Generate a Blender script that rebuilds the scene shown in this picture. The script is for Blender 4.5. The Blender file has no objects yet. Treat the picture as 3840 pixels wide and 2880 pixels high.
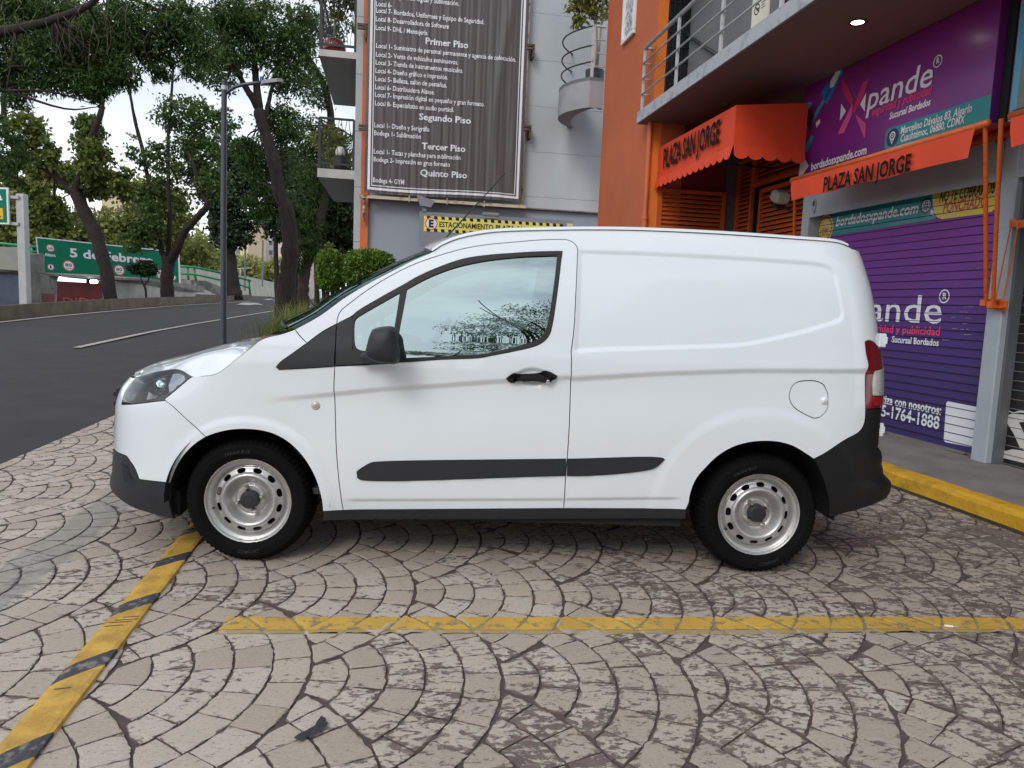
import bpy, math, random
import numpy as np
from mathutils import Vector, Matrix
from mathutils.geometry import delaunay_2d_cdt

scene = bpy.context.scene
COL = scene.collection
random.seed(7)
RNG = np.random.default_rng(7)

# ------------------------------------------------------------------ camera
F4, PITCH, ROLL, EYE = 2706.9112, 0.10855, 0.04019, 1.2746     # focal length in 1/3840 of the frame width
cam_d = bpy.data.cameras.new('camera')
cam_d.sensor_width = 36.0
cam_d.lens = 36.0 * F4 / 3840.0
cam_d.clip_start = 0.05
cam_d.clip_end = 2000.0
cam = bpy.data.objects.new('camera', cam_d)
COL.objects.link(cam)
_f = Vector((0, math.cos(PITCH), -math.sin(PITCH)))
_u0 = Vector((0, math.sin(PITCH), math.cos(PITCH)))
_r0 = Vector((1, 0, 0))
CR = _r0 * math.cos(ROLL) + _u0 * math.sin(ROLL)
CU = -_r0 * math.sin(ROLL) + _u0 * math.cos(ROLL)
CF = _f
m = Matrix.Identity(4)
for i in range(3):
    m[i][0], m[i][1], m[i][2] = CR[i], CU[i], -CF[i]
m[2][3] = EYE
cam.matrix_world = m
scene.camera = cam

# ------------------------------------------------------------------ sky and sun
SUN_ELEV, SUN_AZ = math.radians(38), math.radians(-155)      # azimuth from +Y, clockwise
world = bpy.data.worlds.new('World')
scene.world = world
world.use_nodes = True
wn, wl = world.node_tree.nodes, world.node_tree.links
wn.clear()
w_out = wn.new('ShaderNodeOutputWorld')
w_bg = wn.new('ShaderNodeBackground')
w_sky = wn.new('ShaderNodeTexSky')
w_sky.sky_type = 'NISHITA'
w_sky.sun_disc = False
w_sky.sun_elevation = SUN_ELEV
w_sky.sun_rotation = SUN_AZ
w_sky.air_density = 1.0
w_sky.dust_density = 2.0
w_tc = wn.new('ShaderNodeTexCoord')
w_map = wn.new('ShaderNodeMapping')
w_map.inputs['Scale'].default_value = (1.6, 1.6, 4.5)
w_no = wn.new('ShaderNodeTexNoise')
w_no.inputs['Scale'].default_value = 1.7
w_no.inputs['Detail'].default_value = 9
w_no.inputs['Roughness'].default_value = 0.62
w_no.inputs['Distortion'].default_value = 0.5
w_ramp = wn.new('ShaderNodeValToRGB')
w_ramp.color_ramp.elements[0].position = 0.40
w_ramp.color_ramp.elements[0].color = (0.22, 0.22, 0.22, 1)
w_ramp.color_ramp.elements[1].position = 0.60
w_ramp.color_ramp.elements[1].color = (0.92, 0.92, 0.92, 1)
w_mix = wn.new('ShaderNodeMix')
w_mix.data_type = 'RGBA'
w_mix.inputs[7].default_value = (10.6, 11.0, 11.7, 1)          # lit cloud
wl.new(w_tc.outputs['Generated'], w_map.inputs['Vector'])
wl.new(w_map.outputs[0], w_no.inputs['Vector'])
wl.new(w_no.outputs['Fac'], w_ramp.inputs[0])
w_sep = wn.new('ShaderNodeSeparateXYZ')                       # bright haze low in the sky
wl.new(w_tc.outputs['Generated'], w_sep.inputs[0])
w_hz = wn.new('ShaderNodeMapRange'); w_hz.inputs['From Min'].default_value = 0.10; w_hz.inputs['From Max'].default_value = 0.42
w_hz.inputs['To Min'].default_value = 0.92; w_hz.inputs['To Max'].default_value = 0.0
wl.new(w_sep.outputs['Z'], w_hz.inputs['Value'])
w_max = wn.new('ShaderNodeMath'); w_max.operation = 'MAXIMUM'
wl.new(w_ramp.outputs[0], w_max.inputs[0]); wl.new(w_hz.outputs[0], w_max.inputs[1])
wl.new(w_max.outputs[0], w_mix.inputs[0])
wl.new(w_sky.outputs[0], w_mix.inputs[6])
wl.new(w_mix.outputs[2], w_bg.inputs['Color'])
w_bg.inputs['Strength'].default_value = 0.12
wl.new(w_bg.outputs[0], w_out.inputs['Surface'])

sun_d = bpy.data.lights.new('sun', 'SUN')
sun_d.energy = 1.0
sun_d.angle = math.radians(22)
sun_d.color = (1.0, 0.98, 0.95)
sun = bpy.data.objects.new('sun', sun_d)
COL.objects.link(sun)
_sd = Vector((math.sin(SUN_AZ) * math.cos(SUN_ELEV), math.cos(SUN_AZ) * math.cos(SUN_ELEV), math.sin(SUN_ELEV)))
sun.rotation_euler = (-_sd).to_track_quat('-Z', 'Y').to_euler()
sun.location = (0, -10, 20)

scene.view_settings.view_transform = 'Standard'
scene.view_settings.look = 'None'
scene.view_settings.exposure = 0.08
scene.view_settings.gamma = 1.0
scene.cycles.max_bounces = 8
scene.cycles.transparent_max_bounces = 12
scene.cycles.use_denoising = True

# ------------------------------------------------------------------ materials
MATS = {}
def _new(name):
    mt = bpy.data.materials.new(name)
    mt.use_nodes = True
    return mt, mt.node_tree.nodes, mt.node_tree.links, mt.node_tree.nodes['Principled BSDF']

def srgb(r, g, b):
    f = lambda c: (c / 255) / 12.92 if c / 255 <= 0.04045 else ((c / 255 + 0.055) / 1.055) ** 2.4
    return (f(r), f(g), f(b))

def mat(name, col, rough=0.6, var=0.12, scale=3.0, bump=0.0, bscale=40.0, metal=0.0, coat=0.0, spec=0.5, col2=None, stretch=(1, 1, 1), thr=None):
    """surface with a blotchy two-tone noise and an optional fine bump"""
    if name in MATS:
        return MATS[name]
    mt, n, l, b = _new(name)
    tc = n.new('ShaderNodeTexCoord')
    mp = n.new('ShaderNodeMapping')
    mp.inputs['Scale'].default_value = stretch
    l.new(tc.outputs['Object'], mp.inputs[0])
    no = n.new('ShaderNodeTexNoise')
    no.inputs['Scale'].default_value = scale
    no.inputs['Detail'].default_value = 7
    no.inputs['Roughness'].default_value = 0.6
    l.new(mp.outputs[0], no.inputs['Vector'])
    rp = n.new('ShaderNodeValToRGB')
    lo, hi = thr if thr else (0.3, 0.7)
    rp.color_ramp.elements[0].position = lo
    rp.color_ramp.elements[1].position = hi
    c2 = col2 if col2 else tuple(max(0, c * (1 - var)) for c in col)
    c1 = col if col2 else tuple(min(1, c * (1 + var * 0.6)) for c in col)
    rp.color_ramp.elements[0].color = (*c2, 1)
    rp.color_ramp.elements[1].color = (*c1, 1)
    l.new(no.outputs['Fac'], rp.inputs[0])
    l.new(rp.outputs[0], b.inputs['Base Color'])
    b.inputs['Roughness'].default_value = rough
    b.inputs['Metallic'].default_value = metal
    b.inputs['Coat Weight'].default_value = coat
    b.inputs['Coat Roughness'].default_value = 0.04
    b.inputs['Specular IOR Level'].default_value = spec
    if bump > 0:
        n2 = n.new('ShaderNodeTexNoise')
        n2.inputs['Scale'].default_value = bscale
        n2.inputs['Detail'].default_value = 5
        l.new(mp.outputs[0], n2.inputs['Vector'])
        bp = n.new('ShaderNodeBump')
        bp.inputs['Strength'].default_value = bump
        bp.inputs['Distance'].default_value = 0.01
        l.new(n2.outputs['Fac'], bp.inputs['Height'])
        l.new(bp.outputs[0], b.inputs['Normal'])
    MATS[name] = mt
    return mt

def glass_mat(name, tint, refl, rough=0.0, tintg=(0.80, 0.97, 0.97)):
    if name in MATS:
        return MATS[name]
    mt, n, l, b = _new(name)
    n.remove(b)
    out = n['Material Output']
    tr = n.new('ShaderNodeBsdfTransparent'); tr.inputs[0].default_value = (*tint, 1)
    gl = n.new('ShaderNodeBsdfGlossy'); gl.inputs['Roughness'].default_value = rough
    gl.inputs[0].default_value = (*tintg, 1)
    lw = n.new('ShaderNodeLayerWeight'); lw.inputs['Blend'].default_value = 0.25
    mr = n.new('ShaderNodeMapRange'); mr.inputs['To Min'].default_value = refl; mr.inputs['To Max'].default_value = 1.0
    l.new(lw.outputs['Fresnel'], mr.inputs['Value'])
    mx = n.new('ShaderNodeMixShader')
    l.new(mr.outputs[0], mx.inputs[0]); l.new(tr.outputs[0], mx.inputs[1]); l.new(gl.outputs[0], mx.inputs[2])
    l.new(mx.outputs[0], out.inputs['Surface'])
    MATS[name] = mt
    return mt

def emit_mat(name, col, s):
    if name in MATS:
        return MATS[name]
    mt, n, l, b = _new(name)
    b.inputs['Base Color'].default_value = (*col, 1)
    b.inputs['Emission Color'].default_value = (*col, 1)
    b.inputs['Emission Strength'].default_value = s
    MATS[name] = mt
    return mt

def leaf_mat(name, dark, light, trans=0.35, rough=0.45):
    if name in MATS:
        return MATS[name]
    mt, n, l, b = _new(name)
    ge = n.new('ShaderNodeNewGeometry')
    rp = n.new('ShaderNodeValToRGB')
    rp.color_ramp.elements[0].color = (*dark, 1)
    rp.color_ramp.elements[1].color = (*light, 1)
    l.new(ge.outputs['Random Per Island'], rp.inputs[0])
    l.new(rp.outputs[0], b.inputs['Base Color'])
    b.inputs['Roughness'].default_value = rough
    b.inputs['Specular IOR Level'].default_value = 0.35
    tl = n.new('ShaderNodeBsdfTranslucent')
    l.new(rp.outputs[0], tl.inputs[0])
    mx = n.new('ShaderNodeMixShader'); mx.inputs[0].default_value = trans
    l.new(b.outputs[0], mx.inputs[1]); l.new(tl.outputs[0], mx.inputs[2])
    l.new(mx.outputs[0], n['Material Output'].inputs['Surface'])
    MATS[name] = mt
    return mt

# ------------------------------------------------------------------ object helpers
def tag(o, label=None, cat=None, group=None, kind=None):
    if label: o['label'] = label
    if cat: o['category'] = cat
    if group: o['group'] = group
    if kind: o['kind'] = kind
    return o

def empty(name, loc=(0, 0, 0), rz=0.0, **k):
    o = bpy.data.objects.new(name, None)
    o.empty_display_size = 0.2
    COL.objects.link(o)
    o.location = loc
    o.rotation_euler = (0, 0, rz)
    return tag(o, **k)

def mesh_obj(name, V, F, mats, parent=None, smooth=False, fmat=None, normals=None, **k):
    me = bpy.data.meshes.new(name)
    me.from_pydata([tuple(v) for v in V], [], [tuple(f) for f in F])
    o = bpy.data.objects.new(name, me)
    for mm in (mats if isinstance(mats, (list, tuple)) else [mats]):
        me.materials.append(mm)
    if fmat is not None and len(fmat) == len(me.polygons):
        me.polygons.foreach_set('material_index', np.asarray(fmat, dtype=np.int32))
    if smooth:
        me.polygons.foreach_set('use_smooth', np.ones(len(me.polygons), dtype=bool))
    me.update()
    if normals is not None:
        me.normals_split_custom_set_from_vertices([tuple(q) for q in normals])
    COL.objects.link(o)
    if parent is not None:
        o.parent = parent
    return tag(o, **k)

def fast_mesh(name, V, F, mats, parent=None, smooth=False, attrs=None, **k):
    """V (n,3) array, F (m,4) or (m,3) array"""
    V = np.ascontiguousarray(V, dtype=np.float32); F = np.ascontiguousarray(F, dtype=np.int32)
    me = bpy.data.meshes.new(name)
    me.vertices.add(len(V)); me.vertices.foreach_set('co', V.ravel())
    kf = F.shape[1]
    me.loops.add(F.size); me.loops.foreach_set('vertex_index', F.ravel())
    me.polygons.add(len(F))
    me.polygons.foreach_set('loop_start', np.arange(0, F.size, kf, dtype=np.int32))
    me.polygons.foreach_set('loop_total', np.full(len(F), kf, dtype=np.int32))
    me.polygons.foreach_set('use_smooth', np.full(len(F), smooth, dtype=bool))
    for mm in (mats if isinstance(mats, (list, tuple)) else [mats]):
        me.materials.append(mm)
    me.update(calc_edges=True)
    for an, av in (attrs or {}).items():
        a = me.attributes.new(an, 'FLOAT', 'POINT')
        a.data.foreach_set('value', np.ascontiguousarray(av, dtype=np.float32))
    o = bpy.data.objects.new(name, me)
    COL.objects.link(o)
    if parent is not None:
        o.parent = parent
    return tag(o, **k)

IDF = lambda p: p
class MB:
    """collects shapes and links them as ONE mesh object"""
    def __init__(s, fn=None):
        s.V, s.F, s.M, s.fn = [], [], [], fn or IDF
    def add(s, V, F, mi=0):
        k = len(s.V)
        s.V += [tuple(s.fn(v)) for v in V]
        s.F += [tuple(i + k for i in f) for f in F]
        s.M += [mi] * len(F)
    def box(s, lo, hi, mi=0, bev=0.0):
        x0, y0, z0 = lo; x1, y1, z1 = hi
        if bev <= 0:
            V = [(x, y, z) for z in (z0, z1) for y in (y0, y1) for x in (x0, x1)]
            s.add(V, [(0, 2, 3, 1), (4, 5, 7, 6), (0, 1, 5, 4), (2, 6, 7, 3), (0, 4, 6, 2), (1, 3, 7, 5)], mi)
            return
        b = bev   # chamfered box: three nested slabs
        V = []
        for (a, z) in ((b, z0), (0, z0 + b), (0, z1 - b), (b, z1)):
            xs0, xs1, ys0, ys1 = x0 + a, x1 - a, y0 + a, y1 - a
            c = b * 0.9
            V += [(xs0 + c, ys0, z), (xs1 - c, ys0, z), (xs1, ys0 + c, z), (xs1, ys1 - c, z), (xs1 - c, ys1, z), (xs0 + c, ys1, z), (xs0, ys1 - c, z), (xs0, ys0 + c, z)]
        F = [tuple(range(7, -1, -1)), tuple(range(24, 32))]
        for k in range(3):
            for i in range(8):
                j = (i + 1) % 8
                F.append((k * 8 + i, k * 8 + j, k * 8 + 8 + j, k * 8 + 8 + i))
        s.add(V, F, mi)
    def quad(s, a, b, c, d, mi=0):
        s.add([a, b, c, d], [(0, 1, 2, 3)], mi)
    def prism(s, pts, f0, f1, mi=0):
        """pts: polygon (2d); f0 / f1: map a 2d point to its 3d front / back place"""
        n = len(pts)
        V = [f0(p) for p in pts] + [f1(p) for p in pts]
        F = [tuple(range(n)), tuple(range(2 * n - 1, n - 1, -1))]
        F += [(i, (i + n), ((i + 1) % n) + n, (i + 1) % n) for i in range(n)]
        s.add(V, F, mi)
    def tube(s, path, r, n=8, mi=0, cap=True):
        P = [Vector(s.fn(p)) for p in path]
        R = r if isinstance(r, (list, tuple)) else [r] * len(P)
        V, F = [], []
        up = Vector((0.31, 0.17, 0.93))
        for i, p in enumerate(P):
            d = (P[min(i + 1, len(P) - 1)] - P[max(i - 1, 0)])
            d = d.normalized() if d.length > 1e-9 else Vector((0, 0, 1))
            a = d.cross(up)
            if a.length < 0.05: a = d.cross(Vector((1, 0, 0)))
            a.normalize(); b = d.cross(a)
            for k in range(n):
                t = 2 * math.pi * k / n
                V.append(p + (a * math.cos(t) + b * math.sin(t)) * R[i])
        for i in range(len(P) - 1):
            for k in range(n):
                k2 = (k + 1) % n
                F.append((i * n + k, i * n + k2, (i + 1) * n + k2, (i + 1) * n + k))
        if cap:
            F.append(tuple(range(n - 1, -1, -1))); F.append(tuple((len(P) - 1) * n + k for k in range(n)))
        fn, s.fn = s.fn, IDF
        s.add(V, F, mi); s.fn = fn
    def lathe(s, prof, c, ax, n=48, mi=0):
        """prof: list of (radius, distance along ax); c centre, ax unit axis"""
        c = Vector(c); ax = Vector(ax).normalized()
        a = ax.cross(Vector((0, 0, 1)))
        if a.length < 0.1: a = ax.cross(Vector((1, 0, 0)))
        a.normalize(); b = ax.cross(a)
        V, F = [], []
        for (r, h) in prof:
            for k in range(n):
                t = 2 * math.pi * k / n
                V.append(c + ax * h + (a * math.cos(t) + b * math.sin(t)) * r)
        for i in range(len(prof) - 1):
            for k in range(n):
                k2 = (k + 1) % n
                F.append((i * n + k, i * n + k2, (i + 1) * n + k2, (i + 1) * n + k))
        if prof[0][0] < 1e-4 or True:
            F.append(tuple(range(n - 1, -1, -1))); F.append(tuple((len(prof) - 1) * n + k for k in range(n)))
        s.add(V, F, mi)
    def build(s, name, mats, parent=None, smooth=False, auto=None, **k):
        o = mesh_obj(name, s.V, s.F, mats, parent, smooth, s.M, **k)
        if smooth and auto:
            me = o.data
            me.update()
            # keep hard edges sharper than the given angle
            import bmesh
            bm = bmesh.new(); bm.from_mesh(me)
            for e in bm.edges:
                if len(e.link_faces) == 2 and e.calc_face_angle(0) > math.radians(auto): e.smooth = False
            bm.to_mesh(me); bm.free()
        return o

def copy_tree(o, parent=None):
    c = o.copy(); COL.objects.link(c)
    if parent is not None: c.parent = parent
    for ch in list(o.children): copy_tree(ch, c)
    return c

# ------------------------------------------------------------------ places
CAM = Vector((0, 0, EYE))
def ray(px, py):
    return CF + CR * ((px - 1920) / F4) - CU * ((py - 1440) / F4)
def at(px, py, Y):
    d = ray(px, py); return CAM + d * (Y / d.y)
def ground(px, py, z=0.0):
    d = ray(px, py); return CAM + d * ((z - EYE) / d.z)

TH = -0.1803            # direction of the shop front: a runs along it away from the viewer, b into the building
DA = Vector((math.sin(TH), math.cos(TH), 0)); DB = Vector((math.cos(TH), -math.sin(TH), 0))
ORG = Vector((3.913, 6.049, 0.0))
def W(p):
    a, b, z = p
    return ORG + DA * a + DB * b + Vector((0, 0, z))
def to_ab(P):
    r = Vector(P) - ORG
    return (r.dot(DA), r.dot(DB), r.z)
def on_b(px, py, b):
    d = ray(px, py); return to_ab(CAM + d * (((ORG - CAM).dot(DB) + b) / d.dot(DB)))
def on_a(px, py, a):
    d = ray(px, py); return to_ab(CAM + d * (((ORG - CAM).dot(DA) + a) / d.dot(DA)))

# ------------------------------------------------------------------ lettering
_cap = None
def text_geo(body, bold=0.0, shear=0.0):
    cu = bpy.data.curves.new('tmp', 'FONT')
    cu.body = body; cu.size = 1.0; cu.offset = bold; cu.shear = shear; cu.resolution_u = 2
    o = bpy.data.objects.new('tmp', cu)
    COL.objects.link(o)
    bpy.context.view_layer.update()
    me = o.evaluated_get(bpy.context.evaluated_depsgraph_get()).to_mesh()
    V = np.array([v.co[:2] for v in me.vertices]) if len(me.vertices) else np.zeros((0, 2))
    F = [tuple(p.vertices) for p in me.polygons]
    o.evaluated_get(bpy.context.evaluated_depsgraph_get()).to_mesh_clear()
    bpy.data.objects.remove(o); bpy.data.curves.remove(cu)
    return V, F
CAPH = None
def put_text(mb, body, fn, x0, x1, y0, cap, bold=0.0, shear=0.0, mi=0, keep=None):
    """letters between x0 and x1 on baseline y0 with the given capital height; fn maps (x, y) to 3d.
    keep=(lo, hi): leave out letters outside that stretch of x"""
    global CAPH
    if CAPH is None:
        v, f = text_geo('H'); CAPH = v[:, 1].max()
    V, F = text_geo(body, bold, shear)
    lo, hi = V[:, 0].min(), V[:, 0].max()
    X = x0 + (V[:, 0] - lo) / (hi - lo) * (x1 - x0)
    Y = y0 + V[:, 1] / CAPH * cap
    if keep:
        F = [f for f in F if keep[0] <= np.mean(X[list(f)]) <= keep[1]]
    mb.add([fn((x, y)) for x, y in zip(X, Y)], F, mi)
# ================================================================== ground
def terrain(x, y):
    return min(1.0, 0.018 * max(0.0, y - 20.0))
def ground_t(px, py):
    d = ray(px, py); lo, hi = 0.5, 400.0          # along the sight line, down to the rising road
    f = lambda t: (EYE + d.z*t) - terrain(d.x*t, d.y*t)
    for _ in range(60):
        m_ = (lo + hi)/2
        if f(m_) > 0: lo = m_
        else: hi = m_
    P = CAM + d*lo
    return Vector((P.x, P.y, terrain(P.x, P.y)))

m_asphalt = mat('asphalt', srgb(60, 56, 56), rough=0.85, var=0.22, scale=1.3, bump=0.8, bscale=140, col2=srgb(46, 43, 43))
# road sheet out to the horizon
xs = np.concatenate([[-900, -400, -200, -120], np.linspace(-80, 40, 41), [60, 120, 300, 900]])
ys = np.concatenate([[-300, -100, -40, -20, -10], np.linspace(-5, 100, 71), [140, 220, 400, 900]])
V = [(x, y, terrain(x, y) - 0.02) for y in ys for x in xs]
nx = len(xs)
Fq = [(j * nx + i, j * nx + i + 1, (j + 1) * nx + i + 1, (j + 1) * nx + i) for j in range(len(ys) - 1) for i in range(nx - 1)]
mesh_obj('road', V, Fq, m_asphalt, smooth=True, kind='structure')

# --- stamped fan paving: fish-scale fans, five rings each
FAN_R, FAN_U, FAN_V, RINGS = 0.80, 0.655, 0.74, 6
FT = math.radians(5.5)
fu = np.array([math.cos(FT), math.sin(FT)]); fv = np.array([-math.sin(FT), math.cos(FT)])
tip0 = np.array([0.007, 2.37]) - FAN_R * fu
RW = 0.131
dab = np.array([[DB.x, DB.y], [DA.x, DA.y]])                # world xy -> (b, a)
def to_ba(P): return (P - np.array([ORG.x, ORG.y])) @ dab.T
def ba_to_w(P): return P @ dab + np.array([ORG.x, ORG.y])
B0, B1, A0, A1 = -7.60, -1.055, -5.6, 3.6
corners = ba_to_w(np.array([[B0, A0], [B1, A0], [B1, A1], [B0, A1]]))
cuv = np.stack([(corners - tip0) @ fu, (corners - tip0) @ fv], 1)
fans = []
for j in range(int(cuv[:, 1].min() / FAN_V) - 2, int(cuv[:, 1].max() / FAN_V) + 3):
    for i in range(int(cuv[:, 0].min() / FAN_U) - 3, int(cuv[:, 0].max() / FAN_U) + 3):
        fans.append((i * FAN_U + (j % 2) * FAN_U / 2, j * FAN_V))
def fan_exit(th):
    """distance along a ray from a fan's tip at which it leaves the fans laid over it"""
    d = np.array([math.cos(th), math.sin(th)]); r0 = 0.0
    for dj in (-2, -1, 0, 1, 2):
        for di in (-3, -2, -1, 0, 1):
            c = np.array([di * FAN_U + (FAN_U / 2 if dj % 2 else 0.0), dj * FAN_V])
            if c[0] >= -1e-6: continue
            bq = d @ c; cc = c @ c - FAN_R ** 2; disc = bq * bq - cc
            if disc <= 0: continue
            ex = bq + math.sqrt(disc)
            if ex > r0: r0 = ex
    return r0
TT = np.linspace(-math.radians(112), math.radians(112), 449)
EX = np.array([fan_exit(t) for t in TT])
SV, SF, SE = [], [], []
def add_stone(tip, k, t0, t1, rnd):
    rout = FAN_R - (RINGS - 1 - k) * RW; rin = max(0.0, rout - RW)
    g = 0.0034; ga = g / max(0.05, (rin + rout) / 2)
    th = np.linspace(t0 + ga, t1 - ga, 7)
    ex = np.interp(th, TT, EX)
    a = np.maximum(rin + g, ex + 0.0055); b = np.full(7, rout - (0.006 if k == RINGS - 1 else g))
    ok = np.where(b - a > 0.010)[0]
    if len(ok) < 3: return
    th, a, b = th[ok[0]:ok[-1] + 1], a[ok[0]:ok[-1] + 1], b[ok[0]:ok[-1] + 1]
    b = np.maximum(b, a + 0.004)
    n = len(th)
    w = 0.012
    cols = [th[0]] + list(th) + [th[-1]]
    ca = [a[0]] + list(a) + [a[-1]]; cb = [b[0]] + list(b) + [b[-1]]
    zt = rnd.uniform(-0.0012, 0.0012); tx, ty = rnd.normal(0, 0.006, 2)
    base = len(SV)
    for ci in range(n + 2):
        end = ci in (0, n + 1); edge_c = ci in (1, n)
        A_, B_ = ca[ci], cb[ci]
        ww = min(w, (B_ - A_) * 0.3)
        for ri, (r, e, z) in enumerate(((A_, 0, -0.008), (A_ + 0.0015, 0, 0), (A_ + ww, 1, 0.0), ((A_ + B_) / 2, 1, 0.0), (B_ - ww, 1, 0.0), (B_ - 0.0015, 0, 0), (B_, 0, -0.008))):
            jr = rnd.normal(0, 0.0022) if ri not in (3,) else 0
            jt = rnd.normal(0, 0.0012)
            r_ = r + jr; t_ = cols[ci]
            u_ = tip[0] + r_ * math.cos(t_) - jt * math.sin(t_); v_ = tip[1] + r_ * math.sin(t_) + jt * math.cos(t_)
            zz = -0.008 if end else z
            if zz == 0: zz = zt + (r_ - rin - RW / 2) * tx + (t_ - (t0 + t1) / 2) * ty * r_ - (0.0015 if (e == 0 or edge_c) else 0)
            p = tip0 + u_ * fu + v_ * fv
            SV.append((p[0], p[1], zz)); SE.append(-4.0 if zz < -.006 else (0.0 if (end or edge_c) else float(e)))
    for ci in range(n + 1):
        for ri in range(6):
            q = base + ci * 7 + ri
            SF.append((q, q + 1, q + 8, q + 7))
rs = np.random.default_rng(3)
for tip in fans:
    wtip = tip0 + tip[0] * fu + tip[1] * fv
    ba = to_ba(wtip[None] + 0.35 * fu)[0]
    if not (B0 - 0.7 < ba[0] < B1 + 0.8 and A0 - 0.8 < ba[1] < A1 + 0.8): continue
    for k in range(RINGS):
        rm = FAN_R - (RINGS - 1 - k) * RW - RW / 2
        n = max(3, int(round(2 * math.radians(110) * rm / 0.152)))
        st = 2 * math.radians(110) / n
        o = -math.radians(110) + (0.5 * st if k % 2 else 0) + rs.uniform(-0.12, 0.12) * st
        ed = [o + (q + rs.uniform(-0.1, 0.1)) * st for q in range(n + 1)]
        for q in range(n):
            add_stone(tip, k, ed[q], ed[q + 1], rs)
SV = np.array(SV); SF = np.array(SF); SE = np.array(SE)
ba = to_ba(SV[:, :2])
inside = (ba[:, 0] > B0) & (ba[:, 0] < B1) & (ba[:, 1] > A0) & (ba[:, 1] < A1)
ba = np.stack([np.clip(ba[:, 0], B0, B1), np.clip(ba[:, 1], A0, A1)], 1)
strip = (ba[:, 0] > -5.965) & (ba[:, 0] < -5.83)
keepf = inside[SF].any(axis=1) & ~strip[SF].all(axis=1)
SF = SF[keepf]
used = np.unique(SF); remap = np.full(len(SV), -1); remap[used] = np.arange(len(used))
SVl = np.concatenate([ba[used], SV[used, 2:3]], 1); SFl = remap[SF]
# winding: upward normals
SFl = SFl[:, ::-1] if np.cross(SVl[SFl[0, 1], :2] - SVl[SFl[0, 0], :2], SVl[SFl[0, 2], :2] - SVl[SFl[0, 0], :2]) < 0 else SFl

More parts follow.
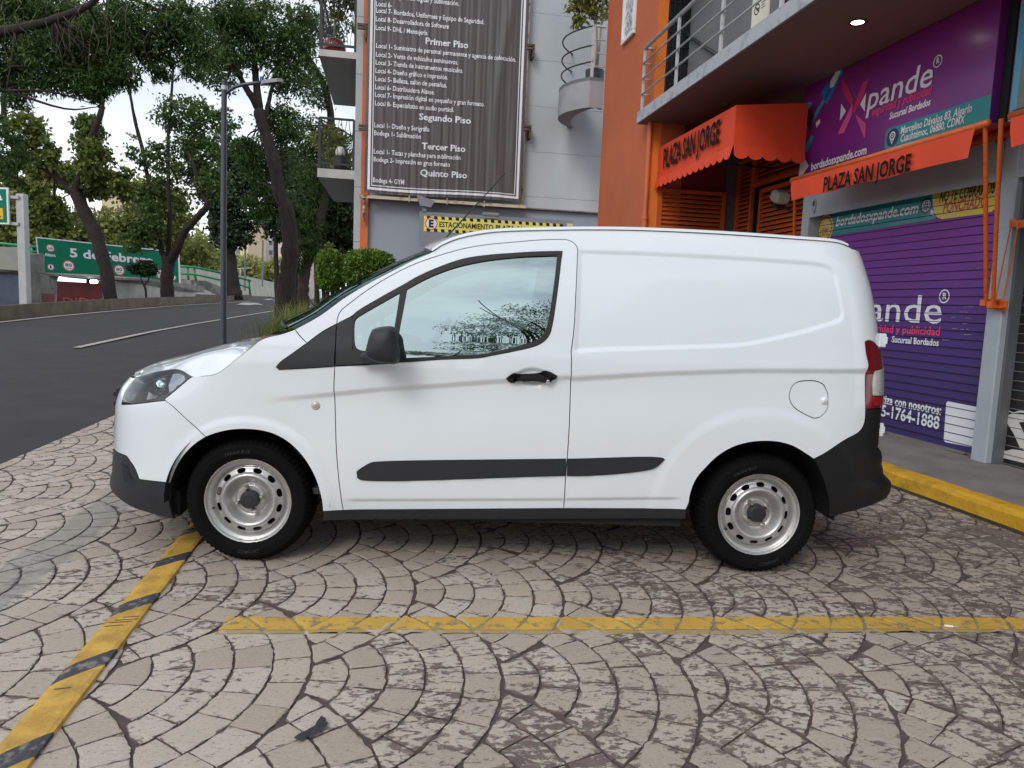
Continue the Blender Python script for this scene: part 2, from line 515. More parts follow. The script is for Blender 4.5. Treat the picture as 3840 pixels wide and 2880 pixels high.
def paving_mat():
    mt, n, l, b = _new('stamped_concrete')
    tc = n.new('ShaderNodeTexCoord'); ge = n.new('ShaderNodeNewGeometry')
    at_ = n.new('ShaderNodeAttribute'); at_.attribute_name = 'inner'
    def noise(scale, detail=6, rough=0.6, st=(1, 1, 1), rot=0.0, dist=0.0):
        mp = n.new('ShaderNodeMapping'); mp.inputs['Scale'].default_value = st; mp.inputs['Rotation'].default_value = (0, 0, rot)
        l.new(tc.outputs['Object'], mp.inputs[0])
        x = n.new('ShaderNodeTexNoise'); x.inputs['Scale'].default_value = scale; x.inputs['Detail'].default_value = detail
        x.inputs['Roughness'].default_value = rough; x.inputs['Distortion'].default_value = dist
        l.new(mp.outputs[0], x.inputs['Vector']); return x.outputs['Fac']
    def math_(op, a, c=None, cl=False):
        x = n.new('ShaderNodeMath'); x.operation = op; x.use_clamp = cl
        for i, v in enumerate((a, c)):
            if v is None: continue
            if isinstance(v, (int, float)): x.inputs[i].default_value = v
            else: l.new(v, x.inputs[i])
        return x.outputs[0]
    def ramp(v, stops):
        x = n.new('ShaderNodeValToRGB'); r = x.color_ramp
        while len(r.elements) < len(stops): r.elements.new(0.5)
        for e, (p, c) in zip(r.elements, stops): e.position = p; e.color = (*c, 1)
        l.new(v, x.inputs[0]); return x.outputs[0]
    def mix(f, a, c):
        x = n.new('ShaderNodeMix'); x.data_type = 'RGBA'
        if isinstance(f, (int, float)): x.inputs[0].default_value = f
        else: l.new(f, x.inputs[0])
        for i, v in ((6, a), (7, c)):
            if isinstance(v, tuple): x.inputs[i].default_value = (*v, 1)
            else: l.new(v, x.inputs[i])
        return x.outputs[2]
    fine = noise(26, 9, 0.68, (1.0, 1.7, 1), 0.1, 0.5)
    mid = noise(5.5, 6, 0.6, (1, 1.7, 1), 0.1, 0.3)
    big = noise(0.55, 3, 0.5)
    isl = ge.outputs['Random Per Island']
    # how much of the pale skin has worn away to the mauve release colour
    wear = math_('ADD', math_('MULTIPLY', fine, 0.78), math_('MULTIPLY', mid, 0.30))
    wear = math_('ADD', wear, math_('MULTIPLY', math_('SUBTRACT', big, 0.5), 0.36))
    wear = math_('ADD', wear, math_('MULTIPLY', math_('SUBTRACT', isl, 0.5), 0.09))
    sx = n.new('ShaderNodeSeparateXYZ'); l.new(tc.outputs['Object'], sx.inputs[0])
    side = n.new('ShaderNodeMapRange'); side.inputs['From Min'].default_value = -5.6; side.inputs['From Max'].default_value = -1.5
    side.inputs['To Min'].default_value = -0.05; side.inputs['To Max'].default_value = 0.055
    l.new(sx.outputs['X'], side.inputs['Value'])
    wear = math_('ADD', wear, side.outputs[0])
    edge = math_('MULTIPLY', math_('SUBTRACT', 1.0, at_.outputs['Fac']), 0.05)
    wear = math_('ADD', wear, edge)
    mask = n.new('ShaderNodeMapRange'); mask.interpolation_type = 'SMOOTHSTEP'
    mask.inputs['From Min'].default_value = 0.555; mask.inputs['From Max'].default_value = 0.625
    l.new(wear, mask.inputs['Value'])
    pale = ramp(isl, [(0.0, srgb(172, 161, 146)), (0.5, srgb(190, 179, 163)), (1.0, srgb(200, 191, 178))])
    pale = mix(math_('MULTIPLY', noise(60, 4), 0.5), pale, srgb(140, 128, 114))
    dark = ramp(noise(9, 5), [(0.3, srgb(94, 83, 79)), (0.7, srgb(122, 109, 102))])
    sp = n.new('ShaderNodeMapRange'); sp.inputs['From Min'].default_value = 0.57; sp.inputs['From Max'].default_value = 0.65; sp.inputs['To Max'].default_value = 0.75
    l.new(noise(85, 6, 0.7, (1, 1.6, 1), 0.2, 0.4), sp.inputs['Value'])
    col = mix(mask.outputs[0], pale, dark)
    col = mix(sp.outputs[0], col, srgb(108, 95, 86))
    hl_ = n.new('ShaderNodeMapRange'); hl_.inputs['From Min'].default_value = 0.62; hl_.inputs['From Max'].default_value = 0.72; hl_.inputs['To Max'].default_value = 0.5
    l.new(noise(42, 6, 0.7, (1, 1.3, 1), 0.7), hl_.inputs['Value'])
    col = mix(hl_.outputs[0], col, srgb(198, 190, 176))
    # smoother grey band across the apron near the road, b -6.62 .. -6.38
    wob = math_('MULTIPLY', math_('SUBTRACT', noise(7, 6), 0.5), 0.10)
    bx = math_('ABSOLUTE', math_('ADD', math_('ADD', sx.outputs['X'], 6.50), wob))
    bm = n.new('ShaderNodeMapRange'); bm.inputs['From Min'].default_value = 0.105; bm.inputs['From Max'].default_value = 0.135
    bm.inputs['To Min'].default_value = 0.7; bm.inputs['To Max'].default_value = 0.0
    l.new(bx, bm.inputs['Value'])
    col = mix(bm.outputs[0], col, ramp(noise(14, 8), [(0.3, srgb(128, 124, 118)), (0.7, srgb(154, 149, 141))]))
    l.new(col, b.inputs['Base Color'])
    b.inputs['Roughness'].default_value = 0.72
    b.inputs['Specular IOR Level'].default_value = 0.35
    bp = n.new('ShaderNodeBump'); bp.inputs['Strength'].default_value = 0.8; bp.inputs['Distance'].default_value = 0.006
    h = math_('SUBTRACT', math_('MULTIPLY', noise(30, 8, 0.7, (1, 2.2, 1), 0.1, 0.5), 1.0), math_('MULTIPLY', mask.outputs[0], 0.35))
    l.new(h, bp.inputs['Height']); l.new(bp.outputs[0], b.inputs['Normal'])
    return mt
m_pave = paving_mat()
m_grout = mat('paving_joint', srgb(84, 72, 68), rough=0.9, var=0.3, scale=12, bump=0.4)
pv = fast_mesh('stamped_paving', SVl, SFl, [m_pave, m_grout], smooth=False, attrs={'inner': SE[used]}, kind='structure')
PMAT = Matrix.Translation(ORG) @ Matrix.Rotation(-TH, 4, 'Z')
pv.matrix_world = PMAT
# bed under the stones and plain concrete further in
gb = MB(lambda p: p)
gb.quad((B0, A0, -0.0075), (B1, A0, -0.0075), (B1, A1, -0.0075), (B0, A1, -0.0075))
gb.quad((B0, A1, -0.006), (B1, A1, -0.006), (B1, 8.2, -0.006), (B0, 8.2, -0.006))
o = gb.build('paving_bed', m_grout, kind='structure'); o.matrix_world = PMAT

def fan_joint(P):
    """distance of world xy points from the nearest joint of the paving"""
    uv = np.stack([(P - tip0) @ fu, (P - tip0) @ fv], 1)
    j0 = np.round(uv[:, 1] / FAN_V).astype(int)
    best = np.full(len(P), 1e9); rr = np.zeros(len(P)); dm = np.full(len(P), 1e9)
    for dj in (-1, 0, 1):
        j = j0 + dj; off = (j % 2) * FAN_U / 2
        i0 = np.floor((uv[:, 0] - off) / FAN_U).astype(int)
        for di in (-2, -1, 0, 1):
            cu = (i0 + di) * FAN_U + off; cv = j * FAN_V
            r = np.hypot(uv[:, 0] - cu, uv[:, 1] - cv)
            sel = (r < FAN_R) & (cu < best)
            dm = np.minimum(dm, np.where(cu <= best, np.abs(r - FAN_R), 1e9))
            best = np.where(sel, cu, best); rr = np.where(sel, r, rr)
    q_ = (FAN_R - rr) / RW
    ring = np.abs(q_ - np.round(q_)) * RW
    return np.minimum(ring, np.maximum(dm - 0.003, 0))

# --- yellow parking line, laid over the stones and joints
def paint_mat(name, col, under, wear=0.5, scale=18):
    mt, n, l, b = _new(name)
    tc = n.new('ShaderNodeTexCoord'); at_ = n.new('ShaderNodeAttribute'); at_.attribute_name = 'joint'
    no = n.new('ShaderNodeTexNoise'); no.inputs['Scale'].default_value = scale; no.inputs['Detail'].default_value = 9; no.inputs['Roughness'].default_value = 0.7
    l.new(tc.outputs['Object'], no.inputs['Vector'])
    ad = n.new('ShaderNodeMath'); ad.operation = 'MULTIPLY_ADD'; ad.inputs[1].default_value = 0.16
    l.new(at_.outputs['Fac'], ad.inputs[0]); l.new(no.outputs['Fac'], ad.inputs[2])
    mr = n.new('ShaderNodeMapRange'); mr.inputs['From Min'].default_value = wear; mr.inputs['From Max'].default_value = wear + 0.07
    l.new(ad.outputs[0], mr.inputs['Value'])
    n2 = n.new('ShaderNodeTexNoise'); n2.inputs['Scale'].default_value = 5; n2.inputs['Detail'].default_value = 6
    l.new(tc.outputs['Object'], n2.inputs['Vector'])
    rp = n.new('ShaderNodeValToRGB'); rp.color_ramp.elements[0].position = 0.3; rp.color_ramp.elements[1].position = 0.7
    rp.color_ramp.elements[0].color = (*[c * 0.78 for c in col], 1); rp.color_ramp.elements[1].color = (*col, 1)
    l.new(n2.outputs['Fac'], rp.inputs[0])
    mx = n.new('ShaderNodeMix'); mx.data_type = 'RGBA'; mx.inputs[7].default_value = (*under, 1)
    l.new(mr.outputs[0], mx.inputs[0]); l.new(rp.outputs[0], mx.inputs[6])
    l.new(mx.outputs[2], b.inputs['Base Color']); b.inputs['Roughness'].default_value = 0.6
    bp = n.new('ShaderNodeBump'); bp.inputs['Strength'].default_value = 0.3; bp.inputs['Distance'].default_value = 0.004
    l.new(no.outputs['Fac'], bp.inputs['Height']); l.new(bp.outputs[0], b.inputs['Normal'])
    return mt
def paint_strip(name, P0, P1, width, mt, nl, nw, jag=0.004, dz=0.0, **k):
    P0 = np.array(P0); P1 = np.array(P1); d = (P1 - P0) / np.linalg.norm(P1 - P0); s_ = np.array([-d[1], d[0]])
    L = np.linalg.norm(P1 - P0)
    tt, ww = np.meshgrid(np.linspace(0, L, nl), np.linspace(-0.5, 0.5, nw), indexing='ij')
    off = np.cumsum(RNG.normal(0, jag * 0.12, nl)); off -= np.linspace(off[0], off[-1], nl)
    P = P0 + tt[..., None] * d + (ww * width + off[:, None] * (np.abs(ww) * 2) ** 3)[..., None] * s_
    Pf = P.reshape(-1, 2)
    j = fan_joint(Pf)
    jm = np.clip(1 - j / 0.009, 0, 1)
    z = 0.0017 - 0.005 * jm + dz
    V = np.concatenate([Pf, z[:, None]], 1)
    idx = np.arange(nl * nw).reshape(nl, nw)
    F = np.stack([idx[:-1, :-1], idx[1:, :-1], idx[1:, 1:], idx[:-1, 1:]], -1).reshape(-1, 4)
    return fast_mesh(name, V, F, mt, smooth=True, attrs={'joint': jm}, **k)
m_yline = paint_mat('parking_yellow', srgb(205, 164, 70), srgb(140, 122, 84), wear=0.53)
m_yline2 = paint_mat('parking_yellow_old', srgb(172, 146, 74), srgb(158, 144, 116), wear=0.46)
pl0, pl1 = np.array([-1.085, 2.665]), np.array([4.6, 3.19])
pd = (pl1 - pl0) / np.linalg.norm(pl1 - pl0); pn = np.array([-pd[1], pd[0]])
paint_strip('parking_line', pl0 + pn * 0.025, pl1 + pn * 0.025, 0.115, m_yline, 900, 20, kind='structure')
paint_strip('parking_line_old_coat', pl0 - pn * 0.057, pl1 - pn * 0.057, 0.045, m_yline2, 900, 9, jag=0.012, dz=-0.0012, kind='structure')

# --- raised yellow and black strip that closes the apron
m_sy = mat('strip_yellow', srgb(204, 162, 66), rough=0.65, scale=11, bump=0.45, bscale=50, col2=srgb(160, 124, 52), thr=(0.32, 0.62))
m_sb = mat('strip_black', srgb(58, 58, 62), rough=0.65, scale=24, bump=0.4, bscale=60, col2=srgb(128, 122, 112), thr=(0.34, 0.46))
ms = MB()
b0s, b1s, ht = -5.962, -5.832, 0.014
acur = -6.0
marks = [(-1.13, -1.245)] + [(-1.60 - 0.505 * q, -1.715 - 0.505 * q) for q in range(9)]
def slab(a_hi, a_lo, mi):
    """from a_lo to a_hi measured on the right edge; slanted ends"""
    sl = 0.125
    N = 10
    pts_t, pts_l = [], []
    top = []
    for q in range(N + 1):
        f = q / N
        top.append((b0s + 0.004, a_lo + (a_hi - a_lo) * f - sl, ht)); 
    V = []
    for q in range(N + 1):
        f = q / N; aa = a_lo + (a_hi - a_lo) * f
        V += [(b0s, aa - sl, -0.006), (b0s + 0.008, aa - sl, ht - 0.004), (b0s + 0.03, aa - sl * 0.8, ht), (b1s - 0.02, aa - sl * 0.14, ht), (b1s - 0.004, aa, ht - 0.003), (b1s, aa, -0.006)]
    F = []
    for q in range(N):
        for r in range(5):
            k = q * 6 + r; F.append((k, k + 1, k + 7, k + 6))
    ms.add(V, [f[::-1] for f in F], mi)
prev = 3.4
for hi, lo in marks:
    slab(prev, hi, 0); slab(hi, lo, 1); prev = lo
o = ms.build('striped_strip', [m_sy, m_sb], kind='structure'); o.matrix_world = PMAT
mr_ = MB()     # wheel scuffs on the strip
for (bb, aa, w) in ((-5.87, -2.38, 0.05), (-5.885, -2.40, 0.05), (-5.90, -2.43, 0.04), (-5.865, -2.355, 0.035), (-5.90, -2.88, 0.03)):
    mr_.quad((bb - w, aa - 0.004, ht + 0.001), (bb + w * 0.6, aa + 0.002, ht + 0.001), (bb + w * 0.6, aa + 0.009, ht + 0.001), (bb - w, aa + 0.002, ht + 0.001))
o = mr_.build('tyre_scuffs', mat('scuff', srgb(92, 78, 46), rough=0.8), kind='structure'); o.matrix_world = PMAT

# --- kerb and raised pavement along the shops
m_ky = mat('kerb_yellow', srgb(206, 158, 30), rough=0.65, scale=5, bump=0.5, bscale=45, col2=srgb(150, 112, 34), thr=(0.30, 0.55))
m_kd = mat('kerb_dirty', srgb(70, 62, 44), rough=0.8, scale=6, bump=0.5)
kb = MB(W)
NK = 60
V, F = [], []
prof = [(-1.050, -0.02), (-1.050, 0.02), (-1.047, 0.100), (-1.036, 0.122), (-1.015, 0.131), (-0.905, 0.133), (-0.905, 0.0)]
for q in range(NK + 1):
    a = -7.0 + 15.2 * q / NK
    for (b, z) in prof:
        V.append((a, b + RNG.normal(0, 0.0025), z + RNG.normal(0, 0.002)))
for q in range(NK):
    for r in range(len(prof) - 1):
        k = q * len(prof) + r; F.append((k, k + 1, k + len(prof) + 1, k + len(prof)))
kb.add(V, F, 0)
kb.M = [1 if (i % (len(prof) - 1)) == 0 else 0 for i in range(len(F))]
kb.build('yellow_kerb', [m_ky, m_kd], smooth=False, kind='structure')
m_walk = mat('pavement_concrete', srgb(138, 132, 128), rough=0.85, scale=2.6, bump=0.7, bscale=80, col2=srgb(108, 103, 100))
sw = MB(W); sw.box((-7, -0.904, -0.02), (8.2, 1.6, 0.128))
sw.build('pavement', m_walk, kind='structure')
# litter on the paving
lt = MB()
P = ground(1180, 2740)
pts = [(-.075, -.085), (-.035, -.105), (-.01, -.06), (.015, -.05), (.045, .0), (.055, .045), (.04, .055), (.03, .085), (.005, .095), (-.005, .05), (.0, .02), (-.03, -.01), (-.02, -.04), (-.06, -.055)]
cz = [RNG.uniform(0.004, 0.012) for _ in pts]
lt.add([(P.x + a * 0.62, P.y + b * 0.62, cz[i]) for i, (a, b) in enumerate(pts)] + [(P.x, P.y, 0.014)], [(i, (i + 1) % len(pts), len(pts)) for i in range(len(pts))])
lt.build('rag', mat('rag_dark', srgb(50, 49, 54), rough=0.8, bump=0.5), label='torn dark scrap of cloth lying on the fan paving', cat='rag')
P = ground(3560, 2355)
bt = MB(); bt.tube([(P.x - 0.02, P.y + 0.004, 0.008), (P.x + 0.012, P.y - 0.002, 0.008)], 0.0045, 8, 0); bt.tube([(P.x + 0.012, P.y - 0.002, 0.008), (P.x + 0.03, P.y - 0.006, 0.008)], 0.0046, 8, 1)
bt.build('cigarette_butt', [mat('paper_white', srgb(235, 232, 225)), mat('lilac', srgb(150, 160, 190))], label='white cigarette butt lying on the yellow parking line', cat='litter')

# --- road paint
m_white_line = mat('road_white', srgb(178, 172, 160), rough=0.8, scale=8, col2=srgb(120, 116, 110), thr=(0.3, 0.5))
def road_strip(name, pts, w, **k):
    P = [ground_t(*q) for q in pts]
    V, F = [], []
    for i, p in enumerate(P):
        d = P[min(i + 1, len(P) - 1)] - P[max(i - 1, 0)]; s_ = Vector((-d.y, d.x, 0)).normalized() * (w / 2)
        for s in (s_, -s_): V.append((p.x + s.x, p.y + s.y, p.z + 0.006))
    for i in range(len(P) - 1): F.append((2 * i, 2 * i + 1, 2 * i + 3, 2 * i + 2))
    return mesh_obj(name, V, F, m_white_line, kind='structure', **k)
road_strip('lane_line', [(286, 1304), (417, 1276), (573, 1243), (729, 1215), (903, 1186), (1040, 1164), (1200, 1145)], 0.16)
road_strip('road_edge_line', [(-300, 1250), (0, 1208), (200, 1187), (417, 1167), (640, 1148), (833, 1136), (940, 1131)], 0.22)
for nm, pts in (('road_arrow', [(887, 1143), (912, 1135), (965, 1137), (990, 1146), (962, 1143), (930, 1146)]), ('crossing_bar', [(985, 1124), (1010, 1121), (1030, 1123), (1003, 1126)]), ('crossing_bar', [(1022, 1129), (1045, 1126), (1060, 1128), (1040, 1132)])):
    P = [ground_t(*q) for q in pts]
    mesh_obj(nm, [(p.x, p.y, p.z + 0.02) for p in P], [tuple(range(len(P)))], m_white_line, kind='structure')
# ================================================================== the van
VX, VY, VA = 0.0007, 3.3525, 0.0477
van = empty('panel_van', (VX, VY, 0), VA, label='white panel van parked across the fan paving, steel wheels and black lower bumpers', cat='van')
VMAT = Matrix.Translation((VX, VY, 0)) @ Matrix.Rotation(VA, 4, 'Z')
VINV = VMAT.inverted()
def on_van(px, py, y):
    """point of the photo's sight line at inset y, in the van's own frame (x rearward, y inward, z up)"""
    o = VINV @ CAM; d = VINV.to_3x3() @ ray(px, py)
    P = o + d * ((y - o.y) / d.y); return (P.x, P.y, P.z)

def pchip(xs, ys):
    xs = np.array(xs, float); ys = np.array(ys, float); h = np.diff(xs); d = np.diff(ys) / h
    m_ = np.zeros(len(xs)); m_[0] = d[0]; m_[-1] = d[-1]
    for i in range(1, len(xs) - 1):
        if d[i - 1] * d[i] > 0:
            w1 = 2 * h[i] + h[i - 1]; w2 = h[i] + 2 * h[i - 1]; m_[i] = (w1 + w2) / (w1 / d[i - 1] + w2 / d[i])
    def f(x):
        x = np.clip(np.asarray(x, float), xs[0], xs[-1]); i = np.clip(np.searchsorted(xs, x) - 1, 0, len(xs) - 2)
        t = (x - xs[i]) / h[i]
        return (2*t**3-3*t**2+1)*ys[i]+(t**3-2*t**2+t)*h[i]*m_[i]+(-2*t**3+3*t**2)*ys[i+1]+(t**3-t**2)*h[i]*m_[i+1]
    return f
HALF = 0.882
XC, XR, NFR, NRR = -1.15, 1.35, 2.6, 4.5
VZ = pchip([.10,.20,.30,.40,.55,.75,.95,1.02,1.10,1.2,1.3,1.4,1.5,1.58,1.64,1.68,1.73], [.10,.060,.028,.014,.006,0,0,.004,.018,.036,.058,.083,.112,.140,.170,.205,.30])
FX = pchip([.10,.158,.198,.226,.27,.34,.45,.59,.68,.725,.776,.821,.86,.95,1.05], [-2.0,-2.047,-2.098,-2.123,-2.125,-2.118,-2.107,-2.10,-2.092,-2.081,-2.057,-2.02,-1.98,-1.88,-1.75])
RX = pchip([.10,.25,.3,.357,.385,.42,.448,.488,.54,.586,.621,.65,.83,.98,1.08,1.2,1.32,1.414,1.5,1.57,1.617,1.645,1.70], [1.88,1.93,1.97,2.005,2.027,2.032,2.028,1.974,1.96,1.96,1.946,1.932,1.928,1.917,1.907,1.893,1.875,1.858,1.834,1.811,1.794,1.776,1.70])
def S0(u, z):
    u = np.asarray(u, float); z = np.asarray(z, float); u, z = np.broadcast_arrays(u, z)
    iv = VZ(z); x = u.copy(); y = np.zeros_like(x)
    f = u < XC
    if f.any():
        th = np.pi/2 - (XC - u[f])/HALF; A = XC - FX(z[f]); c = np.clip(np.cos(th), 0, 1); s = np.clip(np.sin(th), 0, 1)
        r = ((c/A)**NFR + (s/HALF)**NFR)**(-1/NFR); x[f] = XC - r*c; y[f] = HALF - r*s
    g = u > XR
    if g.any():
        th = np.pi/2 - (u[g] - XR)/HALF; A = RX(z[g]) - XR; c = np.clip(np.cos(th), 0, 1); s = np.clip(np.sin(th), 0, 1)
        r = ((c/A)**NRR + (s/HALF)**NRR)**(-1/NRR); x[g] = XR + r*c; y[g] = HALF - r*s
    y = iv + y*(1 - iv/HALF)
    return x, y, z
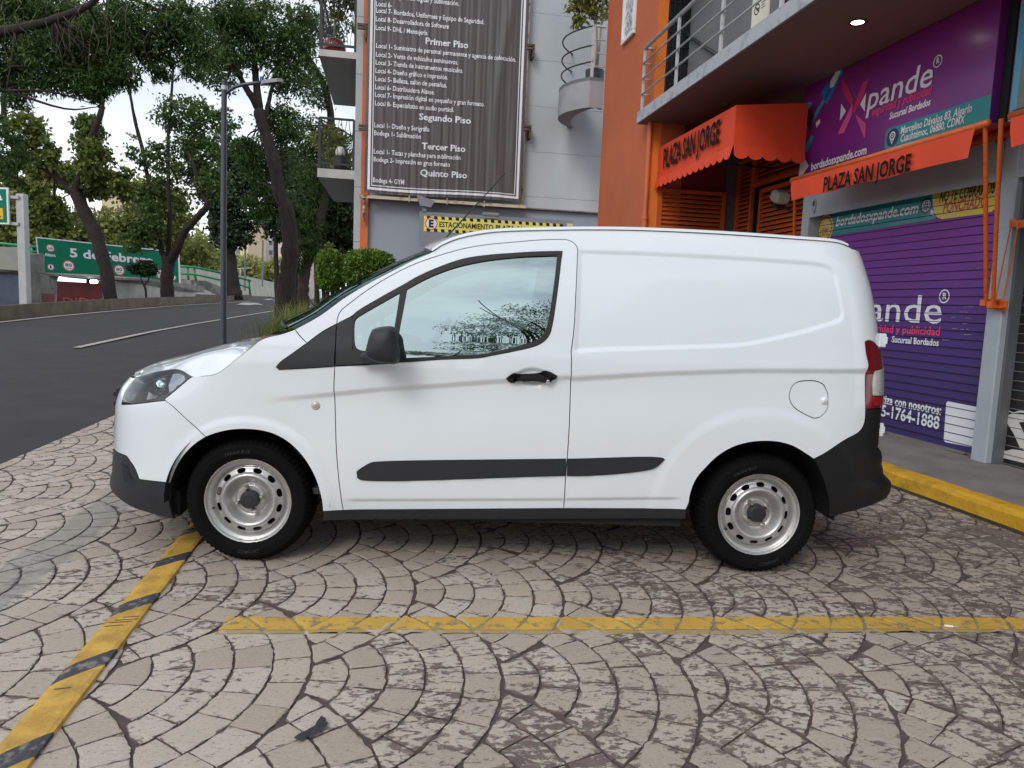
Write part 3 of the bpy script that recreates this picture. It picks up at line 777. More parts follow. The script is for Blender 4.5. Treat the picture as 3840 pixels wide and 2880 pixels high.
OUT = dict(
    archF=[(-0.874, 0.266), (-0.877, 0.316), (-0.886, 0.366), (-0.904, 0.427), (-0.935, 0.491), (-0.977, 0.55), (-1.029, 0.599), (-1.09, 0.634), (-1.152, 0.651), (-1.219, 0.656), (-1.286, 0.651), (-1.347, 0.636), (-1.407, 0.612), (-1.462, 0.57), (-1.512, 0.516), (-1.551, 0.452), (-1.575, 0.395), (-1.583, 0.376), (-1.586, 0.349), (-1.586, 0.275), (-1.581, 0.22), (-1.585, 0.184)],
    bumpline=[(-1.984, 0.466), (-1.882, 0.469), (-1.849, 0.467), (-1.821, 0.449), (-1.787, 0.421), (-1.757, 0.369), (-1.683, 0.372), (-1.583, 0.376)],
    bumpbottom=[(-1.585, 0.184), (-1.685, 0.198), (-1.774, 0.213), (-1.85, 0.225), (-1.948, 0.241)],
    fog=[(-1.9, 0.429), (-1.865, 0.438), (-1.835, 0.43), (-1.821, 0.393), (-1.766, 0.351), (-1.773, 0.32), (-1.87, 0.343), (-1.886, 0.38)],
    head=[(-1.885, 0.846), (-1.782, 0.874), (-1.672, 0.9), (-1.562, 0.916), (-1.526, 0.909), (-1.476, 0.888), (-1.512, 0.86), (-1.563, 0.814), (-1.609, 0.775), (-1.606, 0.768), (-1.649, 0.76), (-1.751, 0.74), (-1.837, 0.725), (-1.922, 0.713), (-1.923, 0.775), (-1.909, 0.811)],
    bumpfender=[(-1.606, 0.768), (-1.558, 0.739), (-1.503, 0.693), (-1.45, 0.649), (-1.407, 0.612)],
    hoodline=[(-1.476, 0.888), (-1.424, 0.894), (-1.372, 0.904), (-1.338, 0.922), (-1.305, 0.949), (-1.25, 0.996), (-1.202, 1.036), (-1.166, 1.067)],
    cowl=[(-1.166, 1.067), (-1.129, 1.085), (-1.069, 1.101), (-1.01, 1.124)],
    apjoint=[(-1.01, 1.124), (-0.981, 1.091), (-0.952, 1.064)],
    tri=[(-0.952, 1.064), (-0.884, 1.119), (-0.822, 1.158), (-0.821, 0.962), (-0.949, 0.949), (-1.075, 0.938), (-1.088, 0.949), (-1.069, 0.972), (-1.01, 1.018)],
    doorfront=[(-0.822, 1.158), (-0.821, 0.962), (-0.824, 0.868), (-0.822, 0.815), (-0.817, 0.71), (-0.81, 0.571), (-0.799, 0.441), (-0.787, 0.33), (-0.779, 0.272)],
    doortop=[(-0.82, 1.158), (-0.816, 1.194), (-0.801, 1.222), (-0.769, 1.251), (-0.684, 1.321), (-0.577, 1.393), (-0.468, 1.452), (-0.357, 1.496), (-0.245, 1.533), (-0.131, 1.557), (-0.017, 1.573), (0.098, 1.588), (0.185, 1.596), (0.237, 1.597), (0.266, 1.588), (0.283, 1.574), (0.293, 1.554)],
    doorrear=[(0.293, 1.554), (0.292, 1.51), (0.29, 1.43), (0.286, 1.316), (0.283, 1.203), (0.276, 1.113), (0.271, 1.068), (0.273, 1.046), (0.275, 0.979), (0.277, 0.843), (0.278, 0.769), (0.276, 0.566), (0.273, 0.467), (0.275, 0.311)],
    sill=[(-0.873, 0.266), (-0.777, 0.272), (0.275, 0.311), (0.866, 0.326), (0.872, 0.277), (0.279, 0.254), (-0.876, 0.215)],
    apillar=[(-0.994, 1.125), (-0.899, 1.193), (-0.793, 1.278), (-0.686, 1.349), (-0.578, 1.413), (-0.469, 1.474), (-0.397, 1.509)],
    roofline=[(-0.397, 1.509), (-0.359, 1.538), (-0.303, 1.567), (-0.247, 1.587), (-0.133, 1.613), (-0.018, 1.6265), (0.098, 1.635), (0.214, 1.6425), (0.339, 1.650), (0.592, 1.659), (0.977, 1.6596), (1.365, 1.651), (1.57, 1.644)],
    rearedge=[(1.57, 1.644), (1.613, 1.636), (1.661, 1.62)],
    archR=[(0.866, 0.326), (0.878, 0.366), (0.879, 0.399), (0.901, 0.478), (0.949, 0.545), (1.008, 0.606), (1.075, 0.647), (1.155, 0.671), (1.231, 0.678), (1.302, 0.673), (1.362, 0.656), (1.412, 0.63), (1.465, 0.598), (1.512, 0.52), (1.552, 0.418), (1.571, 0.308)],
    qb=[(1.465, 0.598), (1.512, 0.625), (1.566, 0.665), (1.621, 0.701), (1.675, 0.731), (1.696, 0.754), (1.707, 0.783), (1.708, 0.842)],
    taill=[(1.704, 0.889), (1.699, 1.018), (1.709, 1.056), (1.696, 1.108), (1.688, 1.167), (1.703, 1.174), (1.737, 1.172), (1.8, 1.145)],
    rbot=[(1.574, 0.307), (1.664, 0.332), (1.791, 0.361), (1.866, 0.378)],
    rcrease=[(1.555, 0.418), (1.645, 0.462), (1.78, 0.528), (1.874, 0.54)],
    recess=[(0.297, 1.55), (0.586, 1.554), (0.967, 1.553), (1.274, 1.547), (1.467, 1.539), (1.52, 1.526), (1.549, 1.493), (1.564, 1.425), (1.579, 1.328), (1.582, 1.291), (1.565, 1.26), (1.538, 1.248), (1.341, 1.185), (1.189, 1.146), (1.075, 1.123), (0.812, 1.103), (0.44, 1.078), (0.285, 1.064)],
    belt=[(-1.09, 0.81), (-0.819, 0.845), (-0.611, 0.874), (-0.333, 0.901), (-0.054, 0.932), (0.273, 0.96), (0.278, 0.955), (0.666, 0.991), (1.114, 1.022), (1.699, 1.041)],
    flap=[(1.327, 0.891), (1.328, 0.914), (1.332, 0.933), (1.353, 0.96), (1.386, 0.971), (1.45, 0.973), (1.489, 0.957), (1.508, 0.924), (1.512, 0.915), (1.514, 0.886), (1.515, 0.845), (1.5, 0.819), (1.478, 0.8), (1.455, 0.795), (1.431, 0.802), (1.358, 0.84), (1.338, 0.863)],
    winouter=[(-0.747, 1.196), (-0.734, 1.214), (-0.627, 1.285), (-0.51, 1.357), (-0.464, 1.387), (-0.354, 1.442), (-0.243, 1.484), (-0.13, 1.506), (-0.016, 1.52), (0.099, 1.532), (0.22, 1.54), (0.214, 1.496), (0.207, 1.426), (0.195, 1.312), (0.18, 1.199), (0.168, 1.148), (0.148, 1.119), (0.11, 1.093), (-0.002, 1.061), (-0.114, 1.035), (-0.153, 1.026), (-0.337, 1.011), (-0.531, 0.992), (-0.67, 1.022), (-0.737, 1.041), (-0.743, 1.058)],
    sail=[(-0.817, 1.163), (-0.749, 1.198), (-0.743, 1.042), (-0.679, 1.03), (-0.669, 1), (-0.591, 0.984), (-0.82, 0.964)],
    glassq=[(-0.739, 1.169), (-0.735, 1.18), (-0.727, 1.189), (-0.538, 1.311), (-0.546, 1.232), (-0.558, 1.143), (-0.582, 1.042), (-0.709, 1.042), (-0.727, 1.054), (-0.735, 1.075)],
    glassm=[(-0.505, 1.329), (-0.408, 1.386), (-0.297, 1.435), (-0.185, 1.468), (-0.072, 1.49), (0.042, 1.505), (0.194, 1.517), (0.189, 1.454), (0.177, 1.34), (0.162, 1.232), (0.152, 1.181), (0.137, 1.144), (0.103, 1.118), (-0.003, 1.08), (-0.114, 1.051), (-0.17, 1.041), (-0.337, 1.026), (-0.47, 1.016), (-0.53, 1.011), (-0.533, 1.116), (-0.518, 1.233)],
    mirror=[(-0.679, 1.03), (-0.674, 1.061), (-0.658, 1.128), (-0.648, 1.142), (-0.631, 1.148), (-0.565, 1.155), (-0.551, 1.143), (-0.537, 1.083), (-0.526, 1.017), (-0.531, 0.992), (-0.547, 0.984), (-0.58, 0.987), (-0.625, 0.991), (-0.664, 1.009)],
    handle=[(-0.029, 0.935), (-0.015, 0.948), (0.007, 0.961), (0.024, 0.958), (0.131, 0.967), (0.142, 0.976), (0.17, 0.975), (0.211, 0.955), (0.206, 0.943), (0.183, 0.93), (0.15, 0.919), (0.13, 0.926), (0.025, 0.921), (0.003, 0.913), (-0.02, 0.923)],
    handrecess=[(-0.034, 0.935), (-0.01, 0.96), (0.023, 0.975), (0.057, 0.99), (0.102, 0.996), (0.13, 0.99), (0.159, 0.983), (0.219, 0.954), (0.195, 0.927), (0.156, 0.912), (0.117, 0.893), (0.083, 0.893), (0.032, 0.908), (-0.008, 0.912)],
    lock=[(0.173, 0.952)],
    mould1=[(-0.714, 0.47), (-0.703, 0.48), (-0.65, 0.514), (-0.619, 0.52), (0.27, 0.562), (0.274, 0.477), (-0.697, 0.429), (-0.712, 0.439)],
    mould2=[(0.276, 0.562), (0.736, 0.579), (0.744, 0.571), (0.704, 0.534), (0.68, 0.522), (0.551, 0.498), (0.39, 0.481), (0.279, 0.476)],
    repeater=[(-0.909, 0.775)],
    lowcrease=[(-0.776, 0.331), (0.275, 0.367), (0.863, 0.393)],
    hinge1=[(1.848, 1.204), (1.855, 1.145)],
    hinge2=[(1.871, 0.755), (1.873, 0.701)],
    wheelF=[(-1.221, 0.305)],
    capknob=[(1.499, 0.881)],
    flareF=[(-1.595, 0.486), (-1.538, 0.562), (-1.45, 0.643), (-1.346, 0.697), (-1.223, 0.71), (-1.116, 0.695), (-1.039, 0.665)],
    flareR=[(0.889, 0.708), (0.932, 0.75), (0.999, 0.793), (1.084, 0.825), (1.2, 0.841), (1.288, 0.838), (1.348, 0.822)],
)
def smooth_poly(pts, corner=38, step=0.02, closed=True):
    """round a traced outline: curves between corners, straight edges kept"""
    P = [np.array(p, float) for p in pts]; n = len(P)
    def ang(i):
        a = P[i] - P[i-1]; b = P[(i+1) % n] - P[i]
        na, nb = np.linalg.norm(a), np.linalg.norm(b)
        if na < 1e-6 or nb < 1e-6: return 0
        return math.degrees(math.acos(np.clip(a @ b / na / nb, -1, 1)))
    if closed: cs = [i for i in range(n) if ang(i) > corner]
    else: cs = [0] + [i for i in range(1, n-1) if ang(i) > corner] + [n-1]
    if closed and not cs: cs = [0]
    out = []
    segs = []
    if closed:
        for k, c in enumerate(cs):
            e = cs[(k+1) % len(cs)]
            idx = [c]; i = (c + 1) % n
            while True:
                idx.append(i)
                if i == e: break
                i = (i + 1) % n
            segs.append(idx)
    else:
        for k in range(len(cs) - 1): segs.append(list(range(cs[k], cs[k+1] + 1)))
    whole = closed and len(cs) == 1 and ang(cs[0]) <= corner
    for idx in segs:
        Q = [P[i] for i in idx]; mN = len(Q)
        for i in range(mN - 1):
            p1, p2 = Q[i], Q[i+1]
            p0 = Q[i-1] if i > 0 else (Q[-2] if whole else 2*p1 - p2); p3 = Q[i+2] if i + 2 < mN else (Q[1] if whole else 2*p2 - p1)
            L = np.linalg.norm(p2 - p1); k = max(1, int(math.ceil(L / step)))
            d0, d1, d2 = (max(1e-5, np.linalg.norm(b - a))**0.5 for a, b in ((p0, p1), (p1, p2), (p2, p3)))
            m1 = (p1-p0)/d0 - (p2-p0)/(d0+d1) + (p2-p1)/d1; m2 = (p2-p1)/d1 - (p3-p1)/(d1+d2) + (p3-p2)/d2
            m1 = m1*d1; m2 = m2*d1
            for q in range(k):
                t = q / k
                out.append((2*t**3-3*t**2+1)*p1 + (t**3-2*t**2+t)*m1 + (-2*t**3+3*t**2)*p2 + (t**3-t**2)*m2)
    if not closed: out.append(P[-1])
    return np.array(out)
def in_poly(P, poly):
    x, y = P[:, 0], P[:, 1]; r = np.zeros(len(P), bool)
    a = poly; b = np.roll(poly, -1, axis=0)
    for (x0, y0), (x1, y1) in zip(a, b):
        if y0 == y1: continue
        c = ((y0 > y) != (y1 > y)) & (x < (x1-x0)*(y-y0)/(y1-y0) + x0)
        r ^= c
    return r
def poly_dist(P, poly, closed=True):
    a = poly if closed else poly[:-1]; b = np.roll(poly, -1, axis=0) if closed else poly[1:]
    d = np.full(len(P), 1e9)
    for p, q in zip(a, b):
        v = q - p; L2 = max(v @ v, 1e-12)
        t = np.clip(((P - p) @ v)/L2, 0, 1)
        d = np.minimum(d, np.hypot(P[:, 0]-p[0]-t*v[0], P[:, 1]-p[1]-t*v[1]))
    return d
def sstep(a, b, x):
    t = np.clip((x-a)/(b-a), 0, 1); return t*t*(3-2*t)
RECESS = smooth_poly(OUT['recess'] , corner=60)
HREC = smooth_poly(OUT['handrecess'], corner=80)
BELT = np.array(OUT['belt'])
RIDGE = np.array([p for p in OUT['winouter']])
def S(u, z):
    x, y, zz = S0(u, z); u = np.asarray(u, float).ravel(); zr = np.asarray(z, float).ravel()
    u, zr = np.broadcast_arrays(u, zr)
    P = np.stack([u, zr], 1); dy = np.zeros(len(P))
    # belt crease: the flank turns in just below it
    zb = np.interp(u, BELT[:, 0], BELT[:, 1]); d = zb - zr
    ends = sstep(-1.25, -0.80, u)*(1 - sstep(1.70, 1.78, u))
    dy += ends*np.where(d > -0.01, 0.014*sstep(-0.004, 0.030, d)*(1 - sstep(0.03, 0.34, d)), 0)
    # sill fold
    zl = np.interp(u, [-.776, .275, .863], [.333, .368, .393]); d2 = zl - zr
    dy += 0.008*sstep(0, 0.02, d2)*sstep(-0.80, -0.70, u)*(1 - sstep(.78, .86, u))
    near = (u > 0.2) & (u < 1.65) & (zr > 1.0) & (zr < 1.62)
    if near.any():
        q = P[near]; s = poly_dist(q, RECESS)*np.where(in_poly(q, RECESS), 1, -1)
        s = np.where(q[:, 0] < 0.40, np.minimum(s + 0.0, s), s)
        dy[near] += 0.0065*sstep(-0.004, 0.022, s)
    near = (u > -0.1) & (u < 0.28) & (zr > 0.85) & (zr < 1.03)
    if near.any():
        q = P[near]; s = poly_dist(q, HREC)*np.where(in_poly(q, HREC), 1, -1)
        dy[near] += 0.016*sstep(0.0, 0.03, s)
    r1 = np.hypot(u + 1.225, zr - 0.30); dy -= 0.006*(1 - sstep(0.375, 0.425, r1))
    r2 = np.hypot(u - 1.215, zr - 0.30); dy -= 0.006*(1 - sstep(0.49, 0.55, r2))
    return np.stack([x.ravel(), y.ravel() + dy, zz.ravel()], 1)
def S_off(u, z, off):
    """surface pushed out along its normal by off"""
    e = 2e-3
    a = S(u, z); du = S(u + e, z) - S(u - e, z); dz = S(u, z + e) - S(u, z - e)
    n = np.cross(du, dz); n /= np.linalg.norm(n, axis=1)[:, None] + 1e-12
    return a + n*np.asarray(off)[:, None], n

def _off_line(P, d):
    t = np.gradient(P, axis=0); L = np.linalg.norm(t, axis=1)[:, None] + 1e-9
    return P + np.stack([t[:, 1], -t[:, 0]], 1)/L*d
FEAT = []
_b = smooth_poly(BELT, 179, .02, False)
for d in (-.012, -.005, .003, .011, .020, .031, .05): FEAT.append(_b - np.array([0, d]))
_l = smooth_poly([(-.776, .333), (.275, .368), (.863, .393)], 1, .02, False)
for d in (-.004, .006, .014, .022): FEAT.append(_l - np.array([0, d]))
for s_ in (.006, -.0015, -.009, -.016, -.023, -.032):
    t_ = np.roll(RECESS, -1, 0) - np.roll(RECESS, 1, 0); L_n = np.linalg.norm(t_, axis=1)[:, None] + 1e-9
    sg = 1 if 0.5*np.sum(RECESS[:, 0]*np.roll(RECESS[:, 1], -1) - np.roll(RECESS[:, 0], -1)*RECESS[:, 1]) > 0 else -1
    FEAT.append(RECESS + np.stack([t_[:, 1], -t_[:, 0]], 1)/L_n*s_*sg)
for (cu_, rads) in ((-1.225, (.368, .38, .392, .404, .416, .43)), (1.215, (.49, .502, .514, .526, .538, .55))):
    for r_ in rads:
        a_ = np.arange(0, math.pi, .02/r_); FEAT.append(np.stack([cu_ + r_*np.cos(a_), .30 + r_*np.sin(a_)], 1))
_h0 = HREC.mean(0)
for f_ in (1.0, .93, .85, .76, .66): FEAT.append(_h0 + (HREC - _h0)*f_)
FEATP = np.concatenate(FEAT)
def panel(name, outer, mats, parent, holes=(), step=0.02, surf=None, flange=0.014, gap=0.0022, off=None, both=False, smooth_out=True, corner=38, fmat=None, build=True, **k):
    """a pressed panel: outline in (u, z) filled with a fine mesh and laid on the body surface, edges turned in"""
    po = smooth_poly(outer, corner, step) if smooth_out else np.array(outer, float)
    area = 0.5*np.sum(po[:, 0]*np.roll(po[:, 1], -1) - np.roll(po[:, 0], -1)*po[:, 1])
    if area < 0: po = po[::-1]
    def shrink(P, s):
        t = np.roll(P, -1, 0) - np.roll(P, 1, 0); L = np.linalg.norm(t, axis=1)[:, None] + 1e-9
        nrm = np.stack([-t[:, 1], t[:, 0]], 1)/L
        return P + nrm*s
    if gap: po = shrink(po, gap)
    hs = []
    for h in holes:
        ph = smooth_poly(h, corner, step); ar = 0.5*np.sum(ph[:, 0]*np.roll(ph[:, 1], -1) - np.roll(ph[:, 0], -1)*ph[:, 1])
        if ar < 0: ph = ph[::-1]
        if gap: ph = shrink(ph, -gap)
        hs.append(ph)
    mn, mx = po.min(0), po.max(0)
    gx, gz = np.meshgrid(np.arange(mn[0], mx[0], step), np.arange(mn[1], mx[1], step))
    gx = gx + (np.arange(gx.shape[0]) % 2)[:, None]*step*0.5
    G = np.stack([gx.ravel(), gz.ravel()], 1)
    ok = in_poly(G, po); G = G[ok]; G = G[poly_dist(G, po) > step*0.45]
    if surf is None and step < .03:
        ft = FEATP[in_poly(FEATP, po)]
        if len(ft):
            ft = ft[poly_dist(ft, po) > .004]
            kept = []
            cell = {}
            for q in ft:      # thin out points that crowd one another
                key = (int(q[0]//.006), int(q[1]//.006))
                if any((key[0]+i, key[1]+j) in cell and np.hypot(*(cell[(key[0]+i, key[1]+j)] - q)) < .0055 for i in (-1, 0, 1) for j in (-1, 0, 1)): continue
                cell[key] = q; kept.append(q)
            ft = np.array(kept).reshape(-1, 2)
            if len(ft) and len(G):
                md_ = np.full(len(G), 1e9)
                for c0 in range(0, len(ft), 400): md_ = np.minimum(md_, np.hypot(G[:, None, 0] - ft[None, c0:c0+400, 0], G[:, None, 1] - ft[None, c0:c0+400, 1]).min(1))
                G = G[md_ > step*.6]
            if len(ft): G = np.concatenate([G, ft])
    for h in hs:
        G = G[~in_poly(G, h)]; G = G[poly_dist(G, h) > min(step*0.45, .004)]
    loops = [po] + hs
    pts = [Vector(p) for lp in loops for p in lp] + [Vector(p) for p in G]
    edges, b0 = [], 0
    for lp in loops:
        n = len(lp); edges += [(b0+i, b0+(i+1) % n) for i in range(n)]; b0 += n
    vv, ee, ff, ov, oe, of = delaunay_2d_cdt(pts, edges, [], 0, 1e-6)
    P2 = np.array([tuple(v) for v in vv]); T = np.array([tuple(f) for f in ff if len(f) == 3])
    ce = P2[T].mean(1); ok = in_poly(ce, po)
    for h in hs: ok &= ~in_poly(ce, h)
    T = T[ok]
    a, b, c = P2[T[:, 0]], P2[T[:, 1]], P2[T[:, 2]]
    ccw = ((b[:, 0]-a[:, 0])*(c[:, 1]-a[:, 1]) - (b[:, 1]-a[:, 1])*(c[:, 0]-a[:, 0])) > 0
    T[~ccw] = T[~ccw][:, ::-1]
    used = np.unique(T); rm = np.full(len(P2), -1); rm[used] = np.arange(len(used)); P2 = P2[used]; T = rm[T]
    if surf is None:
        dist = None
        if off is not None:
            dist = poly_dist(P2, po)
            for h in hs: dist = np.minimum(dist, poly_dist(P2, h))
            V, N = S_off(P2[:, 0], P2[:, 1], off(P2[:, 0], P2[:, 1], dist))
        else: V, N = S_off(P2[:, 0], P2[:, 1], np.zeros(len(P2)))
    else: V, N = surf(P2)
    # boundary edges
    ed = {}
    for t in T:
        for i in range(3):
            e = (int(t[i]), int(t[(i+1) % 3])); ed[e] = 1
    bd = [e for e in ed if (e[1], e[0]) not in ed]
    F = [tuple(int(i) for i in t) for t in T]; Vl = list(map(tuple, V)); Nl = list(map(tuple, N))
    if flange:
        ring = {}
        for (i, j) in bd:
            for q in (i, j):
                if q not in ring:
                    ring[q] = (len(Vl), len(Vl)+1)
                    Vl.append(tuple(V[q])); Vl.append(tuple(V[q] - N[q]*flange))
                    Nl.append((0, 0, 0)); Nl.append((0, 0, 0))
            d = V[j] - V[i]; fn = np.cross(d, N[i]); fn /= np.linalg.norm(fn) + 1e-9
            for q in (i, j):
                for w in ring[q]: Nl[w] = tuple(np.array(Nl[w]) + fn)
            F.append((ring[j][0], ring[i][0], ring[i][1], ring[j][1]))
        Nl = [tuple(np.array(q)/(np.linalg.norm(q) + 1e-9)) for q in Nl]
    if both:
        n0 = len(Vl)
        Vl += [(x, 2*HALF - y, z) for (x, y, z) in Vl]; Nl += [(x, -y, z) for (x, y, z) in Nl]
        F += [tuple(i + n0 for i in f[::-1]) for f in F]
    if not build: return Vl, F, Nl
    fm = fmat(ce[ok]) if fmat else None
    if fm is not None: fm = list(fm) + [0]*(len(F) - len(fm))
    return mesh_obj(name, Vl, F, mats, parent, True, fm, Nl, **k)

m_paint = mat('van_white_paint', (0.765, 0.82, 0.85), rough=0.32, var=0.015, scale=1.5, coat=1.0)
m_blk = mat('van_black_plastic', srgb(37, 39, 43), rough=0.55, var=0.15, scale=6, bump=0.15, bscale=500)
m_rbk = mat('van_rear_black_shaded', srgb(15, 16, 19), rough=.5, var=.2, scale=5)  # darker copy of the black plastic, with the shade at the rear put in
m_blk2 = mat('van_black_trim', srgb(26, 27, 30), rough=0.42, var=0.1, scale=6)
m_dark = mat('van_dark_void', (0.006, 0.006, 0.007), rough=0.9, var=0.1)
m_rub = mat('van_rubber', srgb(34, 32, 33), rough=0.6, var=0.1)
m_int = mat('van_interior', srgb(58, 58, 60), rough=0.8, var=0.1)
m_seat = mat('van_seat_cloth', srgb(48, 48, 52), rough=0.9, var=0.15, scale=20)
m_glass = glass_mat('van_side_glass', (0.34, 0.50, 0.47), 0.46, tintg=(.74, .92, .90))
m_wind = glass_mat('van_windscreen_glass', (0.10, 0.18, 0.16), 0.04, tintg=(.6, .75, .72))
m_under = mat('van_underbody', (0.012, 0.012, 0.013), rough=0.9)
Oq = OUT
L_ = lambda n, s=0, e=None: Oq[n][s:e]

# ---- white panels
aF = L_('archF')
fender = L_('hoodline') + L_('cowl')[1:] + L_('apjoint')[1:] + L_('tri')[8:5:-1] + [Oq['tri'][5], Oq['tri'][4], Oq['tri'][3]] + L_('doorfront')[2:] + aF[0:13] + L_('bumpfender')[-2:0:-1] + [L_('bumpfender')[0]] + [Oq['head'][8], Oq['head'][7], Oq['head'][6]]
panel('fender', fender, m_paint, van)
bumper = [(-2.53, .466)] + L_('bumpline') + aF[16:12:-1] + [aF[12]] + L_('bumpfender')[-2::-1] + L_('head')[10:16] + [Oq['head'][0], (-2.15, .83), (-2.53, .80)]
panel('front_bumper', bumper, m_paint, van, both=True, flange=.003)
lower = [(-2.53, .466)] + L_('bumpline') + aF[18:] + L_('bumpbottom')[1:] + [(-2.53, .245)]
def lowoff(u, z, d):
    fg = smooth_poly(Oq['fog'], 80); P = np.stack([u, z], 1)
    s = poly_dist(P, fg)*np.where(in_poly(P, fg), 1, -1)
    lip = np.interp(z, [.18, .22, .27, .33], [0, .012, .010, 0.0])
    return lip - 0.035*sstep(0, .03, s) + 0.004*sstep(0, 0.01, d)
panel('lower_bumper', lower, m_blk, van, both=True, off=lowoff)
fogl = MB(); c_ = S(np.array([-1.822]), np.array([.375]))[0]
fogl.lathe([(0.0, -.012), (.02, -.011), (.034, -.004), (.037, .01)], c_ + np.array([.012, .028, 0]), (0.35, 1, 0), 20)
fogl.build('fog_lamp_cover', m_blk2, van, True)
door_shape = L_('doortop')[0:] + L_('doorrear')[1:] + L_('doorfront')[:0:-1] + [(-.5914, .9825), (-.5307, .990)] + L_('winouter')[22:0:-1] + [(-.748, 1.199)]
door = panel('door', door_shape, m_paint, van)
panel('door_corner_trim', [(-.8215, 1.160), (-.749, 1.1965), (-.7425, 1.045), (-.60, 1.03), (-.53, 1.02), (-.529, .992), (-.5914, .984), (-.821, .9635)], m_blk, door, off=lambda u, z, d: 0.004*sstep(0, .008, d) + .014*sstep(1.05, 1.0, z)*sstep(-.80, -.70, u))
panel('fender_corner_trim', L_('tri'), m_blk, van, off=lambda u, z, d: 0.005*sstep(0, .01, d) + .010*(1 - sstep(.01, .07, np.abs(z - (.985 + .10*(u + .95))))))
panel('window_frame', L_('winouter'), m_rub, door, holes=[Oq['glassq'], Oq['glassm']], gap=0.0008, step=0.012, flange=0.03, off=lambda u, z, d: 0.003 + 0.006*sstep(0, .006, d))
panel('window_pane', Oq['glassm'], m_glass, door, gap=-0.012, flange=0, off=lambda u, z, d: np.full(len(u), -.007))
panel('window_pane', Oq['glassq'], m_glass, door, gap=-0.012, flange=0, off=lambda u, z, d: np.full(len(u), -.007))
body_shape = (L_('apjoint')[:1] + L_('apillar')[1:] + L_('roofline')[1:] + L_('rearedge')[1:] + [(1.80, 1.612), (2.73, 1.612), (2.73, .66), (1.86, .66), (1.86, 1.118)]
              + L_('taill')[:3:-1] + L_('taill')[3::-1] + L_('qb')[:0:-1] + L_('archR')[12::-1] + L_('doorrear')[::-1] + L_('doortop')[-2::-1] + L_('tri')[1::-1] + L_('apjoint')[1:2])
bv, bf, bn = panel('body', body_shape, m_paint, None, holes=[Oq['flap']], both=False, build=False)
# far side: one shell with fender, door and its window opening
fv_, ff_, fn_ = panel('x', fender, m_paint, None, build=False, step=0.04)
gv_, gf_, gn_ = panel('x', door_shape, m_paint, None, build=False, step=0.04)
b2v, b2f, b2n = panel('x', body_shape, m_paint, None, build=False, step=0.04)
V, F, N = list(bv), list(bf), list(bn)
for (v_, f_, n_) in ((fv_, ff_, fn_), (gv_, gf_, gn_), (b2v, b2f, b2n)):
    k0 = len(V)
    V += [(x, 2*HALF - y, z) for x, y, z in v_]; N += [(x, -y, z) for x, y, z in n_]; F += [tuple(i + k0 for i in f[::-1]) for f in f_]
body = mesh_obj('body', V, F, m_paint, van, True, None, N)
# ---- roof, hood, windscreen: lofted across the van
def loft(edge, fn, ns, name, mats, parent, nrm=True, **k):
    """edge: (n,3) points of the near edge; fn(i, s) shifts the straight chord to the mirrored edge"""
    n = len(edge); V = []
    for i, e in enumerate(edge):
        for j in range(ns + 1):
            s = j/ns; q = np.array([e[0], e[1] + s*2*(HALF - e[1]), e[2]])
            V.append(tuple(q + np.array(fn(i/(n-1), s))))
    F = [(i*(ns+1)+j, (i+1)*(ns+1)+j, (i+1)*(ns+1)+j+1, i*(ns+1)+j+1) for i in range(n-1) for j in range(ns)]
    return mesh_obj(name, V, F, mats, parent, True, **k)
rl = smooth_poly(L_('roofline') + L_('rearedge')[1:] + [(1.80, 1.612)], 60, 0.03, False)
re_ = S(rl[:, 0], rl[:, 1])
loft(re_, lambda t, s: (-.10*(4*s*(1-s))*max(0, 1 - t*6), 0, 0.004 + (.052 - .02*max(0, t - .8)*5*.6)*(1 - abs(2*s - 1)**2.6)), 40, 'roof', m_paint, van)
dm = MB()      # moulding along the roof edge
pth = [tuple(p + np.array([0, -0.004, 0.006])) for p in re_[:-6]]
V = []; 
for p in pth:
    V += [(p[0], p[1] - .004, p[2] - .004), (p[0], p[1] - .002, p[2] + .006), (p[0], p[1] + .012, p[2] + .012), (p[0], p[1] + .03, p[2] + .008)]
F = [(4*i + r, 4*(i+1) + r, 4*(i+1) + r + 1, 4*i + r + 1) for i in range(len(pth) - 1) for r in range(3)]
dm.add(V, F); dm.build('roof_moulding', m_paint, van, True)
hl = smooth_poly(L_('head')[0:6] + L_('hoodline')[1:], 60, 0.02, False)
he = S(hl[:, 0], hl[:, 1])
HC = pchip([0, .15, .3, .45, .6, .8, 1], [.83, .878, .912, .945, .983, 1.018, 1.04])     # height of the bonnet shoulder
def hoodfn(t, s):
    b = 4*s*(1-s); mm = min(s, 1-s); g = 1 - (1 - min(mm/.12, 1))**2
    ez = np.interp(t, np.linspace(0, 1, len(he)), he[:, 2])
    return (-(.18*(1-t) + .15*t)*b, 0, max(float(HC(t)) - ez, -.012)*g + .015*b + .004*math.exp(-((mm - .2)/.03)**2)*min(1, (1-t)*4))
loft(he, hoodfn, 90, 'hood', m_paint, van)
cl = smooth_poly([Oq['hoodline'][-1]] + L_('cowl')[1:], 60, 0.02, False); ce_ = S(cl[:, 0], cl[:, 1])
def wsb(s): return 4*s*(1-s)
loft(ce_, lambda t, s: (-(.15 + .05*t)*wsb(s), 0, -.03*wsb(s) - .014), 40, 'cowl', m_blk, van)
ap = smooth_poly(L_('cowl')[-1:] + L_('apillar')[1:], 60, 0.03, False); ae = S(ap[:, 0], ap[:, 1]) + np.array([0, .004, .002])
wsc = loft(ae, lambda t, s: (-(.20 - .11*t)*wsb(s)**.8, 0, (.028 + .006*t)*wsb(s)**.8), 40, 'windscreen', m_wind, van)
wp = MB()
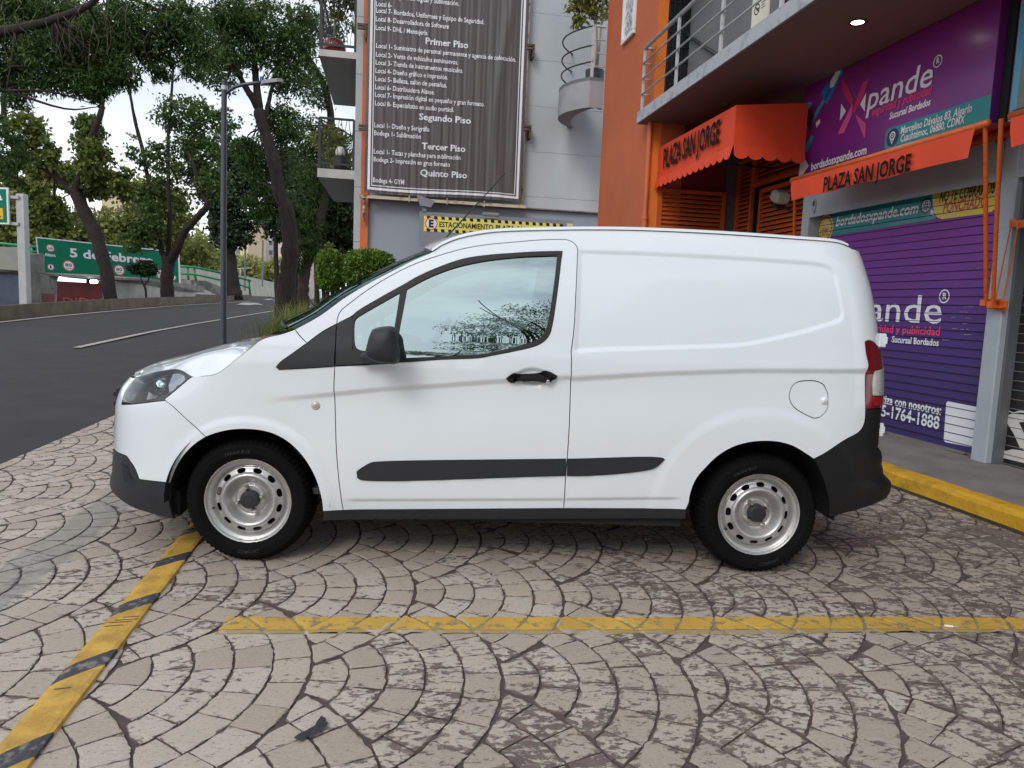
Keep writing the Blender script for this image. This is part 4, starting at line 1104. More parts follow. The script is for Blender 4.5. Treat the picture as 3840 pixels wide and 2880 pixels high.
for (s0, s1, h) in ((.04, .42, 0), (.46, .80, 0)):
    pts = []
    for q in range(9):
        f = q/8; s = s0 + (s1 - s0)*f
        e = np.array([ae[0][0], ae[0][1] + s*2*(HALF - ae[0][1]), ae[0][2]])
        pts.append(tuple(e + np.array([-.20*wsb(s)**.8 - .012, 0, .028*wsb(s)**.8 - .006 + .02*f*(1-f)])))
    wp.tube(pts, [.008]*3 + [.006]*6, 8)
wp.build('wiper', m_blk2, van, True)
an = MB()
A0_ = on_van(1650, 916, .62); A1_ = on_van(1895, 650, .62)
an.tube([A0_, tuple(np.array(A0_)*.93 + np.array(A1_)*.07), A1_], [.009, .005, .0022], 8)
an.build('antenna', m_blk2, van, True)
# ---- lamps
def head_surf(P):
    return S_off(P[:, 0], P[:, 1], np.full(len(P), .0))
hd = panel('headlight', Oq['head'], mat('lamp_housing', srgb(24, 25, 28), rough=0.25, var=.3, scale=14, coat=1), van, gap=.001, off=lambda u, z, d: -.030*sstep(.004, .03, d), flange=.02, corner=50)
panel('lens', Oq['head'], glass_mat('lamp_lens', (.72, .74, .76), .03, tintg=(1, 1, 1)), hd, gap=.0015, off=lambda u, z, d: np.full(len(u), .001), flange=0, corner=50)
def disc_on(u, z, r, off, mt, nm, par, prof=None, tilt=None):
    p, n = S_off(np.array([u]), np.array([z]), np.array([off])); q = MB()
    q.lathe(prof or [(0.0, r*.35), (r*.5, r*.28), (r*.85, r*.12), (r, 0), (r, -.01)], p[0], tuple(n[0]) if tilt is None else tilt, 28)
    return q.build(nm, mt, par, True)
m_chr = mat('lamp_reflector', srgb(205, 208, 212), rough=0.12, var=.1, metal=.9)
disc_on(-1.662, .832, .047, -.026, glass_mat('projector_glass', (.55, .6, .62), .35), 'projector', hd, prof=[(0, .03), (.02, .027), (.036, .016), (.044, 0), (.047, -.01)], tilt=(-.75, -.65, .1))
hr = MB()
for (us, mi) in (([(-1.60, .905), (-1.535, .893), (-1.505, .872), (-1.565, .826), (-1.60, .80), (-1.615, .84)], 0), ([(-1.73, .80), (-1.66, .785), (-1.655, .765), (-1.735, .757)], 0), ([(-1.71, .848), (-1.685, .852), (-1.68, .872), (-1.735, .862)], 0), ([(-1.86, .80), (-1.80, .835), (-1.70, .874), (-1.62, .892), (-1.62, .886), (-1.70, .866), (-1.80, .826), (-1.86, .785)], 0)):
    v, n = S_off(np.array([q[0] for q in us]), np.array([q[1] for q in us]), np.full(len(us), -.016))
    hr.add([tuple(q) for q in v], [tuple(range(len(us)))], mi)
hr.build('reflector', [m_chr], hd)
m_red = mat('lamp_red', (.20, .004, .010), rough=0.15, var=.35, scale=9, coat=1); m_clr = mat('lamp_clear', srgb(196, 196, 194), rough=0.18, var=.25, scale=60, coat=1, stretch=(1, 1, 6)); m_red2 = mat('lamp_red_bright', (.42, .008, .016), rough=.12, coat=1, var=.2)
tl_shape = L_('taill') + [(1.85, 1.128), (1.868, 1.08), (1.868, .85), (1.708, .8423)]
tl = panel('taillight', tl_shape, m_red, van, off=lambda u, z, d: .010*sstep(0, .014, d) - .02*sstep(1.80, 1.87, u)*0, gap=.001, corner=45, step=.012)
panel('clear_lens', [(1.735, .912), (1.733, .985), (1.742, 1.03), (1.86, 1.038), (1.862, .905)], m_clr, tl, off=lambda u, z, d: np.full(len(u), .0125), gap=0, flange=.006, step=.012)
panel('brake_lens', [(1.745, .862), (1.745, .902), (1.86, .896), (1.86, .856)], m_red2, tl, off=lambda u, z, d: np.full(len(u), .0125), gap=0, flange=.006, step=.012)
rep = disc_on(-.909, .7746, .020, .002, mat('repeater_lens', srgb(190, 180, 165), rough=.2, coat=1, var=.2, scale=80), 'side_repeater', van)
# ---- black lower parts
rb = L_('qb') + [(1.86, .845), (1.86, .64), (2.73, .62), (2.73, .36)] + L_('rbot')[::-1] + L_('archR')[:11:-1]
def rboff(u, z, d):
    zc_ = np.interp(u, [1.555, 1.645, 1.78, 1.874], [.418, .462, .5285, .540])
    return .006*sstep(0, .01, d) + .008*sstep(.004, -.012, z - zc_)*sstep(.15, .0, zc_ - z)
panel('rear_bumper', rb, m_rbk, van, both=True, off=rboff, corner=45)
sl_o = [Oq['sill'][0], Oq['sill'][1], Oq['sill'][2], (.8658, .3255), (.872, .277), (.279, .2535), (-.876, .2155)]
panel('sill', sl_o, m_blk, van, off=lambda u, z, d: .012*sstep(0, .012, d), gap=.001)
md = lambda u, z, d: .002 + .013*sstep(0, .010, d)
def mold(o, nm, par):
    fold = lambda u, z, d: .002 + .011*sstep(0, .008, d) + .006*np.clip(1 - np.abs(z - np.interp(u, [-.71, .27, .74], [.470, .513, .545]))/.045, 0, 1)
    return panel(nm, o, m_blk, par, off=fold, gap=0, step=.011, corner=50)
mold(Oq['mould1'], 'side_moulding', door); mold(Oq['mould2'], 'side_moulding', van)
# ---- fuel flap, handle, mirror
panel('fuel_flap', Oq['flap'], m_paint, van, gap=.0026, corner=70)
cp, cn = S_off(np.array([1.497]), np.array([.8805]), np.array([-.002])); q = MB()
q.lathe([(0, .014), (.010, .013), (.016, .008), (.0185, 0), (.0185, -.01)], cp[0], tuple(cn[0]), 24); q.build('flap_catch', m_paint, van, True)
def puff(outline, levels, mt, nm, par, n_smooth=40, name_k=None):
    """outline: (n,3) loop in van coordinates; levels: (y, scale) rings from the inside outwards"""
    O = np.array(outline); c = O.mean(0); V, F = [], []
    n = len(O)
    for (y, s) in levels:
        for p in O: V.append((c[0] + (p[0]-c[0])*s, y, c[2] + (p[2]-c[2])*s))
    for i in range(len(levels) - 1):
        for k in range(n): F.append((i*n+k, i*n+(k+1) % n, (i+1)*n+(k+1) % n, (i+1)*n+k))
    V.append((c[0], levels[-1][0] - .004, c[2])); e = len(V) - 1; b = (len(levels)-1)*n
    F += [(b+k, b+(k+1) % n, e) for k in range(n)]
    return mesh_obj(nm, V, F, mt, par, True)
hp = smooth_poly(Oq['handle'], 70, .008)
hy = S(hp[:, 0], hp[:, 1])[:, 1].mean()
hloop = [(p[0], 0, p[1]) for p in hp][::-1]
hnd = panel('handle', Oq['handle'], m_blk2, door, off=lambda u, z, d: .006 + .030*sstep(0, .013, d) - .006*np.exp(-((u - .09)/.05)**2), gap=0, step=.007, flange=.012, corner=70)
disc_on(.1729, .9517, .009, .042, m_chr, 'lock', hnd)
mpx = [(385, 1045), (395, 990), (430, 870), (450, 845), (480, 835), (600, 828), (625, 850), (645, 960), (660, 1080), (650, 1125), (620, 1138), (560, 1130), (480, 1120), (410, 1085)]
ml = [on_van(1200 + x/2.212, 850 + y/2.212, -.13) for x, y in mpx]
mp2 = smooth_poly([(p[0], p[2]) for p in ml], 60, .012)
if 0.5*np.sum(mp2[:, 0]*np.roll(mp2[:, 1], -1) - np.roll(mp2[:, 0], -1)*mp2[:, 1]) > 0: mp2 = mp2[::-1]
mir = puff([(p[0], 0, p[1]) for p in mp2][::-1], [(-.035, .70), (-.05, .86), (-.08, .965), (-.125, 1.0), (-.165, .985), (-.195, .93), (-.212, .82), (-.222, .60), (-.226, .3)], m_blk, 'mirror', door)
mg = MB(); mx1 = max(p[0] for p in mp2); mz0, mz1 = min(p[1] for p in mp2), max(p[1] for p in mp2)
mg.box((mx1 - .040, -.20, mz0 + .025), (mx1 - .022, -.07, mz1 - .03), bev=.004)
mg.build('mirror_glass', mat('mirror_silver', (.7, .72, .74), rough=.02, metal=1.0, var=.01), mir)
ma = MB(); ma.box((-.70, -.07, .985), (-.585, .02, 1.028), bev=.012); ma.build('mirror_arm', m_blk, mir, True, auto=40)
# ---- rear door hinges
for z, hx_ in ((1.175, 0.0), (.728, .030)):
    hg = MB()
    hg.box((1.812 + hx_, .134, z - .034), (1.848 + hx_, .165, z + .034), bev=.004); hg.box((1.842 + hx_, .130, z - .018), (1.852 + hx_, .15, z + .018), bev=.003)
    hg.build('rear_door_hinge', m_paint, van)
# ---- wheels
m_tyre = mat('tyre_rubber', (.0042, .0042, .0045), rough=0.78, var=0.3, scale=8, bump=0.12, bscale=220, spec=.12)
m_rim = mat('rim_silver', srgb(196, 196, 194), rough=0.38, var=0.10, scale=7, metal=0.68, col2=srgb(180, 179, 176))
m_cap = mat('hub_cap_black', srgb(40, 41, 45), rough=0.5)
m_nut = mat('nut_steel', srgb(190, 186, 180), rough=0.28, metal=0.8)
RP = pchip([0, .050, .064, .070, .074, .085, .100, .114, .122, .130, .138, .148, .158, .163, .166, .170, .176, .184, .193, .198, .203, .2075], [.046, .046, .046, .050, .058, .052, .030, .010, .006, .011, .022, .027, .030, .036, .050, .048, .030, .020, .016, .004, .000, .004])
def rim_surf(P):
    f = lambda q: np.stack([q[:, 0], RP(np.hypot(q[:, 0], q[:, 1])), q[:, 1]], 1)
    e = 8e-4; a = f(P); N = np.cross(f(P + [e, 0]) - f(P - [e, 0]), f(P + [0, e]) - f(P - [0, e])); N /= np.linalg.norm(N, axis=1)[:, None]
    return a, N
def make_wheel(rot, nutrot):
    w = empty('wheel'); w.parent = van
    # tyre with shoulder cuts
    prof = [(.196, .03), (.203, .006), (.207, -.003), (.214, -.008), (.220, -.0085), (.222, -.0105), (.235, -.0165), (.250, -.0175), (.262, -.0145), (.264, -.0155), (.274, -.009), (.283, .0), (.290, .010), (.2955, .021), (.2985, .034), (.3005, .055), (.3005, .058), (.294, .060), (.294, .067), (.301, .069), (.3015, .098), (.295, .1), (.295, .107), (.3015, .109), (.3005, .14), (.2985, .16), (.290, .182), (.262, .206), (.215, .20), (.2, .16)]
    n = 216; V, F = [], []
    for (r, h) in prof:
        for k in range(n):
            t = 2*math.pi*k/n; rr, hh = r, h
            if .283 <= r and h < .05 and k % 3 == 0: rr -= .0055; hh += .003
            if r >= .2985 and .06 < h < .16 and k % 6 in (0, 1): rr -= .004
            z = rr*math.sin(t); z = max(z, -.2985)
            V.append((rr*math.cos(t), hh, z))
    for i in range(len(prof) - 1):
        for k in range(n):
            k2 = (k+1) % n; F.append((i*n+k, (i+1)*n+k, (i+1)*n+k2, i*n+k2))
    tyre = mesh_obj('tyre', V, F, m_tyre, w, True)
    def arc(body, mid, r0, cap, span, flip):      # raised sidewall writing
        tl = MB()
        def fn(p):
            a = mid + (p[0] if flip else -p[0])
            r = r0 + (-p[1] if flip else p[1])
            return (r*math.cos(a), -.0188, r*math.sin(a))
        put_text(tl, body, fn, -span/2, span/2, 0, cap, bold=.02, shear=.2)
        tl.build('sidewall_lettering', mat('tyre_letters', srgb(34, 34, 35), rough=.7), w)
    arc('COMFORT', math.radians(-88) + rot, .252, .016, .42, True)
    arc('195/60 R15', math.radians(100) + rot, .236, .014, .50, False)
    out = [(.2075*math.cos(t), .2075*math.sin(t)) for t in np.linspace(0, 2*math.pi, 97)[:-1]]
    slots = []
    for k in range(12):
        a0 = math.radians(75 + 30*k) + rot; R = .147; hw, hl_ = .0115, .021
        pts = []
        for t in np.linspace(0, 2*math.pi, 17)[:-1]:
            lx = hl_*math.copysign(abs(math.cos(t))**.7, math.cos(t)); ly = hw*math.copysign(abs(math.sin(t))**.8, math.sin(t))
            aa = a0 + lx/R; pts.append(((R + ly)*math.cos(aa), (R + ly)*math.sin(aa)))
        slots.append(pts)
    rim = panel('rim', out, m_rim, w, holes=slots, step=.0055, surf=rim_surf, flange=.006, gap=0, smooth_out=False, corner=179)
    hc = MB(); hc.lathe([(0, .012), (.018, .012), (.019, .0135), (.024, .0135), (.025, .012), (.038, .014), (.0435, .020), (.045, .034), (.045, .05)], (0, 0, 0), (0, 1, 0), 36); hc.build('hub_cap', m_cap, w, True, auto=35)
    for k in range(4):
        a = nutrot + k*math.pi/2; c = (.0595*math.cos(a), 0, .0595*math.sin(a)); nb = MB()
        nb.lathe([(0, .012), (.007, .013), (.0105, .020), (.0115, .030), (.013, .034), (.013, .05)], c, (0, 1, 0), 12); nb.build('wheel_nut', m_nut, w, True, auto=30)
    vb = MB(); a = math.radians(195) + rot; vb.tube([(.178*math.cos(a), .036, .178*math.sin(a)), (.172*math.cos(a), .012, .172*math.sin(a))], [.006, .004], 8); vb.build('valve', m_cap, w)
    dr = MB(); dr.lathe([(.0, .075), (.155, .075), (.16, .09), (.16, .18), (.0, .18)], (0, 0, 0), (0, 1, 0), 32); dr.build('brake_drum', m_under, w)
    return w
w1 = make_wheel(0.0, math.radians(17)); w1.location = (-1.2335, .055, .2985)
w2 = make_wheel(math.radians(13), math.radians(33)); w2.location = (1.2445, .055, .2985)
for (x, src) in ((-1.2335, w1), (1.2445, w2)):
    c = copy_tree(src, van); c.location = (x, 2*HALF - .055, .2985); c.rotation_euler = (0, 0, math.pi)
# ---- wheel arches and underbody
def arch(x, r, y0, y1, zt):
    lb = MB(); n = 28; V = []
    for y in (y0, y1):
        for k in range(n + 1):
            t = math.pi*(1.02*k/n - .01); V.append((x + r*math.cos(t), y, .30 + (zt - .30)*max(math.sin(t), -.3)))
    lb.add(V, [(k, k+1, n+1+k+1, n+1+k) for k in range(n)] + [tuple(range(n+1, 2*n+2))])
    lb.build('wheel_arch_liner', m_dark, van)
for (x, r, z) in ((-1.225, .385, .685), (1.22, .385, .705)):
    arch(x, r, .02, .40, z); arch(x, r, 2*HALF - .02, 2*HALF - .40, z)
ub = MB()
ub.box((-.86, .075, .225), (.86, 2*HALF - .075, .33)); ub.box((-1.98, .42, .27), (-.84, 2*HALF - .42, .60)); ub.box((.84, .42, .27), (1.88, 2*HALF - .42, .60))
ub.box((-1.70, .13, .20), (-1.58, .5, .32)); 
ub.tube([(-.6, 1.0, .20), (1.0, 1.05, .20), (1.3, 1.2, .22)], .03, 8); ub.tube([(1.2445, .2, .29), (1.2445, 1.56, .29)], .04, 8)
ub.build('underbody', m_under, van)
# front end behind the bumper, grille, engine bay floor
ge = MB()
ge.box((-2.085, .55, .52), (-2.05, 1.214, .76), bev=.01)
for z in (.56, .61, .66, .71): ge.box((-2.098, .56, z), (-2.084, 1.204, z + .02))
ge.build('grille', m_blk2, van)
# ---- cabin
ci = MB()
ci.box((-.95, .10, .33), (.42, 2*HALF - .10, .36)); ci.box((.34, .24, .36), (.37, 2*HALF - .24, 1.56)); ci.box((-1.05, .16, .36), (-1.0, 2*HALF - .16, 1.02))
V = [(-1.02, .10, .98), (-.70, .10, 1.03), (-.55, .10, .98), (-.55, .10, .70)]
ci.prism([(-1.05, .96), (-.72, 1.06), (-.56, 1.03), (-.54, .80), (-.70, .62), (-1.05, .60)], lambda p: (p[0], .11, p[1]), lambda p: (p[0], 2*HALF - .11, p[1]))
ci.box((-.12, .30, 1.59), (.35, 2*HALF - .30, 1.60))
ci.build('cabin_lining', m_int, van)
for y in (.42, 1.34):
    st = MB()
    st.box((-.33, y - .24, .62), (.16, y + .24, .78), bev=.04)
    fnb = lambda p: (p[0] + .30*(p[2] - .75), p[1], p[2])
    sb = MB(fnb); sb.box((.06, y - .23, .74), (.17, y + .23, 1.28), bev=.04); sb.box((.07, y - .13, 1.31), (.15, y + .13, 1.50), bev=.035); sb.tube([(.11, y - .05, 1.26), (.11, y - .05, 1.34)], .008); sb.tube([(.11, y + .05, 1.26), (.11, y + .05, 1.34)], .008)
    st.V += sb.V; k0 = len(st.V) - len(sb.V); st.F += [tuple(i + k0 for i in f) for f in sb.F]; st.M += sb.M
    st.build('seat', m_seat, van, True, auto=30)
sw_ = MB(); n = 28
ring = []
for k in range(n + 1):
    t = 2*math.pi*k/n; ring.append((-.42 + .10*math.sin(t), .42 + .185*math.cos(t), 1.03 + .155*math.sin(t)))
sw_.tube(ring, .014, 8, cap=False); sw_.tube([(-.42, .24, 1.03), (-.46, .42, 1.0), (-.42, .60, 1.03)], .012); sw_.tube([(-.44, .42, 1.01), (-.62, .42, .93)], .03)
sw_.build('steering_wheel', m_blk2, van, True)
# ================================================================== shops on the right
def set_ramp(node, stops):
    r = node.color_ramp
    while len(r.elements) < len(stops): r.elements.new(1.0)
    for i, (p, c) in enumerate(stops): r.elements[i].position = p; r.elements[i].color = (*c, 1)
z3 = lambda x, y: (1300 + x/1.843, y/1.843)
z4 = lambda x, y: (2100 + x/1.843, y/1.843)
z5 = lambda x, y: (2840 + x/1.843, y/1.843)
z6 = lambda x, y: (2840 + x/1.659, 700 + y/1.659)
m_gwall = mat('shop_grey_paint', srgb(168, 176, 182), rough=.7, scale=2, bump=.25, bscale=60, col2=srgb(154, 162, 168))
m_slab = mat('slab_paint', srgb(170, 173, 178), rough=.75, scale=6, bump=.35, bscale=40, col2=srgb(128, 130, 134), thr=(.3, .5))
m_soffit = mat('soffit_shaded', srgb(112, 100, 99), rough=.8, scale=1.0, var=.05)  # darker than the slab edge; shade under the slab put into the colour
m_terra = mat('terracotta_paint', srgb(194, 104, 64), rough=.8, scale=.8, bump=.3, bscale=70, col2=srgb(178, 92, 56))
m_orange = mat('orange_paint', srgb(236, 128, 44), rough=.65, scale=2, bump=.2, col2=srgb(220, 114, 38))
m_louv = mat('louvre_orange', srgb(196, 92, 36), rough=.6, scale=3, col2=srgb(168, 76, 30))
m_rail = mat('rail_white', srgb(188, 188, 188), rough=.5, scale=14, col2=srgb(150, 150, 150), thr=(.3, .5))
m_blackg = mat('dark_glazing', (.012, .013, .014), rough=.25, var=.2)
m_void = mat('dark_recess', (.010, .010, .011), rough=.8, var=.2)
m_pole = mat('awning_pole_orange', srgb(206, 96, 36), rough=.45, scale=20, col2=srgb(176, 78, 34), thr=(.3, .45))

shop = empty('shop_building', W((1.5, .2, 0)), -TH, label='grey and terracotta shop building with roller shutters and a projecting balcony', cat='building')
bpy.context.view_layer.update()
SINV = shop.matrix_world.inverted()
def sbuild(mb, name, mats, **k):
    o = mb.build(name, mats, None, **k)
    o.parent = shop; o.matrix_parent_inverse = SINV
    return o
TB, CA, UW = -1.2, 4.92, -.72              # plane of the terracotta wall, its near corner
q = MB(W); q.box((CA, TB, -.1), (7.39, TB + .5, 8.2)); sbuild(q, 'terracotta_wall', m_terra)
q = MB(W); q.box((CA - .004, TB + .003, -.1), (CA + .2, TB + .15, 8.1)); sbuild(q, 'corner_strip', m_orange)
q = MB(W); q.box((-.157, 0, .12), (0, .22, 3.93), bev=.012); sbuild(q, 'pilaster', m_gwall)
q = MB(W); q.box((2.715, 0, .12), (2.86, .22, 3.93), bev=.012); sbuild(q, 'pilaster', m_gwall)
q = MB(W); q.box((0.002, .004, 2.443), (2.713, .022, 3.93)); q.box((.002, .25, 2.6), (2.713, .3, 3.9)); sbuild(q, 'lintel', m_gwall)
q = MB(W); q.box((-4.2, .004, 2.443), (-.159, .03, 3.93)); q.box((-4.2, .25, 2.6), (-.159, .3, 3.9)); sbuild(q, 'lintel', m_gwall)
q = MB(W); q.box((-4.2, .5, .1), (2.86, .6, 3.95)); q.box((2.86, .5, .1), (5.2, .6, 3.95)); q.box((CA + .21, TB + .5, .1), (CA + .3, .6, 3.95)); q.box((2.86, .22, .1), (4.195, .3, 3.95)); q.box((4.425, .22, .1), (CA + .2, .3, 3.95)); q.box((4.195, .22, 3.07), (4.425, .3, 3.95)); sbuild(q, 'dark_backing', m_void)  # near-black backing added behind the openings to block sky light
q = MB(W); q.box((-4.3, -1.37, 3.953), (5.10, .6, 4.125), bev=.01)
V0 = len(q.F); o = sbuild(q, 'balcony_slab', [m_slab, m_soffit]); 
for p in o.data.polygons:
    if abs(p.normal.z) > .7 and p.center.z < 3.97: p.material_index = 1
q = MB(W); q.box((-4.3, -1.5, 6.45), (4.9, 1.2, 6.6)); sbuild(q, 'upper_shade_slab', m_slab)  # slab out of view, set low and deep to shade the wall below
q = MB(W); q.box((-4.3, UW, 4.13), (CA + .1, UW + .2, 6.9)); sbuild(q, 'upper_wall', mat('upper_grey', srgb(112, 114, 118), rough=.7, scale=1.5))
q = MB(W); q.box((CA - .02, TB + .153, 4.13), (CA + .1, UW - .002, 6.9)); 
for i in range(4): q.box((CA - .03, TB + .16 + .07*i, 4.13), (CA - .022, TB + .166 + .07*i, 6.9), 1)
for i in range(14): q.box((CA - .034, TB + .155, 4.2 + .2*i), (CA - .026, UW - .003, 4.208 + .2*i), 1)
sbuild(q, 'window_grille', [m_blackg, mat('grille_bar', srgb(44, 46, 48), rough=.5)])
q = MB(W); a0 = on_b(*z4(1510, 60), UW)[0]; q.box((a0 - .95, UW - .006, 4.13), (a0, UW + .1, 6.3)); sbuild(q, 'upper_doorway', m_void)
q = MB(W); p0, p1 = on_b(*z4(872, 235), UW - .03), on_b(*z4(1105, 395), UW - .03); q.tube([p0, p1], .022, 8); sbuild(q, 'stair_rail', mat('dark_steel', srgb(58, 58, 60), rough=.5), smooth=True)
# downpipe on the corner
q = MB(W); q.tube([(CA - .03, TB - .035, -.05), (CA - .03, TB - .035, 2.62)], .042, 12); q.tube([(CA - .03, TB - .035, 2.60), (CA - .03, TB - .035, 3.95)], .036, 12)
q.tube([(CA - .03, TB - .035, 2.58), (CA - .03, TB - .035, 2.64)], .05, 12); sbuild(q, 'downpipe', mat('pipe_terracotta', srgb(196, 100, 58), rough=.55), smooth=True, auto=40)
# balcony railing
PB = -1.315
rails = (4.36, 4.575, 4.79)
rl_ = empty('balcony_railing'); rl_.parent = shop; rl_.matrix_parent_inverse = SINV
def rbuild(mb, name, mats, **k):
    o = mb.build(name, mats, None, **k); o.parent = rl_; return o
for a in (5.06, 3.83, 2.58, 1.33, .08, -1.17):
    q = MB(W); q.box((a - .028, PB - .012, 4.12), (a + .028, PB + .012, 4.985)); rbuild(q, 'post', m_rail)
q = MB(W); q.tube([(5.06, PB, 5.0), (-4.0, PB, 5.0)], .027, 10); q.tube([(5.06, PB, 5.0), (5.06, TB + .01, 5.0)], .022, 8); rbuild(q, 'handrail', m_rail, smooth=True)
for z in rails:
    q = MB(W); q.tube([(5.06, PB - .02, z), (-4.0, PB - .02, z)], .0125, 8); q.tube([(5.06, PB - .02, z), (5.06, TB + .01, z)], .0115, 8); rbuild(q, 'rail', m_rail, smooth=True)
# barred window in the terracotta wall
wf = [on_b(*z4(x, y), TB - .02) for x, y in ((430, 320), (515, 228))]
a1, a0 = wf[0][0], wf[1][0]; zb = (wf[0][2] + wf[1][2])/2
win = empty('window'); win.parent = shop; win.matrix_parent_inverse = SINV
q = MB(W); t = .07
for lo, hi in (((a0, TB - .05, zb), (a1, TB, zb + t)), ((a0, TB - .05, zb + t), (a0 + t, TB, zb + .80)), ((a1 - t, TB - .05, zb + t), (a1, TB, zb + .80)), ((a0, TB - .05, zb + .80), (a1, TB, zb + .87))): q.box(lo, hi, bev=.008)
o = q.build('frame', mat('frame_white', srgb(226, 224, 220), rough=.5)); o.parent = win
q = MB(W); q.quad((a1 - t, TB - .012, zb + t), (a0 + t, TB - .012, zb + t), (a0 + t, TB - .012, zb + .8), (a1 - t, TB - .012, zb + .8))
o = q.build('pane', mat('frosted_pane', srgb(206, 208, 212), rough=.25, scale=16, col2=srgb(120, 126, 134), thr=(.42, .56), bump=.5)); o.parent = win
# louvred entrance recess
def louvre(name, along, lo, hi, z0, z1, depth, fr=.05, pitch=.062):
    """along 'b': faces the viewer at a = depth; along 'a': parallel to the shops at b = depth"""
    q = MB((lambda p: W((depth - p[1], p[0], p[2]))) if along == 'b' else (lambda p: W((p[0], depth - p[1], p[2]))))
    q.box((lo, .0, z0), (lo + fr, .05, z1)); q.box((hi - fr, .0, z0), (hi, .05, z1)); q.box((lo + fr, 0, z1 - fr), (hi - fr, .05, z1)); q.box((lo + fr, 0, z0), (hi - fr, .05, z0 + fr))
    z = z0 + fr + .01
    while z < z1 - fr - .05:
        q.add([(lo + fr, .045, z), (hi - fr, .045, z), (hi - fr, .045, z + .012), (lo + fr, .045, z + .012), (lo + fr, .008, z + .038), (hi - fr, .008, z + .038), (hi - fr, .008, z + .05), (lo + fr, .008, z + .05)],
              [(0, 1, 2, 3), (3, 2, 6, 7), (0, 4, 5, 1), (4, 7, 6, 5)])
        z += pitch
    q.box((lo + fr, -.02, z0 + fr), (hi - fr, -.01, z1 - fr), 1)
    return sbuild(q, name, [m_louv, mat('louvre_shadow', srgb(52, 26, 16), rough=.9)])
louvre('louvre_panel', 'b', TB + .16, -.01, .13, 3.04, CA)
q = MB(W); q.box((CA - .02, -.01, .12), (CA + .2, .19, 3.9)); sbuild(q, 'entrance_column', mat('dark_column', srgb(84, 84, 86), rough=.7))
q = MB(W); q.box((CA + .02, TB + .16, 3.05), (CA + .1, .0, 3.95)); sbuild(q, 'entrance_header', mat('dark_red_panel', srgb(120, 40, 24), rough=.6))
louvre('louvre_panel', 'a', 4.42, CA - .03, .13, 3.5, .20)
louvre('louvre_panel', 'a', 2.87, 4.20, .13, 3.0, .20)
louvre('louvre_panel', 'a', 2.87, 4.42, 3.06, 3.55, .20)
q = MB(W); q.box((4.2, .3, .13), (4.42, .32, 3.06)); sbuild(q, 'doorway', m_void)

# ---- ceiling downlights
m_bez = mat('light_bezel', srgb(70, 66, 66), rough=.4)
for i, (px, mt, lab) in enumerate(((z5(693, 155), emit_mat('lamp_glow', (1.0, .98, .94), 9.0), 'lit round recessed downlight in the balcony soffit above the purple sign'), (z4(1135, 722), mat('lamp_off', srgb(150, 146, 142), rough=.3), 'unlit round recessed downlight above the scalloped orange awning'))):
    d = ray(*px); P = CAM + d*((3.95 - EYE)/d.z)
    lt_ = empty('downlight', P, 0, label=lab, cat='light')
    q = MB(); q.lathe([(.055, -.002), (.075, -.008), (.082, -.004), (.083, .004)], (0, 0, 0), (0, 0, 1), 32); q.F = q.F[:-2]; q.M = q.M[:-2]; q.build('bezel', m_bez, lt_, True)
    q = MB(); q.lathe([(0, -.004), (.04, -.004), (.056, .0), (.056, .002)], (0, 0, 0), (0, 0, 1), 32); q.build('lamp', mt, lt_, True)
    if i == 0:
        sp = bpy.data.lights.new('downlight_beam', 'SPOT'); sp.energy = 18; sp.spot_size = math.radians(100); sp.spot_blend = .6; sp.shadow_soft_size = .04; sp.color = (1, .96, .9)
        so = bpy.data.objects.new('downlight_beam', sp); COL.objects.link(so); so.parent = lt_; so.location = (0, 0, -.012)

# ---- printed sign above the shutter
def polyplane(mb, pts, fn, mi=0): mb.add([fn(p) for p in pts], [tuple(range(len(pts)))], mi)
def disc_pts(c, r, n=28, r2=None): return [(c[0] + r*math.cos(2*math.pi*k/n), c[1] + (r2 or r)*math.sin(2*math.pi*k/n)) for k in range(n)]
def ring_poly(mb, c, r0, r1, fn, mi=0, n=32):
    V = [fn((c[0] + r*math.cos(2*math.pi*k/n), c[1] + r*math.sin(2*math.pi*k/n))) for r in (r0, r1) for k in range(n)]
    mb.add(V, [(k, (k+1) % n, n + (k+1) % n, n + k) for k in range(n)], mi)
def flat(name, col, rough=.35): return mat(name, col, rough=rough, var=.03, coat=.25)
SB = -.10
def signpx(zf, x, y, b): 
    p = on_b(*zf(x, y), b); return (p[0], p[2])
def on_sign(b): return lambda p: W((p[0], b, p[1]))
sg = empty('shop_sign', W((1.46, SB, 2.862)), -TH, label='purple printed shop sign with a pink X emblem and teal address band', cat='sign')
bpy.context.view_layer.update(); SGI = sg.matrix_world.inverted()
def sgb(mb, name, mats, root=sg, inv=SGI, **k):
    o = mb.build(name, mats, None, **k); o.parent = root; o.matrix_parent_inverse = inv; return o
mt, n, l, b = _new('sign_purple'); tc = n.new('ShaderNodeTexCoord'); sx = n.new('ShaderNodeSeparateXYZ'); rp = n.new('ShaderNodeValToRGB')
l.new(tc.outputs['Generated'], sx.inputs[0]); l.new(sx.outputs['Z'], rp.inputs[0])
set_ramp(rp, ((0.0, srgb(78, 38, 116)), (.35, srgb(124, 38, 132)), (1.0, srgb(120, 30, 112))))
l.new(rp.outputs[0], b.inputs['Base Color']); b.inputs['Roughness'].default_value = .3; b.inputs['Coat Weight'].default_value = .3; b.inputs['Coat Roughness'].default_value = .18
m_sign = mt
q = MB(W); q.box((.075, SB, 2.862), (2.85, -.002, 3.945)); sgb(q, 'panel', m_sign)
sb1, sb2, sb3 = SB - .002, SB - .004, SB - .006
P5 = lambda pts, b=sb1: [signpx(z5, x, y, b) for x, y in pts]
q = MB()
for pts, mi in (([(905, 890), (1618, 650), (1604, 838), (892, 1040), (880, 1020), (888, 915)], 0),):
    polyplane(q, P5(pts), on_sign(sb1), mi)
sgb(q, 'address_band', flat('teal_print', srgb(0, 138, 140)))
q = MB()
